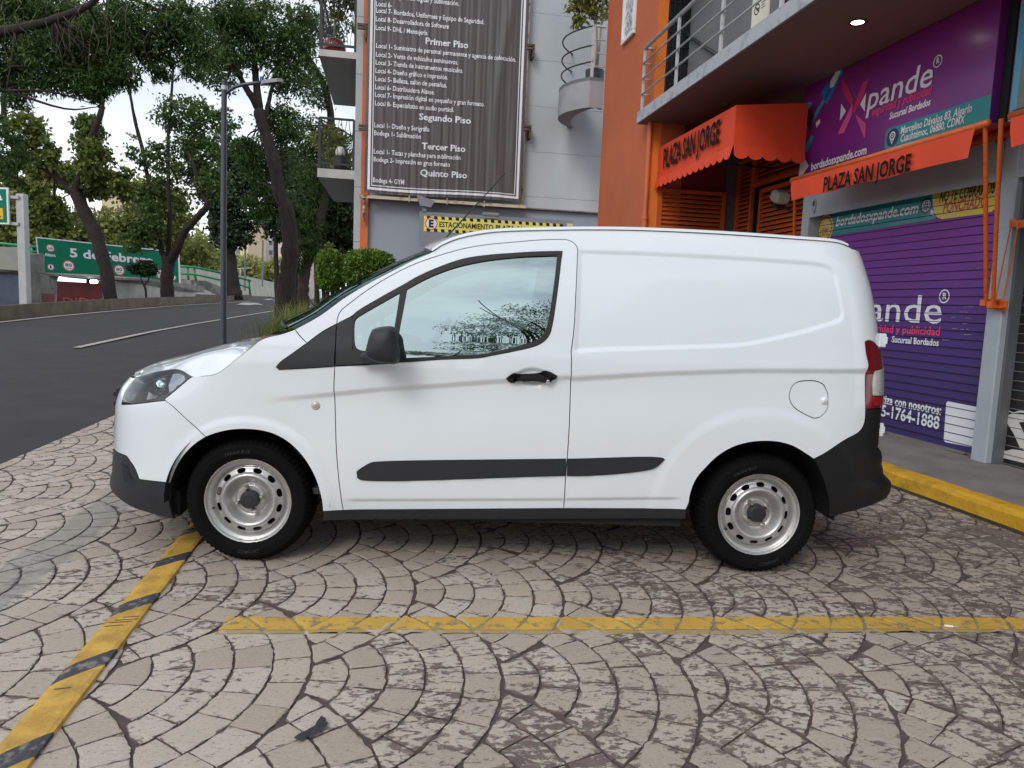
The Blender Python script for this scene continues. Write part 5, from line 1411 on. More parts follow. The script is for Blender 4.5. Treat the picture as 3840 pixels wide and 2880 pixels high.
for pts, mi in (([(575, 470), (598, 460), (585, 520), (500, 640), (350, 910), (342, 880)], 0), ([(505, 560), (545, 490), (570, 470), (575, 500), (525, 600), (500, 610)], 1), ([(440, 650), (470, 590), (520, 560), (585, 515), (480, 722), (465, 705)], 2),
                ([(360, 700), (378, 712), (355, 750), (335, 740), (318, 800), (318, 780)], 0), ([(403, 850), (433, 820), (433, 850), (408, 882)], 1), ([(325, 1020), (370, 930), (390, 945), (342, 1055)], 0), ([(342, 750), (400, 800), (360, 900), (330, 830)], 3)):
    polyplane(q, P5(pts, sb2 if mi == 1 else sb1), on_sign(sb2 if mi == 1 else sb1), mi)
polyplane(q, P5([(305, 1058), (357, 1145), (281, 1254)], sb2), on_sign(sb2), 1)
sgb(q, 'diagonal_bars', [flat('sky_blue_print', srgb(40, 160, 196)), flat('white_print', srgb(226, 228, 232)), flat('blue_print', srgb(36, 116, 176)), flat('deep_purple_print', srgb(72, 26, 74))])
q = MB()
for pts, mi in (([(580, 545), (605, 560), (668, 690), (655, 740), (590, 640)], 0), ([(770, 545), (728, 572), (660, 760), (668, 790), (735, 660)], 1), ([(660, 710), (655, 790), (598, 918), (553, 930), (600, 830)], 2), ([(668, 770), (680, 790), (750, 855), (745, 958), (735, 945)], 3)):
    polyplane(q, P5(pts, sb2), on_sign(sb2), mi)
for pts in ([(580, 715), (613, 768), (570, 834)], [(752, 640), (742, 770), (710, 722)]): polyplane(q, P5(pts, sb3), on_sign(sb3), 4)
sgb(q, 'emblem', [flat('crimson_print', srgb(190, 30, 84)), flat('magenta_print', srgb(206, 40, 100)), flat('pink_print', srgb(222, 90, 150)), flat('rose_print', srgb(214, 84, 140)), MATS['white_print']])
def text_line(root, inv, mats, zf, body, l, r, cap, b, plane, bold=0, shear=0, name='lettering'):
    q_ = MB(); sign_text(q_, zf, body, l, r, cap, b, plane, bold, shear); return sgb(q_, name, mats, root, inv)
def sign_text(mb, zf, body, l, r, cap, b, plane, bold=0, shear=0, mi=0, keep=None):
    """l and r: photo places of both ends of the baseline"""
    p, q_ = signpx(zf, *l, b), signpx(zf, *r, b); y0 = (p[1] + q_[1])/2
    fn = lambda t: plane((p[0] + (q_[0] - p[0])*t[0], y0 + t[1]))
    put_text(mb, body, fn, 0, 1, 0, cap, bold, shear, mi, keep)
q = MB(); PL = on_sign(sb3)
text_line(sg, SGI, MATS['white_print'], z5, 'pande', (752, 770), (1208, 580), .225, sb3, PL, .008, .12)
text_line(sg, SGI, MATS['white_print'], z5, 'Sucursal Bordados', (912, 820), (1195, 730), .062, sb3, PL, .03, .15)
text_line(sg, SGI, MATS['white_print'], z5, 'bordadosxpande.com', (370, 1175), (753, 1065), .085, sb3, PL, .03, .0)
text_line(sg, SGI, MATS['white_print'], z5, 'Marcelino Dávalos 83, Algarín', (990, 926), (1480, 772), .068, sb3, PL, .012, .12)
text_line(sg, SGI, MATS['white_print'], z5, 'Cuauhtémoc, 06880, CDMX', (988, 984), (1432, 848), .068, sb3, PL, .012, .12)
c = signpx(z5, 1247, 423, sb3); ring_poly(q, c, .044, .054, PL); sign_text(q, z5, 'R', (1236, 440), (1258, 434), .048, sb3, PL, .03)
sgb(q, 'registered_mark', MATS['white_print'])
q = MB(); sign_text(q, z5, 'seguridad y publicidad', (790, 800), (1205, 648), .078, sb3, PL, .02, .12); sgb(q, 'tagline', flat('tagline_pink', srgb(232, 62, 124)))
q = MB(); c = signpx(z5, 934, 950, sb2); polyplane(q, disc_pts(c, .085), on_sign(sb2), 0)
c2 = (c[0], c[1] + .015); ring_poly(q, c2, .028, .040, on_sign(sb3), 1); ring_poly(q, c2, .008, .015, on_sign(sb3), 1)
polyplane(q, [(c[0] - .040, c[1] + .008), (c[0] - .028, c[1] + .008), (c[0], c[1] - .052), (c[0], c[1] - .066)], on_sign(sb3), 1); polyplane(q, [(c[0] + .040, c[1] + .008), (c[0] + .028, c[1] + .008), (c[0], c[1] - .052), (c[0], c[1] - .066)], on_sign(sb3), 1)
sgb(q, 'pin_symbol', [flat('navy_print', srgb(26, 40, 84)), MATS['white_print']])
q = MB(W); q.box((-.004, -.02, 2.76), (.072, .0, 3.94)); sbuild(q, 'dark_gap_strip', m_void)  # solid near-black strip stands in for a dark gap
# neighbouring sign at the edge of the picture
sg2 = MB(W); sg2.box((-2.9, -.11, 2.95), (-.14, -.012, 3.94), 0); sg2.box((-2.9, -.114, 2.95), (-.195, -.1105, 3.94), 1); sg2.build('shop_sign', [flat('cyan_print', srgb(60, 160, 200)), mat('print_brown', srgb(150, 128, 100), rough=.4, scale=3, col2=srgb(70, 120, 110))], label='blue edged printed sign of the next shop, cut by the picture edge', cat='sign')

# ---- roller shutters
HB = .15
sh = empty('roller_shutter', W((1.36, HB, .13)), -TH, label='purple roller shutter printed with large white lettering and phone number', cat='shutter')
bpy.context.view_layer.update(); SHI = sh.matrix_world.inverted()
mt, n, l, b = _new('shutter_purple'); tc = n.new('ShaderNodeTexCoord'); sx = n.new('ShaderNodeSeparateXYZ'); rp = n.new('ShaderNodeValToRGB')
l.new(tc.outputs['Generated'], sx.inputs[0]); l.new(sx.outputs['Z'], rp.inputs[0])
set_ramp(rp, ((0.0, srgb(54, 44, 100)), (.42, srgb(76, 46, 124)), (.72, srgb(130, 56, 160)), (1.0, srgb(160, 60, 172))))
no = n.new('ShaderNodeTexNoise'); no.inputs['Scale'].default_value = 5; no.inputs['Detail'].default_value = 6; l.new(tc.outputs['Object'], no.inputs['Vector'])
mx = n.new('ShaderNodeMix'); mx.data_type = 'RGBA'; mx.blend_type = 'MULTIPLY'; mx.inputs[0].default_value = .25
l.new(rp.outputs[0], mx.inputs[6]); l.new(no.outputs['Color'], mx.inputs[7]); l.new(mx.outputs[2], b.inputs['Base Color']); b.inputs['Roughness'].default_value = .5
m_shut = mt
PITCH_S = .0765
q = MB(W); z = .135
while z < 2.72:
    z1 = min(z + PITCH_S, 2.72)
    q.add([(.0, HB, z + .004), (3.0, HB, z + .004), (3.0, HB + .0007, (z + z1)/2), (.0, HB + .0007, (z + z1)/2), (3.0, HB, z1 - .004), (0, HB, z1 - .004), (0, HB + .012, z1), (3.0, HB + .012, z1), (0, HB + .012, z), (3.0, HB + .012, z)],
          [(1, 0, 3, 2), (2, 3, 5, 4), (4, 5, 6, 7), (9, 8, 0, 1)])
    z = z1
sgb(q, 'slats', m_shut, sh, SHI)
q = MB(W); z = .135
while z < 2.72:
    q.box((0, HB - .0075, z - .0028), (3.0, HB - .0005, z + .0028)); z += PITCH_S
sgb(q, 'slat_lines', mat('slat_joint', srgb(34, 20, 46), rough=.7), sh, SHI)  # dark ridges stand in for the line shadows of the slat lips
q = MB(W); q.box((0, HB - .012, .128), (3.0, HB + .02, .150)); q.box((1.2, HB - .05, .128), (1.42, HB - .012, .15), bev=.006); q.box((.18, HB - .05, .128), (.40, HB - .012, .15), bev=.006); sgb(q, 'bottom_bar', mat('galvanised', srgb(128, 124, 118), rough=.5, scale=10, metal=.3), sh, SHI)
hb1, hb2, hb3 = HB - .002, HB - .004, HB - .0055
P6 = lambda pts, b=hb1: [signpx(z6, x, y, b) for x, y in pts]
def clampz(pts): return [(a, min(z_, 2.70)) for a, z_ in pts]
q = MB(); polyplane(q, clampz(P6([(468, 165), (1090, 35), (1112, 190), (1090, 205), (470, 306)])), on_sign(hb1), 0); sgb(q, 'web_band', MATS['teal_print'], sh, SHI)
q = MB(); polyplane(q, clampz(P6([(1088, 38), (1530, -30), (1528, 10), (1490, 120), (1460, 155), (1420, 166), (1150, 202), (1118, 190), (1098, 160)], hb2)), on_sign(hb2), 0); sgb(q, 'yellow_band', flat('yellow_print', srgb(226, 200, 60)), sh, SHI)
PLh = on_sign(hb3)
q = MB(); sign_text(q, z6, 'NO TE COBRAMOS', (1130, 100), (1478, 35), .098, hb3, PLh, .03, .22); sgb(q, 'headline', flat('black_print', srgb(24, 24, 24)), sh, SHI)
q = MB(); sign_text(q, z6, 'PONCHADO', (1152, 166), (1425, 122), .098, hb3, PLh, .026, .22); sgb(q, 'headline', flat('red_print', srgb(206, 48, 40)), sh, SHI)
q = MB()
text_line(sh, SHI, MATS['white_print'], z6, 'bordadosxpande.com', (487, 250), (1000, 160), .105, hb3, PLh, .022, .2)
text_line(sh, SHI, MATS['white_print'], z6, 'pande', (600, 830), (1142, 851), .262, hb3, PLh, .004, 0)
text_line(sh, SHI, MATS['white_print'], z6, 'Sucursal Bordados', (835, 970), (1127, 990), .062, hb3, PLh, .026, 0)
text_line(sh, SHI, MATS['white_print'], z6, 'Cotiza con nosotros:', (722, 1335), (1142, 1417), .082, hb3, PLh, .03, 0)
text_line(sh, SHI, MATS['white_print'], z6, '55-1764-1888', (738, 1425), (1130, 1502), .115, hb3, PLh, .022, 0)
c = signpx(z6, 1163, 682, hb3); q = MB(); ring_poly(q, c, .052, .064, PLh); sign_text(q, z6, 'R', (1151, 698), (1176, 699), .055, hb3, PLh, .03); sgb(q, 'registered_mark', MATS['white_print'], sh, SHI); q = MB()
for dx, dz in ((0, 0),):
    c = signpx(z6, 1050, 118, hb3); ring_poly(q, c, .048, .056, PLh)
    for w_ in (.0, .03): 
        V = [(c[0] + w_*math.cos(t) , c[1] + .052*math.sin(t)) for t in np.linspace(-math.pi, math.pi, 25)]
        for i in range(24):
            (x0, y0), (x1, y1) = V[i], V[i+1]; q.add([PLh((x0 - .003, y0)), PLh((x0 + .003, y0)), PLh((x1 + .003, y1)), PLh((x1 - .003, y1))], [(0, 1, 2, 3)])
    for h_ in (-.025, 0, .025): q.add([PLh((c[0] - .046, c[1] + h_ - .003)), PLh((c[0] + .046, c[1] + h_ - .003)), PLh((c[0] + .046, c[1] + h_ + .003)), PLh((c[0] - .046, c[1] + h_ + .003))], [(0, 1, 2, 3)])
sgb(q, 'globe_symbol', MATS['white_print'], sh, SHI)
q = MB(); sign_text(q, z6, 'seguridad y publicidad', (655, 900), (1135, 922), .075, hb3, PLh, .026, 0); sgb(q, 'tagline', flat('tagline_rose', srgb(214, 70, 110)), sh, SHI)
q = MB(); c = signpx(z6, 1050, 118, hb2); polyplane(q, disc_pts(c, .075), on_sign(hb2)); sgb(q, 'globe_disc', MATS['navy_print'], sh, SHI)
q = MB(); polyplane(q, P6([(1078, 140), (1105, 158), (1093, 162), (1100, 178), (1092, 181), (1086, 166), (1078, 174)], hb3), PLh, 0); sgb(q, 'cursor_symbol', MATS['white_print'], sh, SHI)
q = MB(); polyplane(q, P6([(1185, 1335), (1200, 1338), (1440, 1385), (1440, 1640), (1170, 1590), (1157, 1575), (1160, 1560), (1175, 1345)], hb2), on_sign(hb2)); sgb(q, 'white_plate', MATS['white_print'], sh, SHI)
q = MB(); c = signpx(z6, 420, 262, hb2)
q.add([on_sign(hb2)((c[0] + r*math.cos(t), c[1] + r*math.sin(t))) for k in range(48) for t in [2*math.pi*k/48] for r in [.165 if k % 2 else .155]], [tuple(range(48))], 0)
ring_poly(q, c, .132, .140, on_sign(hb3), 1)
for k in range(18):
    t = 2*math.pi*k/18; q.add([on_sign(hb3)((c[0] + r*math.cos(t + d), c[1] + r*math.sin(t + d))) for r, d in ((.115, -.08), (.115, .08), (.13, .08), (.13, -.08))], [(0, 1, 2, 3)], 1)
sign_text(q, z6, 'CALIDAD', (400, 276), (442, 268), .03, hb3, on_sign(hb3), 0, 0, 1); sign_text(q, z6, '100%', (392, 312), (440, 304), .075, hb3, on_sign(hb3), .0, 0, 1)
sgb(q, 'gold_seal', [flat('gold_print', srgb(226, 190, 110)), flat('seal_brown', srgb(84, 60, 24))], sh, SHI)
q = MB()   # scratches in the print
for (x, y, w_) in ((1310, 745, 46), (1270, 778, 48), (1230, 812, 40), (1310, 815, 30), (1270, 850, 50), (1220, 882, 20), (1285, 885, 40), (1290, 918, 40), (1180, 952, 60)):
    for i in range(5):
        xx = x + RNG.uniform(-w_, w_)*.6; l_ = RNG.uniform(6, 22)
        polyplane(q, P6([(xx, y), (xx + l_, y + 1.5), (xx + l_*.9, y + 4), (xx, y + 3)], hb3), PLh, 0)
sgb(q, 'scratches', mat('worn_print', srgb(170, 166, 180), rough=.7), sh, SHI)

sh2 = empty('roller_shutter', W((-1.6, HB, .13)), -TH, label='black roller shutter with a white painted figure, cut by the picture edge', cat='shutter')
bpy.context.view_layer.update(); SHI2 = sh2.matrix_world.inverted()
q = MB(W); z = .14
while z < 2.5:
    q.add([(-3.2, HB, z + .004), (-.157, HB, z + .004), (-.157, HB, z + .074), (-3.2, HB, z + .074), (-.157, HB + .012, z + .0765), (-3.2, HB + .012, z + .0765)], [(0, 1, 2, 3), (3, 2, 4, 5)]); z += .0765
sgb(q, 'slats', mat('shutter_black', srgb(30, 29, 30), rough=.45, scale=7, bump=.1), sh2, SHI2)
q = MB(W); z = .14
while z < 2.5: q.box((-3.2, HB - .006, z - .003), (-.157, HB - .0005, z + .003)); z += .0765
sgb(q, 'slat_lines', mat('slat_joint_grey', srgb(120, 112, 104), rough=.6), sh2, SHI2)
zB = lambda x, y: (3600 + x/3.687, 1300 + y/3.687)
q = MB(); PB_ = lambda pts: [signpx(zB, x, y, hb2) for x, y in pts]
polyplane(q, PB_([(630, 990), (650, 950), (720, 925), (885, 940), (1000, 960), (1000, 1030), (815, 1045), (885, 1200), (1000, 1300), (1000, 1450), (900, 1440), (830, 1400), (790, 1310), (740, 1200), (690, 1120), (650, 1060)]), on_sign(hb2))
polyplane(q, PB_([(485, 1425), (640, 1440), (720, 1418), (820, 1430), (1000, 1470), (1000, 1660), (885, 1610), (480, 1510)]), on_sign(hb2))
polyplane(q, PB_([(665, 890), (680, 885), (740, 910), (830, 880), (1000, 905), (1000, 925), (830, 912), (730, 922)]), on_sign(hb2))
sgb(q, 'painted_figure', mat('mural_white', srgb(206, 204, 200), rough=.6, scale=6), sh2, SHI2)
q = MB(); polyplane(q, PB_([(640, 160), (735, 160), (720, 190), (690, 205), (655, 195)]), on_sign(hb2)); sgb(q, 'red_mark', MATS['red_print'], sh2, SHI2)
q = MB(W); q.box((-.185, .06, .13), (-.1585, .25, 2.44)); sbuild(q, 'shutter_guide', mat('guide_grey', srgb(104, 108, 110), rough=.5, metal=.2))

# ---- scalloped entrance awning
m_awn = mat('awning_vinyl', srgb(222, 76, 44), rough=.55, scale=2.2, bump=.12, bscale=12, col2=srgb(206, 68, 40), spec=.3)
m_awnl = mat('awning_letter', srgb(22, 18, 18), rough=.8, var=.03, spec=.2)
AB, AA0, AA1, AZ0, AZ1 = -1.08, 2.58, 4.90, 3.17, 3.605
aw = empty('entrance_awning', W(((AA0 + AA1)/2, AB, AZ0)), -TH, label='orange box awning with scalloped valance over the louvred entrance', cat='awning')
bpy.context.view_layer.update(); AWI = aw.matrix_world.inverted()
q = MB(W)
def cloth(P00, P10, P11, P01, nu, nv, amp, mi=0):
    V = []
    for j in range(nv + 1):
        for i in range(nu + 1):
            u, v = i/nu, j/nv
            p = [(P00[k]*(1-u)*(1-v) + P10[k]*u*(1-v) + P11[k]*u*v + P01[k]*(1-u)*v) for k in range(3)]
            w_ = amp*.6*(math.sin(u*19 + v*4)*.5 + math.sin(u*7 - v*6 + 1)*.5)*4*v*(1-v)
            V.append((p[0], p[1] + w_, p[2] + w_*.3))
    q.add(V, [(j*(nu+1)+i, j*(nu+1)+i+1, (j+1)*(nu+1)+i+1, (j+1)*(nu+1)+i) for j in range(nv) for i in range(nu)], mi)
cloth((AA1, AB, AZ0), (AA0, AB, AZ0), (AA0, AB, AZ1), (AA1, AB, AZ1), 30, 8, .006)
cloth((AA0, AB, AZ0), (AA0, -.20, AZ0 + .0), (AA0, -.20, AZ1 + .10), (AA0, AB, AZ1), 10, 8, .005)
cloth((AA1, AB, AZ1), (AA0, AB, AZ1), (AA0, -.20, AZ1 + .10), (AA1, -.20, AZ1 + .10), 10, 4, .0)
sgb(q, 'cover', m_awn, aw, AWI, smooth=True, auto=40)
def valance(p0, p1, n, h, out):
    q = MB(W); V, F = [], []
    S_ = 10
    for i in range(n*S_ + 1):
        f = i/(n*S_); ph = (i % S_)/S_ if i < n*S_ else 1.0
        d = h*(.72 + .28*math.sin(math.pi*ph)**.7) if 0 < ph < 1 else h*.72
        a = p0[0] + (p1[0]-p0[0])*f; b_ = p0[1] + (p1[1]-p0[1])*f; z_ = p0[2] + (p1[2]-p0[2])*f
        V += [(a, b_, z_), (a + out[0]*.6, b_ + out[1]*.6, z_ - d*.5), (a + out[0], b_ + out[1], z_ - d)]
    F = [(3*i + r, 3*i + 3 + r, 3*i + 4 + r, 3*i + 1 + r) for i in range(n*S_) for r in (0, 1)]
    q.add(V, F); return q
sgb(valance((AA1, AB - .002, AZ0), (AA0, AB - .002, AZ0), 14, .15, (0, -.03)), 'valance', m_awn, aw, AWI, smooth=True)
sgb(valance((AA0 - .002, AB, AZ0), (AA0 - .002, -.20, AZ0), 5, .15, (-.02, 0)), 'valance', m_awn, aw, AWI, smooth=True)
q = MB(); lp, rp_ = signpx(z4, 722, 1158, AB), signpx(z4, 1112, 985, AB)
put_text(q, 'PLAZA SAN JORGE', lambda p: W((p[0], AB - .026, p[1])), lp[0], rp_[0], (lp[1] + rp_[1])/2,   .25, .03); sgb(q, 'lettering', m_awnl, aw, AWI)
q = MB(W); q.tube([(AA1 - .02, AB + .03, AZ0 + .02), (AA0 + .02, AB + .03, AZ0 + .02), (AA0 + .02, -.2, AZ0 + .02)], .014, 8); q.tube([(3.7, AB + .03, AZ0 + .02), (3.7, .1, AZ0 + .02)], .014, 8); sgb(q, 'frame', mat('awning_frame', srgb(40, 36, 36), rough=.6), aw, AWI, smooth=True)

# ---- folded drop-arm awning over the shutter
def arm_awning(a0, a1, label, text, poles):
    A = empty('folding_awning', W(((a0 + a1)/2, -.6, 2.5)), -TH, label=label, cat='awning')
    bpy.context.view_layer.update(); I = A.matrix_world.inverted()
    global q
    q = MB(W)
    V, F = [], []; N = 44
    for i in range(N + 1):
        f = i/N; a = a1 + (a0 - a1)*f
        sk = .035*math.exp(-((f - 1)/.02)**2) + .02*math.exp(-(f/.02)**2)
        for (b_, z_) in ((-.06, 2.842), (-.58, 2.755), (-.603, 2.742), (-.606 + .004*math.sin(f*31), 2.64), (-.600 + .008*math.sin(f*23 + 1), 2.522 + .006*math.sin(f*17))):
            V.append((a + (sk*(2.74 - z_)/.2 if z_ < 2.7 else 0)*(-1 if f > .5 else 1)*-1, b_, z_))
    for i in range(N):
        for r in range(4): F.append((5*i + r, 5*i + 5 + r, 5*i + 6 + r, 5*i + 1 + r))
    q.add(V, F); sgb(q, 'cloth', m_awn, A, I, smooth=True, auto=50)
    q = MB(W); q.tube([(a0 - .10, -.585, 2.745), (a1 + .02, -.585, 2.745)], .027, 14); sgb(q, 'front_bar', m_pole, A, I, smooth=True)
    q = MB(W); q.tube([(a0 - .12, -.08, 2.80), (a1, -.08, 2.80)], .045, 14); sgb(q, 'roller', mat('awning_roll', srgb(186, 62, 38), rough=.5), A, I, smooth=True)
    for (top, bot) in poles:
        q = MB(W); q.tube([top, bot], .0165, 12); q.box((bot[0] - .02, bot[1] - .03, bot[2] - .03), (bot[0] + .03, bot[1] + .01, bot[2] + .02)); sgb(q, 'drop_arm', m_pole, A, I, smooth=True, auto=40)
        q = MB(W); q.box((bot[0] - .085, -.012, bot[2] - .05), (bot[0] + .03, .0, bot[2] + .03)); q.box((bot[0] - .085, -.05, bot[2] - .03), (bot[0] + .03, -.012, bot[2] - .02)); sgb(q, 'bracket', m_pole, A, I)
        q = MB(W); q.tube([(bot[0] - .06, -.03, bot[2] + .02), (bot[0] - .13, -.03, bot[2] + .64)], .005, 6); q.box((bot[0] - .16, -.012, bot[2] + .60), (bot[0] - .09, .0, bot[2] + .66)); sgb(q, 'stay_rod', m_pole, A, I)
    if text:
        q = MB(); lp, rp_ = signpx(z5, 468, 1330, -.606), signpx(z5, 1075, 1165, -.606)
        put_text(q, text, lambda p: W((p[0], -.630, p[1])), lp[0], rp_[0], (lp[1] + rp_[1])/2 - .005, .135, .03); sgb(q, 'lettering', m_awnl, A, I)
    return A
lt_a = on_b(2968, 1140, -.08)[0]
arm_awning(-.36, 2.13, 'folded orange awning lettered in black under the purple sign', 'PLAZA SAN JORGE', [((-.43, -.585, 2.745), (-.055, -.06, 1.455)), ((2.085, -.585, 2.745), (lt_a, -.06, 1.455))])
p2t = on_b(3752, 470, -.585)
arm_awning(-3.2, p2t[0] - .10, 'folded orange awning at the right edge over the black shutter', None, [((p2t[0], -.585, 2.745), (-.125, -.06, 1.44))])
# ---- camera box on the entrance side and alarm plate
cx = on_b(*z4(1518, 1390), -.02); cb = empty('floodlight', W(cx), -TH, label='weathered white floodlight box on an arm beside the entrance louvres', cat='light')
R_ = Matrix.Rotation(.5, 3, 'X')
q = MB(lambda p: R_ @ Vector(p)); q.box((-.11, -.09, -.02), (.09, .09, .13), bev=.03); q.build('housing', mat('cctv_white', srgb(196, 192, 182), rough=.6, scale=9, col2=srgb(150, 145, 135)), cb)
q = MB(lambda p: R_ @ Vector(p)); q.box((-.08, -.075, -.085), (.07, .06, -.021), bev=.015); q.build('lens_hood', m_blackg, cb)
q = MB(); q.tube([(.02, 0, -.05), (.12, -.10, -.13), (.20, -.42, -.14)], .013, 8); q.build('arm', m_void, cb, True)
q = MB(W); al = on_b(*z4(1757, 1425), -.004)
W_p = lambda p, b_: (p[0], b_, p[1])
q.prism(disc_pts((al[0], al[2]), .035, 20, .085), lambda p: W_p(p, -.012), lambda p: W_p(p, .002)); q.prism(disc_pts((al[0], al[2] + .03), .02, 16, .03), lambda p: W_p(p, -.016), lambda p: W_p(p, -.010), 1)
q.build('alarm_plate', [mat('alarm_grey', srgb(150, 152, 156), rough=.5), mat('alarm_navy', srgb(40, 50, 80))], label='small oval grey alarm plate with a dark crest on the shop lintel', cat='plate')
# notice on the upper wall
q = MB(W); c = [on_b(*z4(x, y), UW - .015) for x, y in ((1335, 5), (1440, 98))]
q.box((c[1][0], UW - .02, c[1][2] - .02), (c[0][0], UW - .003, c[0][2] + .12)); cm = ((c[0][0]*.68 + c[1][0]*.32), c[1][2] + .15)
o = q.build('notice', mat('notice_cream', srgb(226, 220, 200), rough=.6), label='cream no smoking notice fixed to the wall behind the balcony rail', cat='notice')
q = MB(); fn = lambda p: W((p[0], UW - .023, p[1])); ring_poly(q, cm, .05, .062, fn); polyplane(q, [(cm[0] - .045, cm[1] - .035), (cm[0] - .035, cm[1] - .045), (cm[0] + .045, cm[1] + .035), (cm[0] + .035, cm[1] + .045)], fn); polyplane(q, [(cm[0] - .045, cm[1] - .008), (cm[0] + .02, cm[1] - .008), (cm[0] + .02, cm[1] + .008), (cm[0] - .045, cm[1] + .008)], fn)
for i in range(5): polyplane(q, [(cm[0] - .10, cm[1] + .09 - i*.03), (cm[0] - .19 + .02*(i % 2), cm[1] + .09 - i*.03), (cm[0] - .19 + .02*(i % 2), cm[1] + .097 - i*.03), (cm[0] - .10, cm[1] + .097 - i*.03)], fn)
o2 = q.build('symbol', MATS['black_print']); o2.parent = o
# ================================================================== grey building behind the van
GW = 9.0
gbd = empty('grey_building', W((GW, -3, 0)), -TH, label='pale grey plaza building with an orange edged corner and side balconies', cat='building')
bpy.context.view_layer.update(); GI = gbd.matrix_world.inverted()
def gb_(mb, name, mats, **k): return sgb(mb, name, mats, gbd, GI, **k)
ga = lambda x, y, a=GW: on_a(x, y, a)
cl_, cr_, orr = ga(1325, 900)[1], ga(1350, 900)[1], ga(1379, 900)[1]
ledge = ga(*z3(1730, 1470))[2]
mt, n, l, b = _new('tiled_grey_wall'); tc = n.new('ShaderNodeTexCoord'); no = n.new('ShaderNodeTexNoise'); no.inputs['Scale'].default_value = 1.1; no.inputs['Detail'].default_value = 8
mp = n.new('ShaderNodeMapping'); mp.inputs['Scale'].default_value = (1, 1, .35); l.new(tc.outputs['Object'], mp.inputs[0]); l.new(mp.outputs[0], no.inputs['Vector'])
rp = n.new('ShaderNodeValToRGB'); set_ramp(rp, ((.3, srgb(166, 173, 177)), (.7, srgb(188, 194, 197)))); l.new(no.outputs['Fac'], rp.inputs[0])
sx = n.new('ShaderNodeSeparateXYZ'); l.new(tc.outputs['Object'], sx.inputs[0])
wv = n.new('ShaderNodeMath'); wv.operation = 'PINGPONG'; wv.inputs[1].default_value = .43; n3 = n.new('ShaderNodeTexNoise'); n3.inputs['Scale'].default_value = 3; l.new(tc.outputs['Object'], n3.inputs['Vector'])
ad = n.new('ShaderNodeMath'); ad.operation = 'MULTIPLY_ADD'; ad.inputs[1].default_value = .05; l.new(n3.outputs['Fac'], ad.inputs[0]); l.new(sx.outputs['Z'], ad.inputs[2]); l.new(ad.outputs[0], wv.inputs[0])
lt2 = n.new('ShaderNodeMath'); lt2.operation = 'LESS_THAN'; lt2.inputs[1].default_value = .006; l.new(wv.outputs[0], lt2.inputs[0])
mx = n.new('ShaderNodeMix'); mx.data_type = 'RGBA'; mx.inputs[7].default_value = (*srgb(138, 143, 146), 1); l.new(lt2.outputs[0], mx.inputs[0]); l.new(rp.outputs[0], mx.inputs[6]); l.new(mx.outputs[2], b.inputs['Base Color']); b.inputs['Roughness'].default_value = .7
m_tile = mt
m_gw2 = mat('lower_grey_paint', srgb(156, 163, 172), rough=.7, scale=1.5, bump=.15, col2=srgb(147, 154, 163))
q = MB(W); q.box((GW, orr, ledge), (GW + .4, 0.2, 9.5)); gb_(q, 'upper_wall', m_tile)
q = MB(W); q.box((GW + .06, orr, -.2), (GW + .4, 0.2, ledge)); gb_(q, 'lower_wall', m_gw2)
q = MB(W); q.box((GW - .03, orr, ledge - .015), (GW + .06, 0.2, ledge + .01)); gb_(q, 'ledge', mat('ledge_stained', srgb(150, 140, 124), rough=.7, scale=8, col2=srgb(96, 82, 68)))
q = MB(W); q.box((GW - .02, cl_, -.2), (GW + 5.0, cr_, 9.5)); 
gb_(q, 'corner_column', mat('column_grey', srgb(176, 178, 178), rough=.6, scale=3))
for z in (2.35 + k*1.02 for k in range(7)):
    q = MB(W); q.box((GW - .022, cl_, z), (GW - .0195, cr_, z + .012)); gb_(q, 'column_joint', mat('joint_dark', srgb(120, 122, 122), rough=.8))
q = MB(W); q.box((GW - .03, cr_ + .002, -.2), (GW + .3, orr - .002, 9.5)); gb_(q, 'orange_edge', mat('edge_orange', srgb(218, 116, 58), rough=.65, scale=3, col2=srgb(190, 96, 48)))
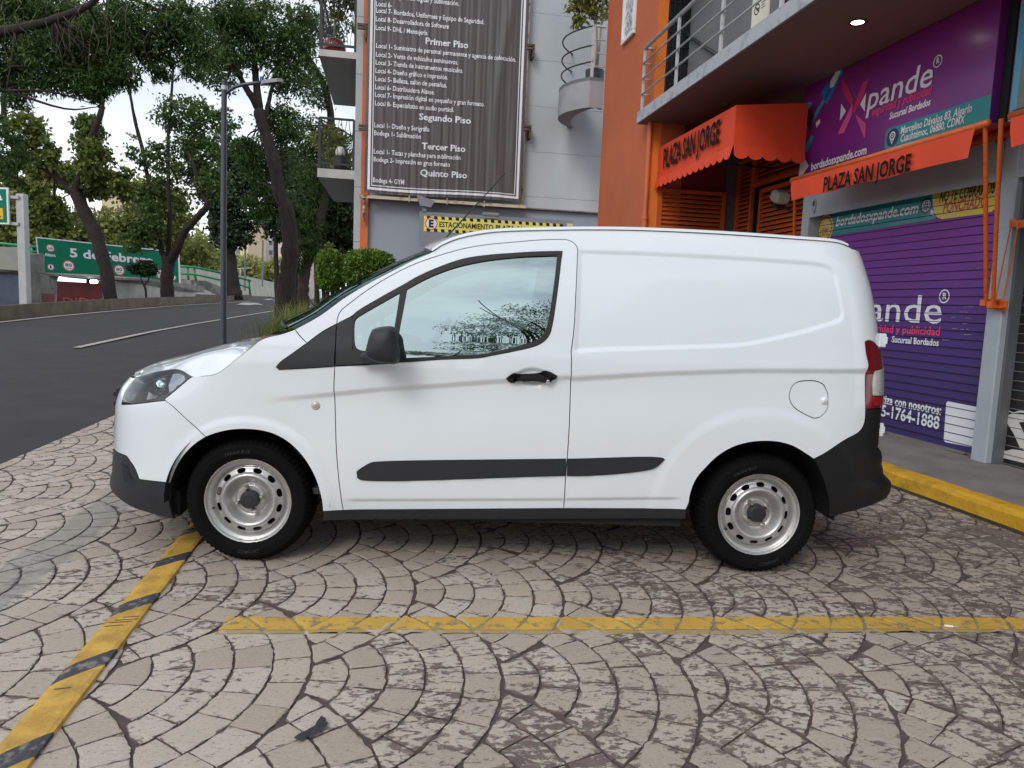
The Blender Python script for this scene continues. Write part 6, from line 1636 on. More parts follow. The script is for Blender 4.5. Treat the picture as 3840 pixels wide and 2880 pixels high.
# balconies on the road side
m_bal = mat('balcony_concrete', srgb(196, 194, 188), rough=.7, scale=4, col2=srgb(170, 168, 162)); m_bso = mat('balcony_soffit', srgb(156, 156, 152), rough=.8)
m_iron = mat('iron_dark', srgb(44, 44, 46), rough=.5)
for (tl_p, bl_p, far_p, rail_h, rp_) in (((1196, 183), (1196, 208), (1252, 393), 1.02, 50), ((1190, 630), (1190, 663), (1252, 755), .92, 483)):
    p0, p1 = ga(*tl_p), ga(*bl_p); zt, zb_ = p0[2], p1[2]; bl = p0[1]
    d = ray(*far_p); Pf = to_ab(CAM + d*((zb_ - EYE)/d.z)); af = Pf[0]; bf_ = Pf[1]
    bal = empty('balcony'); bal.parent = gbd; bal.matrix_parent_inverse = GI
    def bb_(mb, name, mats, **k):
        o = mb.build(name, mats, None, **k); o.parent = bal; return o
    q = MB(W); outline = [(GW, bl), (GW, cl_), (af, cl_), (af, bf_)]
    q.prism(outline, lambda p: (p[0], p[1], zt), lambda p: (p[0], p[1], zb_)); o = bb_(q, 'slab', [m_bal, m_bso])
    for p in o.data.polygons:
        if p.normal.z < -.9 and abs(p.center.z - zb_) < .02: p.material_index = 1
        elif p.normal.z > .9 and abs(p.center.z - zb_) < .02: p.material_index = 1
    zr = zt + rail_h
    q = MB(W)
    for (a_, b_) in ((GW + .03, bl + .03), (GW + .03, cl_ - .02), (af, bf_ + .05)): q.box((a_ - .025, b_ - .025, zt), (a_ + .025, b_ + .025, zr))
    for z in (zt + .10, zr): q.box((GW + .015, bl + .03, z - .02), (GW + .045, cl_ - .02, z + .02)); q.tube([(GW + .03, bl + .03, z), (af, bf_ + .05, z)], .02, 6)
    for k in range(5):
        f = (k + .5)/5; b_ = bl + (cl_ - bl)*f; q.tube([(GW + .03, b_ - .05, zt + .10), (GW + .03, b_ + .05, zr)], .006, 5); q.tube([(GW + .03, b_ + .05, zt + .10), (GW + .03, b_ - .05, zr)], .006, 5)
    for k in range(14):
        f = (k + .5)/14; a_ = GW + (af - GW)*f; b_ = bl + .03 + (bf_ + .02 - bl)*f; q.tube([(a_, b_, zt), (a_, b_, zr)], .008, 5)
    bb_(q, 'railing', m_iron)
    if rp_ == 50:
        pc = ga(1252, 182, GW + .45); pot = MB(W); c = (GW + .45, pc[1], zt)
        pot.lathe([(.11, 0), (.19, .06), (.225, .16), (.21, .25), (.15, .32), (.13, .33), (.12, .31)], c, (0, 0, 1), 28)
        potW = pot.build('plant_pot', mat('red_glaze', srgb(120, 20, 26), rough=.18, coat=.6), smooth=True, label='round glossy red plant pot on the upper side balcony', cat='pot')
    else:
        pc = ga(1276, 625, GW + .35); c = (GW + .35, pc[1], zt)
        pot = MB(W); pot.lathe([(.09, 0), (.12, .0), (.13, .3), (.12, .3)], c, (0, 0, 1), 16); pot.lathe([(.08, .3), (.10, .36), (.085, .44), (.05, .48), (.0, .49)], c, (0, 0, 1), 16, 1)
        pot.build('planter', [mat('planter_dark', srgb(40, 38, 36), rough=.6), mat('white_ceramic', srgb(214, 212, 206), rough=.4)], smooth=True, label='dark planter with a white ceramic ball on the lower side balcony', cat='planter')
        BAL2 = c
# rounded balcony between the grey and terracotta walls
rb_ = empty('balcony'); rb_.parent = gbd; rb_.matrix_parent_inverse = GI
n0 = on_b(*z4(305, 530), TB); an_ = n0[0]; zt = on_a(*z4(205, 530), an_)[2]; zb_ = on_a(*z4(205, 742), an_)[2]; bn = on_a(*z4(205, 640), an_)[1]
arc = [(an_, bn)] + [(an_ + (GW - an_)*f, bn - .36*math.sin(math.pi*min(1, f*1.05))**.8 + .0*f) for f in np.linspace(.04, 1, 24)]
outl = [(an_, TB + .0)] + arc + [(GW, TB)]
q = MB(W); q.prism(outl, lambda p: (p[0], p[1], zt), lambda p: (p[0], p[1], zt - .06)); q.F.pop(1); q.M.pop(1)
k0 = len(q.V)
for p in outl[:-1]: q.V += [tuple(W((p[0], p[1], zt))), tuple(W((p[0], p[1], zb_)))]
for i in range(len(outl) - 2): q.F.append((k0 + 2*i, k0 + 2*i + 1, k0 + 2*i + 3, k0 + 2*i + 2)); q.M.append(0)
inner = [(p[0] + (.12 if i == 0 else 0), TB + (p[1] - TB)*.55) for i, p in enumerate(outl)]
k1 = len(q.V); q.V += [tuple(W((p[0], p[1], zb_))) for p in outl[:-1]] + [tuple(W((p[0], p[1], zb_))) for p in inner[:-1]]; nn = len(outl) - 1
for i in range(nn - 1): q.F.append((k1 + i, k1 + i + 1, k1 + nn + i + 1, k1 + nn + i)); q.M.append(1)
o = q.build('parapet', [mat('balcony_grey', srgb(150, 153, 156), rough=.7, scale=3), m_bso], None); o.parent = rb_
q = MB(W); 
zh = on_a(*z4(262, 180), an_)[2]
for bq in (bn + .03,): q.box((an_ + .0, bq - .03, zt), (an_ + .03, bq + .02, zh))
for f in np.linspace(0, 1, 5): z = zt + (zh - zt)*(.25 + .75*f); 
for k, z in enumerate((zt + (zh - zt)*.22, zt + (zh - zt)*.48, zt + (zh - zt)*.74, zh)):
    q.tube([(an_ + .015, bn, z), (an_ + .015, TB, z)], .012 if k < 3 else .02, 6)
o = q.build('railing', m_rail, None); o.parent = rb_
q = MB(W)
for k, z in enumerate((zt + (zh - zt)*.3, zt + (zh - zt)*.62, zh)): q.tube([(p[0], p[1] + .03, z) for p in arc], .014, 6)
o = q.build('curved_rail', m_iron, None); o.parent = rb_
POTP = (an_ + .35, (bn + TB)/2 + .05, zt)
pot = MB(W); pot.lathe([(.12, -.05), (.16, .0), (.17, .22), (.15, .22)], POTP, (0, 0, 1), 18)
pot.build('planter', mat('planter_slate', srgb(52, 62, 72), rough=.5), smooth=True, label='slate blue planter standing in the rounded balcony', cat='planter')

# ---- tenants' banner
BA = GW - .22
bp = lambda x, y, a=BA: on_a(*z3(x, y), a)
TLc, BLc, BRc, TRc = bp(150, 0), bp(116, 1325), bp(1203, 1400), bp(1262, 0)
b_l = (TLc[1] + BLc[1])/2; b_r = (BRc[1] + TRc[1])/2; zbn = (BLc[2] + BRc[2])/2
ban = empty('banner', W((BA, (b_l + b_r)/2, zbn)), -TH, label='large dark hanging banner listing the plaza tenants in white lettering', cat='banner')
bpy.context.view_layer.update(); BI = ban.matrix_world.inverted()
ZT = 8.2
def drape(b, z):
    s_ = (b - b_l)/(b_r - b_l); f = min(1, max(0, (z - zbn)/2.2))
    w = .45*(.012*math.sin(b*31 + .9*math.sin(z*1.3)) + .009*math.sin(b*53 + z*.7) + .006*math.sin(b*88 - z))
    w *= (.35 + .65*math.sin(math.pi*min(1, max(0, s_ + .05)))**.6)
    w += .03*math.exp(-((s_ - .86 - .05*math.sin(z))/.03)**2) + .02*math.exp(-((s_ - .93)/.02)**2)*math.exp(-((z - zbn - .9)/.6)**2)
    sag = .018*math.sin(math.pi*s_*2)*math.exp(-(z - zbn)*2.5)
    return w, sag
NU, NV = 200, 50
V = []
for j in range(NV + 1):
    for i in range(NU + 1):
        b_ = b_l + (b_r - b_l)*i/NU; z = zbn + (ZT - zbn)*(j/NV)**1.5
        w, sg_ = drape(b_, z); V.append((BA - w, b_, z - sg_))
q = MB(W); q.add(V, [(j*(NU+1)+i, j*(NU+1)+i+1, (j+1)*(NU+1)+i+1, (j+1)*(NU+1)+i) for j in range(NV) for i in range(NU)])
sgb(q, 'cloth', mat('banner_cloth', srgb(86, 80, 80), rough=.55, scale=3, var=.06), ban, BI, smooth=True)
def on_ban(lift):
    def f(p):
        w, s_ = drape(p[0], p[1]); return W((BA - .85*w - lift - .006, p[0], p[1] - s_))
    return f
q = MB()
def border(m0, m1):
    N = 90
    bl_, br_, zb2 = b_l + m0, b_r - m0, zbn + m0; t = m1 - m0
    for (x0, x1, y0, y1, nx_, ny_) in ((bl_, br_, zb2, zb2 + t, N, 1), (bl_, bl_ + t, zb2 + t, ZT, 1, 60), (br_ - t, br_, zb2 + t, ZT, 1, 60)):
        V = [on_ban(.003)((x0 + (x1-x0)*i/nx_, y0 + (y1-y0)*j/ny_)) for j in range(ny_ + 1) for i in range(nx_ + 1)]
        q.add(V, [(j*(nx_+1)+i, j*(nx_+1)+i+1, (j+1)*(nx_+1)+i+1, (j+1)*(nx_+1)+i) for j in range(ny_) for i in range(nx_)])
border(.055, .10); border(.125, .142)
sgb(q, 'border', MATS['white_print'], ban, BI)
rows = [('Local 5- Impresión digital y Sublimación.', (203, -14), (777, 33), 32, 0), ('Local 6-', (203, 45), (313, 52), 32, 0), ('Local 7- Bordados, Uniformes y Equipo de Seguridad.', (203, 97), (950, 160), 32, 0), ('Local 8- Desarrolladora de Software', (201, 153), (706, 194), 32, 0), ('Local 9- DHL / Mensajería', (200, 211), (558, 241), 32, 0),
  ('Primer Piso', (545, 309), (840, 331), 43, 1), ('Local 1- Suministro de personal permanente y agencia de colocación.', (203, 341), (1170, 420), 32, 0), ('Local 2- Venta de vehiculos seminuevos.', (202, 397), (770, 442), 32, 0), ('Local 3- Tienda de instrumentos musicales.', (200, 453), (805, 499), 32, 0), ('Local 4- Diseño gráfico e impresión.', (199, 510), (700, 545), 32, 0), ('Local 5- Belleza, salón de pestañas.', (198, 566), (692, 600), 32, 0), ('Local 6- Distribuidora Alsase.', (197, 621), (607, 650), 32, 0), ('Local 7- Impresión digital en pequeño y gran formato.', (196, 677), (952, 730), 32, 0), ('Local 8- Especialistas en audio portátil.', (195, 734), (742, 771), 32, 0),
  ('Segundo Piso', (500, 829), (858, 854), 43, 1), ('Local 1- Diseño y Serigráfia', (190, 883), (572, 907), 32, 0), ('Bodega 1- Sublimación', (190, 937), (512, 957), 32, 0), ('Tercer Piso', (518, 1031), (820, 1049), 43, 1), ('Local 1- Tazas y planchas para sublimación', (187, 1064), (787, 1103), 32, 0), ('Bodega 2- Impresión en gran formato', (186, 1118), (713, 1151), 32, 0), ('Quinto Piso', (507, 1214), (832, 1233), 43, 1), ('Bodega 4- GYM', (182, 1256), (397, 1273), 32, 0)]
pxm = (bp(600, 600)[2] - bp(600, 700)[2])/100
for (body_, l0, r0, cap, big) in rows:
    q = MB(); p0, p1 = bp(*l0), bp(*r0)
    put_text(q, body_, on_ban(.004), p0[1], p1[1], (p0[2] + p1[2])/2, cap*pxm, .026 if big else .018)
    sgb(q, 'heading' if big else 'lettering', MATS['white_print'], ban, BI)
# frame and brackets of the banner
m_rust = mat('rusty_cream', srgb(196, 184, 160), rough=.7, scale=7, col2=srgb(110, 62, 40), thr=(.34, .5))
fr = empty('sign_scaffold', W((BA + .08, b_l, zbn)), -TH, label='rusty steel frame and brackets carrying the tenants banner', cat='frame')
bpy.context.view_layer.update(); FI = fr.matrix_world.inverted()
for (x0, y0, x1, y1) in ((88, 1355, 1240, 1428),):
    p0, p1 = bp(x0, y0), bp(x1, y1); zc = (p0[2] + p1[2])/2
    q = MB(W); q.box((BA + .02, p0[1], zc - .028), (BA + .07, p1[1], zc + .028)); sgb(q, 'bottom_bar', m_rust, fr, FI)
q = MB(W); pr = bp(1240, 700)[1]; q.tube([(BA + .05, pr, zbn - .1), (BA + .05, pr, ZT)], .018, 8); sgb(q, 'side_post', m_rust, fr, FI, smooth=True)
for f in (.28, .52, .76):
    b_ = b_l + (b_r - b_l)*f; q = MB(W); q.box((BA - .0, b_ - .012, zbn - .13), (BA + .03, b_ + .012, zbn - .01)); sgb(q, 'hanger', m_rust, fr, FI)
for (x, y) in ((1268, 340), (1245, 900), (120, 900), (112, 200)):
    p = bp(x, y); q = MB(W); q.box((BA + .0, p[1] - .10, p[2] + .06), (BA + .05, p[1] + .09, p[2] + .10)); q.box((BA + .0, p[1] - .10, p[2] + .0), (BA + .05, p[1] + .09, p[2] + .04)); q.box((BA, p[1] + .05, p[2] - .14), (BA + .25, p[1] + .09, p[2] + .10)); sgb(q, 'bracket', mat('bracket_rust', srgb(96, 86, 76), rough=.7, scale=12, col2=srgb(60, 42, 34)), fr, FI)
p = bp(118, 1440); q = MB(W); q.tube([(BA + .1, p[1], p[2] + .2), (BA + .1, p[1], p[2] - .22)], .028, 8); sgb(q, 'brace', m_rust, fr, FI, smooth=True)
# parking sign
PA = GW - .35
pp = lambda x, y, a=PA: on_a(*z3(x, y), a)
pk = empty('parking_sign', W((PA, pp(1000, 1550)[1], 2.4)), -TH, label='yellow ESTACIONAMIENTO parking banner with black squares on a grey board', cat='sign')
bpy.context.view_layer.update(); KI = pk.matrix_world.inverted()
g0, g1, g2 = pp(505, 1460), pp(1565, 1528), pp(505, 1640)
q = MB(W); q.box((PA, g0[1], g2[2] - .15), (PA + .04, g1[1], (g0[2] + g1[2])/2)); sgb(q, 'board', mat('board_grey', srgb(132, 138, 144), rough=.6), pk, KI)
y0_, y1_, y2_ = pp(535, 1487, PA - .004), pp(1490, 1552, PA - .004), pp(530, 1597, PA - .004)
zt_, zb2 = (y0_[2] + y1_[2])/2, y2_[2]; W4 = lambda lift: (lambda p: W((PA - lift, p[0], p[1])))
q = MB(); q.add([W4(.004)(p) for p in ((y0_[1], zb2), (y1_[1], zb2), (y1_[1], zt_), (y0_[1], zt_))], [(0, 1, 2, 3)]); k = 0; b_ = y0_[1]
while b_ < y1_[1] - .05:
    for zz in (zt_ - .055, zb2): q.add([W4(.006)(p) for p in ((b_ + .06, zz), (b_ + .125, zz), (b_ + .115, zz + .055), (b_ + .05, zz + .055))], [(0, 1, 2, 3)], 1)
    b_ += .135
sgb(q, 'yellow_cloth', [mat('parking_banner', srgb(228, 220, 110), rough=.5, scale=6), MATS['black_print']], pk, KI)
ce = pp(585, 1545, PA - .006); q = MB(); c = (ce[1], ce[2]); polyplane(q, disc_pts(c, .10), W4(.007), 1); ring_poly(q, c, .10, .115, W4(.008), 0); put_text(q, 'E', W4(.009), c[0] - .045, c[0] + .045, c[1] - .065, .13, .05, 0, 2)
sgb(q, 'parking_symbol', [MATS['red_print'], MATS['white_print'], MATS['black_print']], pk, KI)
q = MB(); t0, t1 = pp(640, 1570, PA - .006), pp(1012, 1586, PA - .006); put_text(q, 'ESTACIONAMIENTO', W4(.008), t0[1], t1[1], (t0[2] + t1[2])/2, .095, .02); sgb(q, 'lettering', MATS['black_print'], pk, KI); q = MB()
t2 = t1[1] + .05; put_text(q, 'PLAZA SAN JORGE', W4(.008), t2, t2 + (t1[1] - t0[1])*1.02, (t0[2] + t1[2])/2, .095, .02); sgb(q, 'lettering', MATS['black_print'], pk, KI)
q = MB(W); q.box((PA - .006, g1[1] - .12, zt_ - .10), (PA - .001, g1[1], zt_ + .02)); sgb(q, 'label_plate', mat('cream_plate', srgb(214, 206, 170), rough=.6), pk, KI)
for (x, y, lab) in ((545, 1390, 'grey floodlight on a stalk at the left of the parking banner'), (995, 1487, 'small grey wall lamp over the middle of the parking banner')):
    p = pp(x, y, PA + .03); fl = empty('floodlight', W(p), -TH, label=lab, cat='light')
    q = MB()
    if x < 600: q.prism([(-.17, .10), (.17, .0), (.10, -.12), (-.10, -.10)], lambda t: (t[0], -.10, t[1]), lambda t: (t[0], .06, t[1])); q.box((-.06, -.05, -.20), (.02, .0, -.10)); q.tube([(-.04, 0, -.18), (-.04, .02, -.38)], .022, 8)
    else: q.box((-.16, -.05, -.03), (.16, .06, .045), bev=.02); q.box((-.12, -.06, -.07), (.12, .05, -.03))
    q.build('head', mat('flood_grey', srgb(128, 132, 138), rough=.5), fl)
# ================================================================== trees and plants
m_bark = mat('bark_dark', srgb(54, 46, 40), rough=.95, scale=9, bump=.9, bscale=26, col2=srgb(28, 24, 21), stretch=(1, 1, .3))
m_bark2 = mat('bark_brown', srgb(74, 62, 52), rough=.95, scale=9, bump=.9, bscale=30, col2=srgb(42, 35, 30), stretch=(1, 1, .3))
m_leaf_dark = leaf_mat('leaf_dark', (.016, .040, .010), (.105, .185, .032), .35)
m_leaf_dark2 = leaf_mat('leaf_deep', (.022, .050, .012), (.13, .20, .040), .38)
m_leaf_mid = leaf_mat('leaf_mid', (.045, .078, .013), (.22, .27, .055), .42)
m_leaf_olive = leaf_mat('leaf_olive', (.11, .13, .024), (.30, .33, .08), .42)
m_leaf_pale = leaf_mat('leaf_pale', (.24, .27, .07), (.50, .52, .18), .42)
m_leaf_hedge = leaf_mat('leaf_hedge', (.04, .10, .012), (.20, .32, .045), .25, .35)
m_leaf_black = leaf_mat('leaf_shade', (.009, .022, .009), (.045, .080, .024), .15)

def leaves(blobs, length, width, droop=.35, seed=1, cl=.22, npc=26):
    """blobs: (centre, (rx, ry, rz), number of leaves); leaves gathered in clusters through each blob"""
    g = np.random.default_rng(seed); C = []; OUTW = []
    for (c, r, n) in blobs:
        c = np.array(c, float); r = np.array(r, float); k = max(2, int(n/npc))
        d = g.normal(size=(k, 3)); d /= np.linalg.norm(d, axis=1)[:, None]
        cc = d*(g.uniform(.12, 1, k)**.45)[:, None]*r
        idx = g.integers(0, k, n)
        off = g.normal(size=(n, 3)); off[:, 2] *= .7
        P = cc[idx] + off*cl*min(r)
        C.append(c + P); OUTW.append(P/np.linalg.norm(P + 1e-9, axis=1)[:, None])
    C = np.concatenate(C); O_ = np.concatenate(OUTW); n = len(C)
    d = g.normal(size=(n, 3)) + O_*.5; d[:, 2] -= droop*1.5; d /= np.linalg.norm(d, axis=1)[:, None]
    s = np.cross(d, g.normal(size=(n, 3))); s /= np.linalg.norm(s, axis=1)[:, None] + 1e-9
    L = (length*g.uniform(.6, 1.3, n))[:, None]; Wd = (width*g.uniform(.7, 1.3, n))[:, None]
    nrm = np.cross(d, s)
    V = np.stack([C - d*L/2, C + s*Wd/2 + nrm*Wd*.12, C + d*L/2, C - s*Wd/2 + nrm*Wd*.12], 1).reshape(-1, 3)
    return V, np.arange(n*4).reshape(-1, 4)
def limb(mb, pts, r0, r1, n=9, wob=.04, seed=0):
    g = np.random.default_rng(seed); P = smooth_poly3(pts, 6); k = len(P)
    R = [r0 + (r1 - r0)*(i/(k-1))**.8 for i in range(k)]
    Q = [tuple(np.array(p) + g.normal(0, wob*R[i], 3)) for i, p in enumerate(P)]
    mb.tube(Q, [r*(1 + g.normal(0, .05)) for r in R], n)
def smooth_poly3(P, k):
    P = [np.array(p, float) for p in P]; out = []
    for i in range(len(P) - 1):
        p0 = P[i-1] if i else 2*P[0] - P[1]; p1, p2 = P[i], P[i+1]; p3 = P[i+2] if i + 2 < len(P) else 2*P[-1] - P[-2]
        for q in range(k):
            t = q/k; out.append(.5*((2*p1) + (p2 - p0)*t + (2*p0 - 5*p1 + 4*p2 - p3)*t*t + (3*p1 - p0 - 3*p2 + p3)*t**3))
    out.append(P[-1]); return out
def tree(name, label, Y, limbs, blobs, mt_leaf, L, Wd, bark=None, group=None, seed=1, depth=1.0, twigs=10, droop=.35, cat='tree', cl=.22, dens=1.0, yoff=(0, 0)):
    """limbs: list of ([(px, py, dy)], width px at foot, width px at tip); blobs: (px, py, rx px, ry px, leaves, dy)"""
    g = np.random.default_rng(seed); pxm = F4/Y
    base = at(limbs[0][0][0][0], limbs[0][0][0][1], Y + limbs[0][0][0][2]); T = empty(name, base, 0, label=label, cat=cat, group=group)
    bpy.context.view_layer.update(); I = T.matrix_world.inverted()
    q = MB(); tips = []
    for i, (pts, w0, w1) in enumerate(limbs):
        P = [tuple(at(x, y, Y + dy)) for x, y, dy in pts]
        if i == 0: P = [(P[0][0], P[0][1], terrain(P[0][0], P[0][1]) - .1)] + P if P[0][2] > terrain(P[0][0], P[0][1]) + .05 else P
        limb(q, P, w0/2/pxm, w1/2/pxm, 10 if i == 0 else 7, seed=seed + i); tips.append(P)
    B = []
    for (x, y, rx, ry, n, dy) in blobs:
        c = at(x, y, Y + dy); B.append((tuple(c), (rx/pxm, max(rx, ry)/pxm*depth*.8, ry/pxm), int(n*dens)))
        for k in range(max(1, int(twigs*n/2500))):      # twigs through the foliage
            e = np.array(c) + g.normal(size=3)*np.array([rx, max(rx, ry)*.6, ry])/pxm*.55
            near = min((p for t in tips for p in t[1:]), key=lambda p: np.linalg.norm(np.array(p) - e)); m_ = (np.array(near) + e)/2 + g.normal(0, .12, 3)*np.linalg.norm(np.array(near) - e)
            if np.linalg.norm(np.array(near) - e) < 6: q.tube([tuple(p) for p in smooth_poly3([near, m_, e], 4)], [.035*(1 - .8*t) + .004 for t in np.linspace(0, 1, 9)], 5)
    o = q.build('trunk', bark or m_bark, None, True); o.parent = T; o.matrix_parent_inverse = I
    V, F = leaves(B, L, Wd, droop, seed, cl)
    o = fast_mesh('crown', V, F, mt_leaf, None); o.parent = T; o.matrix_parent_inverse = I
    return T
# the trees along the road
tree('street_tree', 'leaning dark trunked tree in front of the green road sign, left part', 38, [([(418, 1130, 0), (393, 998, 0), (358, 878, .2), (318, 799, .3), (284, 722, .4)], 50, 44), ([(284, 722, .4), (290, 700, .3), (312, 610, 0), (345, 510, -.5), (378, 425, -.6), (386, 330, -.5)], 40, 16), ([(286, 725, .4), (205, 655, .8), (140, 612, 1), (80, 572, 1.2), (28, 520, 1), (14, 430, .8), (20, 300, .8)], 34, 16)],
     [(320, 690, 75, 60, 1300, .9), (190, 800, 62, 66, 1500, 1.2), (350, 610, 60, 85, 1700, -.6), (140, 745, 62, 70, 1000, 1.5), (395, 690, 45, 50, 600, .6), (90, 500, 60, 90, 1300, 0), (170, 590, 55, 60, 650, 0), (330, 500, 55, 70, 1100, 0), (460, 690, 50, 60, 900, -.5), (40, 640, 60, 60, 900, 1)], m_leaf_mid, .24, .18, seed=11, depth=.9)
tree('street_tree', 'forked V shaped tree in front of the green road sign, right part', 48, [([(629, 1118, 0), (626, 1040, 0), (630, 985, 0), (628, 965, 0)], 50, 44), ([(622, 968, 0), (604, 930, 0), (592, 824, .3), (555, 670, .6), (533, 556, .6), (506, 452, .4), (481, 316, 0), (450, 180, 0)], 24, 8), ([(630, 965, 0), (636, 850, -.3), (633, 741, -.4), (630, 542, -.4), (640, 400, -.2), (650, 250, 0)], 20, 8), ([(634, 985, 0), (668, 925, -.5), (692, 868, -.8), (740, 815, -1), (778, 764, -1.2), (748, 722, -1), (742, 678, -1), (720, 600, -1), (690, 545, -.6)], 36, 12)],
     [(560, 830, 50, 80, 1200, -1), (500, 900, 38, 50, 500, -1.2), (690, 600, 80, 90, 1500, 0), (760, 560, 70, 80, 1300, 0), (600, 620, 60, 90, 900, 0), (690, 430, 100, 80, 1800, 0), (800, 690, 60, 70, 900, -1), (560, 760, 60, 60, 900, .5), (640, 760, 60, 60, 600, .5), (840, 470, 60, 70, 800, 0), (520, 560, 45, 80, 300, 0)], m_leaf_dark2, .27, .15, seed=12, depth=.9)
tree('ivy_tree', 'thick ivy covered trunk with leaf scars standing behind the lamp post', 64, [([(878, 1108, 0), (868, 1040, 0), (862, 960, 0), (858, 900, 0), (852, 820, 0), (846, 740, 0)], 66, 28)],
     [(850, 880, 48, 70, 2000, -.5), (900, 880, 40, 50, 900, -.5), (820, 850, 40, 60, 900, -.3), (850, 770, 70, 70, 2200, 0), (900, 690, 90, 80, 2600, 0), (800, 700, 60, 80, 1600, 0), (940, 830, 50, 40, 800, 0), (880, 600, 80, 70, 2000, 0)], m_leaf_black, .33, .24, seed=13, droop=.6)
tree('street_tree', 'tall curved dark tree with vines just past the lamp post', 25, [([(1072, 1240, 0), (1072, 1098, 0), (1084, 989, 0), (1087, 881, 0), (1074, 790, 0), (1049, 725, 0), (1022, 588, 0), (988, 480, 0), (970, 412, 0)], 72, 40), ([(970, 412, 0), (945, 365, -.2), (922, 330, -.3), (882, 253, -.5), (836, 149, -.6), (800, 40, -.6)], 30, 12), ([(972, 414, 0), (960, 294, .2), (955, 226, .3), (964, 136, .4), (1000, 20, .4)], 32, 14), ([(994, 455, 0), (1006, 390, .3), (1020, 330, .4), (1040, 250, .5), (1050, 120, .6)], 20, 9)],
     [(900, 150, 120, 110, 2600, 0), (1000, 120, 120, 120, 2600, .8), (1090, 260, 90, 110, 2000, .8), (820, 260, 90, 80, 1500, -.5), (1000, 620, 90, 110, 2200, 1.5), (920, 560, 60, 60, 700, .5), (1130, 120, 90, 90, 1500, .5), (1060, 470, 80, 90, 1600, 1), (980, 760, 70, 60, 1300, 1.5), (860, 60, 120, 60, 1800, -.5), (1090, 800, 60, 50, 900, 2)], m_leaf_dark, .17, .055, bark=m_bark, seed=14, droop=.5, dens=1.4)
tree('street_tree', 'brown trunked tree behind the curved tree, beside the side balconies', 29, [([(1137, 1200, 0), (1137, 1120, 0), (1138, 1062, 0), (1148, 1000, 0), (1176, 917, .3), (1206, 808, .5), (1236, 640, .8), (1243, 470, 1), (1218, 330, .8), (1155, 217, .4), (1105, 130, .2), (1080, 20, 0)], 50, 20)],
     [(1180, 700, 90, 110, 2600, 1), (1240, 560, 80, 90, 2000, 1.2), (1150, 520, 80, 90, 1800, 1.4), (1270, 800, 60, 90, 1700, 1.5), (1150, 860, 60, 70, 1500, .5), (1190, 930, 50, 50, 900, -.3), (1180, 330, 70, 80, 1300, .5), (1270, 100, 55, 60, 500, -2), (1120, 950, 40, 70, 700, -.2), (1280, 620, 40, 80, 700, 0)], m_leaf_dark, .18, .06, bark=m_bark2, seed=15, droop=.45)
tree('street_tree', 'big overhanging tree at the left edge with bare hanging twigs', 19, [([(-560, 1330, 0), (-540, 900, 0), (-480, 500, 0), (-380, 220, 0), (-200, 90, 0)], 110, 60), ([(-380, 220, 0), (-150, 150, -.5), (60, 110, -.8), (200, 75, -1), (330, 20, -1), (420, -60, -1)], 50, 16), ([(-200, 90, 0), (0, 20, .3), (200, -20, .5), (420, -30, .5), (640, 60, .5)], 40, 12), ([(60, 110, -.8), (40, 250, -1), (25, 340, -1)], 12, 4)],
     [(40, 170, 110, 120, 2600, 0), (180, 240, 110, 100, 2800, -.4), (320, 200, 110, 110, 3000, 0), (420, 110, 120, 110, 3000, .3), (260, 80, 130, 80, 3000, .6), (80, 40, 120, 70, 2600, .6), (330, 320, 90, 60, 1800, -.3), (560, 130, 110, 110, 2400, .6), (680, 90, 110, 90, 2200, .8), (60, 320, 70, 80, 1200, .3), (440, 270, 80, 70, 1300, 0), (740, 210, 80, 90, 1300, .8), (600, 250, 60, 60, 700, .6), (20, 560, 50, 140, 1100, 1.5)], m_leaf_dark, .155, .042, seed=16, droop=.55, twigs=6, dens=1.45)
tw = MB(); g = np.random.default_rng(5)     # bare drooping twigs of the big tree
for k in range(30):
    x, y = g.uniform(0, 560), g.uniform(-20, 90); P = [at(x, y, 17.5 + g.uniform(-1, 1))]
    a = g.uniform(-60, 60); h = g.uniform(60, 210)
    for q_ in range(1, 6):
        f = q_/5; P.append(at(x + a*math.sin(f*2.4) + g.normal(0, 5), y + h*f, 17.5))
    tw.tube([tuple(p) for p in P], [.008*(1 - .6*f) for f in np.linspace(0, 1, 6)], 5)
o = tw.build('bare_twigs', mat('twig_grey', srgb(92, 82, 68), rough=.9)); o.parent = bpy.data.objects['street_tree.004']; bpy.context.view_layer.update(); o.matrix_parent_inverse = o.parent.matrix_world.inverted()
tree('small_tree', 'small flat topped clipped tree against the green road sign', 43, [([(548, 1118, 0), (546, 1085, 0), (540, 1070, 0)], 8, 8), ([(540, 1072, 0), (530, 1050, 0), (526, 1020, 0)], 6, 4), ([(540, 1072, 0), (556, 1050, 0), (560, 1020, 0)], 6, 4)], [(535, 1005, 46, 26, 1500, 0), (560, 1010, 34, 22, 700, 0), (505, 1012, 30, 16, 500, 0), (545, 990, 28, 16, 400, 0)], m_leaf_black, .19, .10, seed=17, twigs=2)
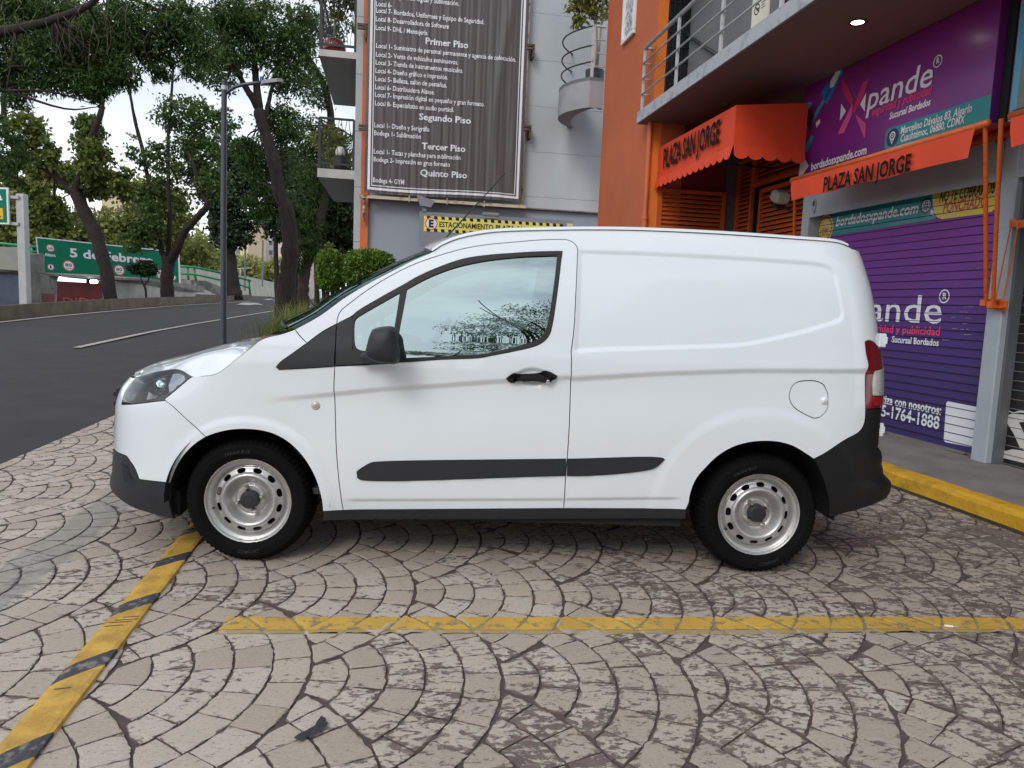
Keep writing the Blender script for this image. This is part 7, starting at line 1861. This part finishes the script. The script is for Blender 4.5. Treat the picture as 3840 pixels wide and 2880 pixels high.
for i, (x, y, rx, ry, n, Y, lab, mt_, ln) in enumerate(((70, 800, 150, 140, 3200, 84, 'olive green tree beyond the flyover railing at the far left', m_leaf_olive, .62), (330, 870, 170, 110, 3200, 88, 'olive green tree behind the long green road sign', m_leaf_olive, .62), (590, 800, 120, 150, 2600, 90, 'pale green tree behind the forked tree', m_leaf_olive, .62),
        (745, 960, 90, 120, 2600, 98, 'pale olive tree behind the ramp railing', m_leaf_pale, .6), (930, 1010, 60, 70, 1500, 110, 'yellow green far tree beyond the end of the ramp', m_leaf_pale, .6), (1010, 1020, 60, 55, 1400, 115, 'yellow green far tree between the two thin poles', m_leaf_pale, .6), (1090, 1010, 50, 60, 1000, 120, 'yellow green far tree behind the curved trunk', m_leaf_pale, .6), (200, 640, 110, 70, 1200, 94, 'tall pale tree above the olive trees at the far left', m_leaf_olive, .62), (20, 960, 80, 60, 1200, 78, 'dark shrubby tree over the left flyover wall', m_leaf_dark, .4))):
    tree('far_tree', lab, Y, [([(x, 1085, 0), (x + 4, y + ry*.4, 0), (x, y, 0)], 16, 8)], [(x, y, rx, ry*.8, n, 0), (x - rx*.45, y + ry*.25, rx*.55, ry*.5, int(n*.4), -1), (x + rx*.45, y + ry*.3, rx*.5, ry*.5, int(n*.4), -1), (x, y + ry*.75, rx*.8, ry*.35, int(n*.5), -1)], mt_, ln, ln*.7, seed=30 + i, twigs=3, group='far trees beyond the road')
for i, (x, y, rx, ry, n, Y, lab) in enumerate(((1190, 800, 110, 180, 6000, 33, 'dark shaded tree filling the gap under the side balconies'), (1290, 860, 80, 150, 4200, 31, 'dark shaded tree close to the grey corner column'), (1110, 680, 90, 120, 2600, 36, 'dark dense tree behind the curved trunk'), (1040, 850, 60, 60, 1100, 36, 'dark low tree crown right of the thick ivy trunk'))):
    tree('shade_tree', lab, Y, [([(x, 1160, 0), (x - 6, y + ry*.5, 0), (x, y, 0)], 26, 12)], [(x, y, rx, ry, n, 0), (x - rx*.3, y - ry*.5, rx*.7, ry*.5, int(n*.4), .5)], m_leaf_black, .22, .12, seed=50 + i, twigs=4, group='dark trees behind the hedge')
# clipped bushes in front of the grey corner
for i, (x, y, rx, ry, n, lab) in enumerate(((1240, 1014, 50, 74, 5200, 'rounded clipped green bush on stems, the left one by the grey corner'), (1385, 1012, 96, 72, 8200, 'larger rounded clipped green bush on stems behind the windscreen'))):
    Yb = 12.0; pxm = F4/Yb; c = at(x, y, Yb); B = empty('bush', (c.x, c.y, 0), 0, label=lab, cat='bush', group='clipped bushes by the grey corner')
    g = np.random.default_rng(70 + i); d = g.normal(size=(n, 3)); d /= np.linalg.norm(d, axis=1)[:, None]
    r = np.array([rx/pxm, max(rx, ry)/pxm*.9, ry/pxm]); sq = (np.abs(d)**2.6).sum(1)**(-1/2.6)
    lump = 1 + .05*np.sin(d[:, 0]*9 + i) * np.cos(d[:, 2]*8) + .04*np.sin(d[:, 1]*13)
    P = d*sq[:, None]*r*lump[:, None]*(g.uniform(.82, 1.03, n))[:, None]
    a = d*.9 + g.normal(size=(n, 3))*.55; a /= np.linalg.norm(a, axis=1)[:, None]; s = np.cross(a, g.normal(size=(n, 3))); s /= np.linalg.norm(s, axis=1)[:, None]
    L = (.062*g.uniform(.7, 1.3, n))[:, None]; Wd = (.026*g.uniform(.7, 1.3, n))[:, None]
    V = np.stack([P - a*L*.4, P + s*Wd/2, P + a*L*.6, P - s*Wd/2], 1).reshape(-1, 3) + np.array([0, 0, c.z])
    fast_mesh('foliage', V, np.arange(4*n).reshape(-1, 4), m_leaf_hedge, B)
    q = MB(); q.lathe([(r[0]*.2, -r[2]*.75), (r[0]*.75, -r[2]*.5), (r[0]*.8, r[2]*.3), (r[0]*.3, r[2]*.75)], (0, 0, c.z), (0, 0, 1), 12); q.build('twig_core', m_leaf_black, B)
    for k in range(4):
        q = MB(); xx = (k - 1.5)*rx/pxm*.35; q.tube([(xx*.9, g.uniform(-.1, .1), -.05), (xx, g.uniform(-.1, .1), c.z*.5), (xx*1.05, 0, c.z - r[2]*.5)], .035, 7); q.build('stem', m_bark2, B, True)
    if i == 0:
        sp = [(tuple(np.array(at(1232 + g.normal(0, 9), 940 - 26*f, Yb)) - np.array([c.x, c.y, 0])), (.03, .03, .03), 14) for f in np.linspace(0, 1, 9)]
        V, F = leaves(sp, .06, .026, -.6, 4, .5); fast_mesh('sprig', V, F, m_leaf_olive, B)
# ornamental grasses around the kerb trees
def blades(name, label, spots, n, h, Y0, mt_, seed):
    g = np.random.default_rng(seed); V, F = [], []
    c0 = None
    for (x, y, w) in spots:
        c = ground_t(x, y); c = c if c.y < 40 else Vector((c.x, Y0, 0))
        c0 = c0 or c
        for k in range(n):
            a = g.uniform(0, 2*math.pi); lean = g.uniform(.1, .75); hh = h*g.uniform(.5, 1.15); bx, by = g.normal(0, w, 2)
            P = [np.array([c.x + bx + math.cos(a)*lean*hh*f**1.6, c.y + by + math.sin(a)*lean*hh*f**1.6, c.z + hh*(f - .25*lean*f**3)]) for f in (0, .35, .7, 1)]
            s = np.array([-math.sin(a), math.cos(a), 0])*.012; k0 = len(V)
            for f, p in zip((1, .9, .55, .1), P): V += [tuple(p - s*f), tuple(p + s*f)]
            F += [(k0 + 2*i, k0 + 2*i + 1, k0 + 2*i + 3, k0 + 2*i + 2) for i in range(3)]
    return mesh_obj(name, V, F, mt_, label=label, cat='plant')
blades('grass_clump', 'long bladed green grass clump at the foot of the curved dark tree', [(1045, 1285, .3), (1085, 1290, .3)], 240, .8, 22, m_leaf_mid, 3)
blades('grass_clump', 'dry tipped grass clump between the two kerb trees', [(1115, 1280, .3), (1150, 1285, .3)], 330, 1.15, 22, m_leaf_olive, 4)
# plants in pots on the balconies
def potted(label, c, blobs_, L, Wd, seed, mt_, stem):
    T = empty('potted_plant', c, 0, label=label, cat='plant'); q = MB()
    for s in stem: q.tube(s, [.018]*len(s), 6)
    q.build('stem', mat('stem_pale', srgb(150, 142, 130), rough=.8), T, True)
    V, F = leaves(blobs_, L, Wd, .3, seed); fast_mesh('foliage', V, F, mt_, T); return T
p_ = W(POTP); potted('leafy shrub with pale stems growing above the rounded balcony', (p_.x, p_.y, POTP[2]), [((-.12, 0, 1.55), (.42, .4, .55), 1100), ((.12, 0, 1.9), (.35, .35, .5), 700), ((-.25, 0, 1.25), (.25, .25, .3), 350)], .12, .045, 81, m_leaf_olive, [[(0, 0, .1), (.02, 0, .6), (-.03, 0, 1.2), (-.1, 0, 1.6)], [(.03, 0, .1), (.06, 0, .7), (.1, 0, 1.5)]])
pr_ = W((GW + .45, ga(1252, 182, GW + .45)[1], 0)); zt_u = ga(1196, 183)[2]
potted('thin leafed shrub rising from the red pot on the upper balcony', (pr_.x, pr_.y, zt_u + .3), [((0, 0, .9), (.42, .4, .5), 800), ((.3, .1, .7), (.3, .3, .35), 350), ((-.2, .1, 1.3), (.4, .4, .4), 500)], .13, .04, 82, m_leaf_mid, [[(0, 0, -.1), (.01, 0, .4), (-.02, 0, .9)]])
pl_ = W((GW + .8, BAL2[1] - .15, BAL2[2])); potted('bushy dark plant on the lower side balcony behind the railing', (pl_.x, pl_.y, BAL2[2]), [((-.1, 0, .55), (.3, .4, .45), 900), ((.1, 0, .35), (.25, .3, .3), 500)], .09, .04, 83, m_leaf_olive, [[(0, 0, 0), (0, 0, .5)]])

# ================================================================== road side things
# street lamp
YL = 16.0; lb_ = at(838, 1290, YL); lamp = empty('street_lamp', (lb_.x, lb_.y, 0), 0, label='slim grey street lamp post with a short arm and LED head', cat='street lamp')
tp = at(841, 300, YL); m_lamp = mat('lamp_grey', srgb(72, 74, 82), rough=.4, scale=4, metal=.3)
Lq = lambda x, y, Y=YL: tuple(at(x, y, Y) - Vector((lb_.x, lb_.y, 0)))
q = MB(); q.tube([(0, 0, -.05), Lq(838, 900), Lq(841, 300)], [.066, .062, .058], 16); q.lathe([(.14, 0), (.14, .03), (.09, .05), (.07, .3)], (0, 0, -.02), (0, 0, 1), 16); q.build('pole', m_lamp, lamp, True, auto=50)
q = MB(); q.tube([Lq(842, 352), Lq(858, 342), Lq(878, 327), Lq(905, 319), Lq(945, 313), Lq(990, 308)], .036, 12); q.build('arm', m_lamp, lamp, True)
q = MB(); q.tube([Lq(832, 331), Lq(850, 330)], .012, 6); q.tube([Lq(841, 322), Lq(841, 338)], .068, 14); q.build('clamp', mat('zinc', srgb(190, 194, 198), rough=.4, metal=.5), lamp)
h0, h1 = Vector(Lq(982, 312)), Vector(Lq(1058, 303)); q = MB(); dh = (h1 - h0).normalized()
hx = lambda p: tuple(h0 + dh*p[0] + Vector((0, 1, 0))*p[1] + Vector((0, 0, 1))*p[2]); qh = MB(hx)
qh.prism([(0, -.05), (.08, -.10), (.36, -.10), (.45, -.05), (.45, .05), (.36, .10), (.08, .10), (0, .05)], lambda p: (p[0], p[1], .035), lambda p: (p[0], p[1], -.035)); qh.box((-.03, -.04, -.045), (.12, .04, -.035)); qh.build('lamp_head', mat('lamp_head_grey', srgb(150, 152, 156), rough=.4), lamp)
qh = MB(hx); qh.box((.16, -.07, -.04), (.40, .07, -.0355)); qh.build('led_panel', mat('led_dark', srgb(60, 62, 66), rough=.3), lamp)
qh = MB(hx); qh.tube([(.0, 0, .03), (.0, 0, .13)], .042, 12); qh.build('photocell', mat('photocell_blue', srgb(50, 100, 160), rough=.4), lamp, True, auto=50)
# raised kerb of the central planter and the soil behind it
def ribbon(name, top, bot, mt_, thick=.35, **k):
    V = []; n = len(top)
    for (b, t) in zip(bot, top):
        Pb = ground_t(*b); d = ray(*t); Pt = CAM + d*(Pb.y/d.y); back = Vector((Pb.x, Pb.y, 0)).normalized()*thick
        V += [(Pb.x, Pb.y, Pb.z - .05), (Pb.x, Pb.y, Pt.z - .02), (Pb.x + back.x*.08, Pb.y + back.y*.08, Pt.z), (Pb.x + back.x, Pb.y + back.y, Pt.z), (Pb.x + back.x, Pb.y + back.y, Pb.z - .05)]
    F = [(5*i + r, 5*i + 5 + r, 5*i + 6 + r, 5*i + 1 + r) for i in range(n - 1) for r in range(4)]
    F += [(0, 1, 2, 3, 4), tuple(5*(n-1) + r for r in (4, 3, 2, 1, 0))]
    return mesh_obj(name, V, F, mt_, **k)
KT = [(-300, 1170), (0, 1147), (200, 1133), (417, 1121), (640, 1113), (833, 1110), (940, 1104)]; KB = [(-300, 1238), (0, 1201), (200, 1181), (417, 1161), (640, 1142), (833, 1130), (945, 1116)]
m_kc = mat('kerb_concrete', srgb(120, 108, 90), rough=.9, scale=1.2, bump=.5, col2=srgb(84, 74, 62))
ribbon('median_kerb', KT, KB, m_kc, kind='structure')
# big green road sign over the underpass
z7 = lambda x, y: (x/2.011, 600 + y/2.011)
SC = [at(133, 888, 47), at(670, 944, 55)]
def _on_plane(px, py):      # the board stands upright on the line between its two upper corners
    e = SC[1] - SC[0]; nrm_ = Vector((-e.y, e.x, 0)); d = ray(px, py); return CAM + d*((SC[0] - CAM).dot(nrm_)/d.dot(nrm_))
SC = SC + [_on_plane(675, 1067), _on_plane(149, 1025)]
def on_green(u, v, lift=0.0):
    """u to the right 0..1, v down 0..1"""
    p = (SC[0]*(1-u) + SC[1]*u)*(1-v) + (SC[3]*(1-u) + SC[2]*u)*v
    return p + Vector((0.09, -1, 0))*lift
rsn = empty('road_sign', SC[3], 0, label='long green road sign reading 5 de Febrero over the underpass', cat='road sign')
bpy.context.view_layer.update(); RI = rsn.matrix_world.inverted()
m_grn = mat('sign_green', srgb(0, 116, 86), rough=.6, var=.04, spec=.25); m_wht = MATS['white_print']; m_rd = MATS['red_print']; m_bk = MATS['black_print']
q = MB(); P = [on_green(*t) for t in ((0, 0), (1, 0), (1, 1), (0, 1))]; q.add([tuple(p) for p in P] + [tuple(p + Vector((0, .12, 0))) for p in P], [(3, 2, 1, 0), (4, 5, 6, 7), (0, 1, 5, 4), (1, 2, 6, 5), (2, 3, 7, 6), (3, 0, 4, 7)]); sgb(q, 'panel', m_wht, rsn, RI)
q = MB(); q.add([tuple(on_green(*t, .012)) for t in ((.008, .03), (.992, .03), (.992, .97), (.008, .97))], [(3, 2, 1, 0)]); sgb(q, 'green_face', m_grn, rsn, RI)
gsf = lambda l: (lambda p: tuple(on_green(p[0], p[1], l)))
q = MB(); put_text(q, '5 de Febrero', lambda p: tuple(on_green(p[0], .46 - p[1], .022)), .205, .795, 0, .235, .03); sgb(q, 'lettering', m_wht, rsn, RI); q = MB(); put_text(q, 'Altura', lambda p: tuple(on_green(p[0], .50 - p[1], .022)), .045, .112, 0, .08, .03); sgb(q, 'lettering', m_wht, rsn, RI)
for (u, v, r, txt, sub) in ((.085, .27, .105, '3.00', ''), (.19, .72, .155, '80', 'km/h'), (.535, .72, .155, '80', 'km/h'), (.845, .72, .155, '80', 'km/h'), (.075, .80, .085, '', ''), (.95, .80, .085, '', '')):
    q = MB(); ax = .25
    cp_ = lambda r_, n_=28: [(u + r_*ax*math.cos(2*math.pi*k/n_), v + r_*math.sin(2*math.pi*k/n_)) for k in range(n_)]
    q.add([gsf(.022)(p) for p in cp_(r)], [tuple(range(27, -1, -1))], 1); q.add([gsf(.03)(p) for p in cp_(r*.82)], [tuple(range(27, -1, -1))], 0)
    if txt: put_text(q, txt, lambda p: tuple(on_green(p[0], v + (.02 if sub else .04) - p[1], .038)), u - r*.14, u + r*.14, 0, r*.55, .02, 0, 2)
    if sub: put_text(q, sub, lambda p: tuple(on_green(p[0], v + .085 - p[1], .038)), u - r*.12, u + r*.12, 0, r*.25, .01, 0, 2)
    if not txt: q.add([gsf(.038)(p) for p in ((u - .005, v - .05), (u + .006, v - .04), (u + .004, v + .05), (u - .006, v + .04))], [(0, 1, 2, 3)], 2)
    sgb(q, 'roundel', [m_wht, m_rd, m_bk], rsn, RI)
# underpass mouth below it
up = empty('underpass', at(400, 1100, 45.77), 0, label='concrete underpass mouth with a dark red inner wall under the green road sign', cat='underpass')
bpy.context.view_layer.update(); UI = up.matrix_world.inverted()
m_conc = mat('old_concrete', srgb(158, 156, 150), rough=.9, scale=1.4, bump=.4, col2=srgb(112, 108, 102)); m_cw = mat('white_concrete', srgb(196, 194, 186), rough=.9, scale=1.2, col2=srgb(160, 157, 148))
def slabpx(mb, pts, thick, mi=0):
    """pts: (px, py, Y); a wall panel of real thickness"""
    P = [at(*p) for p in pts]; n = len(P); B_ = [p + Vector((.1, 1, 0))*thick for p in P]
    mb.add([tuple(p) for p in P] + [tuple(p) for p in B_], [tuple(range(n-1, -1, -1)), tuple(range(n, 2*n))] + [(i, (i+1) % n, n + (i+1) % n, n + i) for i in range(n)], mi)
q = MB(); slabpx(q, [(110, 1048, 38.34), (560, 1075, 51.32), (560, 1190, 51.32), (110, 1190, 38.34)], .4); sgb(q, 'red_wall', mat('red_wall', srgb(150, 34, 34), rough=.6, scale=.5, col2=srgb(96, 26, 28)), up, UI)
q = MB(); fnr = lambda p: tuple(at(130, 1136, 37.6) + Vector((p[0], .35*p[0], p[1]))); put_text(q, 'DiDi Food', fnr, 1.2, 4.3, -.1, .45, .01); q.add([fnr(p) for p in ((.3, -.1), (.85, -.1), (.85, .5), (.3, .5))], [(0, 1, 2, 3)]); sgb(q, 'advert', mat('faded_white', srgb(150, 92, 92), rough=.8), up, UI)
q = MB(); slabpx(q, [(345, 1050, 44.24), (720, 1085, 56.6), (720, 1200, 56.6), (345, 1200, 44.24)], .5); sgb(q, 'side_wall', m_cw, up, UI)
q = MB(); slabpx(q, [(96, 1020, 36.87), (350, 1030, 44.32), (350, 1050, 44.32), (175, 1034, 39.3), (168, 1052, 39.04), (168, 1190, 39.04), (135, 1190, 38.13)], .9); slabpx(q, [(72, 950, 35.83), (140, 950, 38.21), (142, 1190, 38.27), (74, 1190, 35.91)], .5); sgb(q, 'portal', m_conc, up, UI)
q = MB(); slabpx(q, [(-300, 1030, 30.76), (76, 1030, 35.87), (76, 1200, 35.87), (-300, 1200, 30.76)], .5); sgb(q, 'blue_grey_wall', mat('blue_grey_wall', srgb(118, 128, 144), rough=.8), up, UI)
q = MB(); slabpx(q, [(-300, 920, 30.71), (58, 926, 35.08), (58, 1014, 35.08), (-300, 985, 30.71)], .3); sgb(q, 'beige_panel', mat('beige_panel', srgb(214, 208, 192), rough=.85, scale=2), up, UI)
q = MB(); slabpx(q, [(-300, 985, 30.74), (58, 1014, 35.11), (78, 1010, 35.93), (78, 1030, 35.93), (-300, 1030, 30.74)], .3); slabpx(q, [(100, 1030, 37.33), (350, 1040, 44.5), (600, 1090, 52.1), (600, 1065, 52.1), (350, 1030, 44.5), (100, 1020, 37.33)], 6); sgb(q, 'deck', m_conc, up, UI)
for (x, y) in ((234, 1045), (352, 1056)):
    q = MB(); c = at(x, y, 42); q.box((c.x - .2, c.y - .1, c.z - .11), (c.x + .2, c.y + .1, c.z + .11), bev=.05); sgb(q, 'tunnel_lamp', emit_mat('tunnel_glow', (1, .97, .9), 6.0), up, UI)
# gantry sign at the left edge
gy = 31; gn = empty('road_sign', at(85, 1140, gy), 0, label='green gantry sign on a square grey post, cut by the left edge', cat='road sign')
bpy.context.view_layer.update(); GNI = gn.matrix_world.inverted()
q = MB(); a, b = at(64, 727, gy), at(108, 1146, gy); q.box((at(66, 727, gy).x, gy - .15, 0), (at(98, 727, gy).x, gy + .15, a.z), bev=.03); sgb(q, 'post', mat('post_galv', srgb(176, 178, 176), rough=.5, scale=3, metal=.3), gn, GNI)
q = MB()
for y in (738, 838): 
    p0, p1 = at(20, y, gy - .2), at(70, y, gy - .2); q.box((p0.x, gy - .24, p0.z - .06), (p1.x, gy - .16, p0.z + .06))
p0 = at(42, 738, gy); q.box((p0.x - .04, gy - .24, at(42, 838, gy).z), (p0.x + .04, gy - .16, p0.z)); sgb(q, 'bracket', MATS['post_galv'], gn, GNI)
t0, t1 = at(-420, 686, gy - .3), at(36, 842, gy - .3); q = MB(); q.box((t0.x, gy - .34, t1.z), (t1.x, gy - .26, t0.z)); sgb(q, 'panel', m_wht, gn, GNI)
q = MB(); q.box((t0.x + .07, gy - .35, t1.z + .07), (t1.x - .07, gy - .34, t0.z - .07)); sgb(q, 'green_face', m_grn, gn, GNI)
q = MB(); l0 = at(-40, 748, gy - .36); l1 = at(9, 748, gy - .36); put_text(q, 'zada', lambda p: (p[0], gy - .36, p[1]), at(-110, 748, gy - .36).x, l1.x, l0.z, .30, .03); sgb(q, 'lettering', m_wht, gn, GNI)
q = MB(); y0 = at(-160, 774, gy - .36); y1 = at(12, 822, gy - .36); q.box((y0.x, gy - .362, y1.z), (y1.x, gy - .35, y0.z)); sgb(q, 'yellow_plate', mat('sign_amber', srgb(240, 178, 0), rough=.4), gn, GNI)
q = MB(); put_text(q, 'centro', lambda p: (p[0], gy - .37, p[1]), at(-110, 815, gy - .37).x, at(4, 815, gy - .37).x, at(0, 816, gy - .37).z, .14, .02); sgb(q, 'small_lettering', m_bk, gn, GNI)
# ramp wall and green railings
m_grail = mat('railing_green', srgb(40, 140, 89), rough=.45, scale=4)
rw = MB(); tops = [(600, 985, 67), (690, 1000, 71), (815, 1022, 79), (940, 1040, 91), (1065, 1068, 107), (1200, 1090, 125)]; bots = [(600, 1100, 67), (690, 1104, 71), (815, 1104, 79), (940, 1108, 91), (1065, 1116, 107), (1200, 1122, 125)]
for i in range(5):
    slabpx(rw, [tops[i], tops[i+1], bots[i+1], bots[i]], .4)
rw.build('ramp_wall', mat('ramp_white', srgb(206, 204, 190), rough=.85, scale=.8, col2=srgb(180, 176, 162)), label='pale ribbed concrete wall of the rising ramp', cat='wall')
cp2 = MB(); slabpx(cp2, [(715, 1050, 61), (760, 1052, 63), (820, 1075, 67), (830, 1112, 67), (800, 1100, 65), (740, 1072, 62)], .5); slabpx(cp2, [(676, 1045, 61), (716, 1050, 61), (716, 1112, 61), (676, 1112, 61)], .5); cp2.build('parapet', m_conc, label='broken grey concrete parapet between road sign and ramp railing', cat='wall')
def railing(name, label, top, low, posts, w):
    R = empty(name, at(*posts[0][1]), 0, label=label, cat='railing'); bpy.context.view_layer.update(); I = R.matrix_world.inverted()
    for pth, r in ((top, w*1.35), (low, w)):
        q = MB(); q.tube([tuple(at(*p)) for p in pth], r, 8); sgb(q, 'rail', m_grail, R, I, smooth=True)
    for (a, b) in posts:
        q = MB(); q.tube([tuple(at(*a)), tuple(at(*b))], w*1.2, 8); sgb(q, 'post', m_grail, R, I, smooth=True)
railing('railing', 'green steel railing on the concrete ramp right of the road sign', [(676, 998, 60), (735, 1003, 61), (815, 1020, 63), (900, 1042, 66), (940, 1052, 67)], [(676, 1026, 60), (735, 1030, 61), (815, 1048, 63), (900, 1068, 66), (936, 1080, 67)], [((703, 1002, 60.5), (707, 1050, 60.5)), ((728, 1004, 61), (735, 1054, 61)), ((934, 1050, 67), (938, 1104, 67))], .075)
railing('railing', 'green steel railing above the blue grey wall at the left edge', [(-300, 905, 53), (0, 913, 53), (70, 920, 53), (136, 926, 53)], [(-300, 925, 53), (0, 930, 53), (70, 940, 53), (136, 944, 53)], [((-40, 914, 53), (-40, 930, 53)), ((118, 922, 53), (122, 968, 53))], .075)
# far poles, cables, far buildings
for (x, y0, y1, Y, lab) in ((918, 880, 1092, 70, 'thin grey far lamp pole at the left of a pair'), (984, 900, 1075, 76, 'thin grey far lamp pole at the right of a pair'), (900, 1005, 1080, 80, 'short white far post with a cross arm')):
    q = MB(); q.tube([tuple(at(x, y1, Y)), tuple(at(x + 2, y0, Y))], .09, 8)
    if Y == 80: q.tube([tuple(at(x - 25, 1008, Y)), tuple(at(x + 45, 1005, Y))], .05, 6)
    q.build('pole', mat('far_pole_grey', srgb(112, 118, 126), rough=.5) if Y < 80 else m_cw, label=lab, cat='pole')
for i, (pts, lab) in enumerate(((((-100, 655, 50), (300, 690, 50), (700, 690, 50), (1130, 640, 50)), 'upper thin black overhead cable crossing the trees'), (((-100, 815, 52), (400, 830, 52), (800, 838, 52), (1130, 830, 52)), 'lower thin black overhead cable crossing the trees'))):
    q = MB(); q.tube([tuple(p) for p in smooth_poly3([tuple(at(*p)) for p in pts], 6)], .018, 5); q.build('cable', m_void, label=lab, cat='cable')
for (x0, y0, x1, y1, Y, c, lab) in ((1040, 905, 1130, 1100, 190, srgb(226, 196, 188), 'pale pink far building glimpsed past the curved trunk'), (815, 830, 930, 1090, 210, srgb(228, 206, 170), 'pale cream far tower behind the ivy trunk'), (945, 880, 1030, 1090, 230, srgb(206, 208, 214), 'pale grey far tower between the two thin poles'), (380, 690, 520, 1000, 150, srgb(206, 190, 150), 'cream far building behind the trees over the road sign')):
    p0, p1 = at(x0, y0, Y), at(x1, y1, Y); B = empty('far_building', (p0.x, Y, 0), 0, label=lab, cat='building'); q = MB(lambda p: (p[0] - p0.x, p[1] - Y, p[2])); q.box((p0.x, Y, -1), (p1.x, Y + 15, p0.z)); q.box((p0.x - .3, Y - .3, p0.z), (p1.x + .3, Y + 15.3, p0.z + .8)); q.build('walls', mat('far_' + lab[:9], c, rough=.8), B)
    wq = MB(lambda p: (p[0] - p0.x, p[1] - Y, p[2])); zz = p0.z - 3
    while zz > 2:
        xx = p0.x + .8
        while xx < p1.x - 1.2: wq.box((xx, Y - .06, zz), (xx + 1.1, Y - .01, zz + 1.4)); xx += 2.3
        zz -= 3
    wq.build('windows', mat('far_window', srgb(120, 124, 130), rough=.3), B, kind='stuff')
P = ground_t(1190, 1290); q = MB(); q.lathe([(.22, 0), (.30, .15), (.28, .45), (.20, .62), (.06, .70)], (P.x, P.y, 0), (0, 0, 1), 14); q.build('waste_bag', mat('bag_black', srgb(18, 18, 20), rough=.4, bump=.8, bscale=9), smooth=True, label='full black waste bag beside the brown kerb tree', cat='bag')

# ================================================================== across the street, behind the viewer (mirrored in the van's glass and paint)
def back_tree(x, Y, h, r, lab, seed, n=2600):
    T = empty('street_tree', (x, Y, 0), 0, label=lab, cat='tree', group='trees across the street'); q = MB()
    limb(q, [(0, 0, -.1), (.1, 0, h*.3), (0, .1, h*.55)], .2, .12, seed=seed); g = np.random.default_rng(seed)
    for k in range(9):
        a = k*.7; q.tube([tuple(p) for p in smooth_poly3([(0, .1, h*.5), (math.cos(a)*r*.4, math.sin(a)*r*.3, h*.68), (math.cos(a)*r*.95, math.sin(a)*r*.7, h*(.78 + .12*(k % 3)))], 4)], [.07 - .006*i for i in range(9)], 5)
    q.build('trunk', m_bark, T, True); V, F = leaves([((0, 0, h*.80), (r, r*.8, h*.17), n*2), ((r*.6, 0, h*.70), (r*.7, r*.5, h*.14), n), ((-r*.6, 0, h*.67), (r*.7, r*.5, h*.13), n)], .13, .05, .3, seed, .13, 22); fast_mesh('crown', V, F, m_leaf_dark, T)
back_tree(2.9, -13.0, 9.6, 2.6, 'spreading tree across the street mirrored in the van window', 91)
back_tree(-.2, -15.5, 6.6, 2.2, 'low tree across the street mirrored in the van window', 92)
back_tree(-6.5, -15.0, 7.0, 2.6, 'round tree across the street behind the viewer', 93)
fb = empty('far_building', (7, -17, 0), 0, label='plain grey block across the street behind the viewer', cat='building'); q = MB(); q.box((0, -8, 0), (16, 2.6, 13.5)); q.build('walls', mat('back_grey', srgb(176, 176, 172), rough=.8), fb)
q = MB(); [q.box((1 + 2.5*i, 2.6, 1.5 + 3*j), (2.4 + 2.5*i, 2.63, 3 + 3*j)) for i in range(6) for j in range(4)]; q.build('windows', m_blackg, fb, kind='stuff')
lw = empty('far_building', (1.2, -17, 0), 0, label='low dark workshop across the street behind the viewer', cat='building'); q = MB(); q.box((0, -4, 0), (4.4, 0, 6.3)); q.build('walls', mat('back_dark', srgb(70, 72, 70), rough=.8), lw)
q = MB(); q.box((-.2, -4.2, 6.3), (4.6, .2, 6.42)); q.build('roof', m_void, lw)
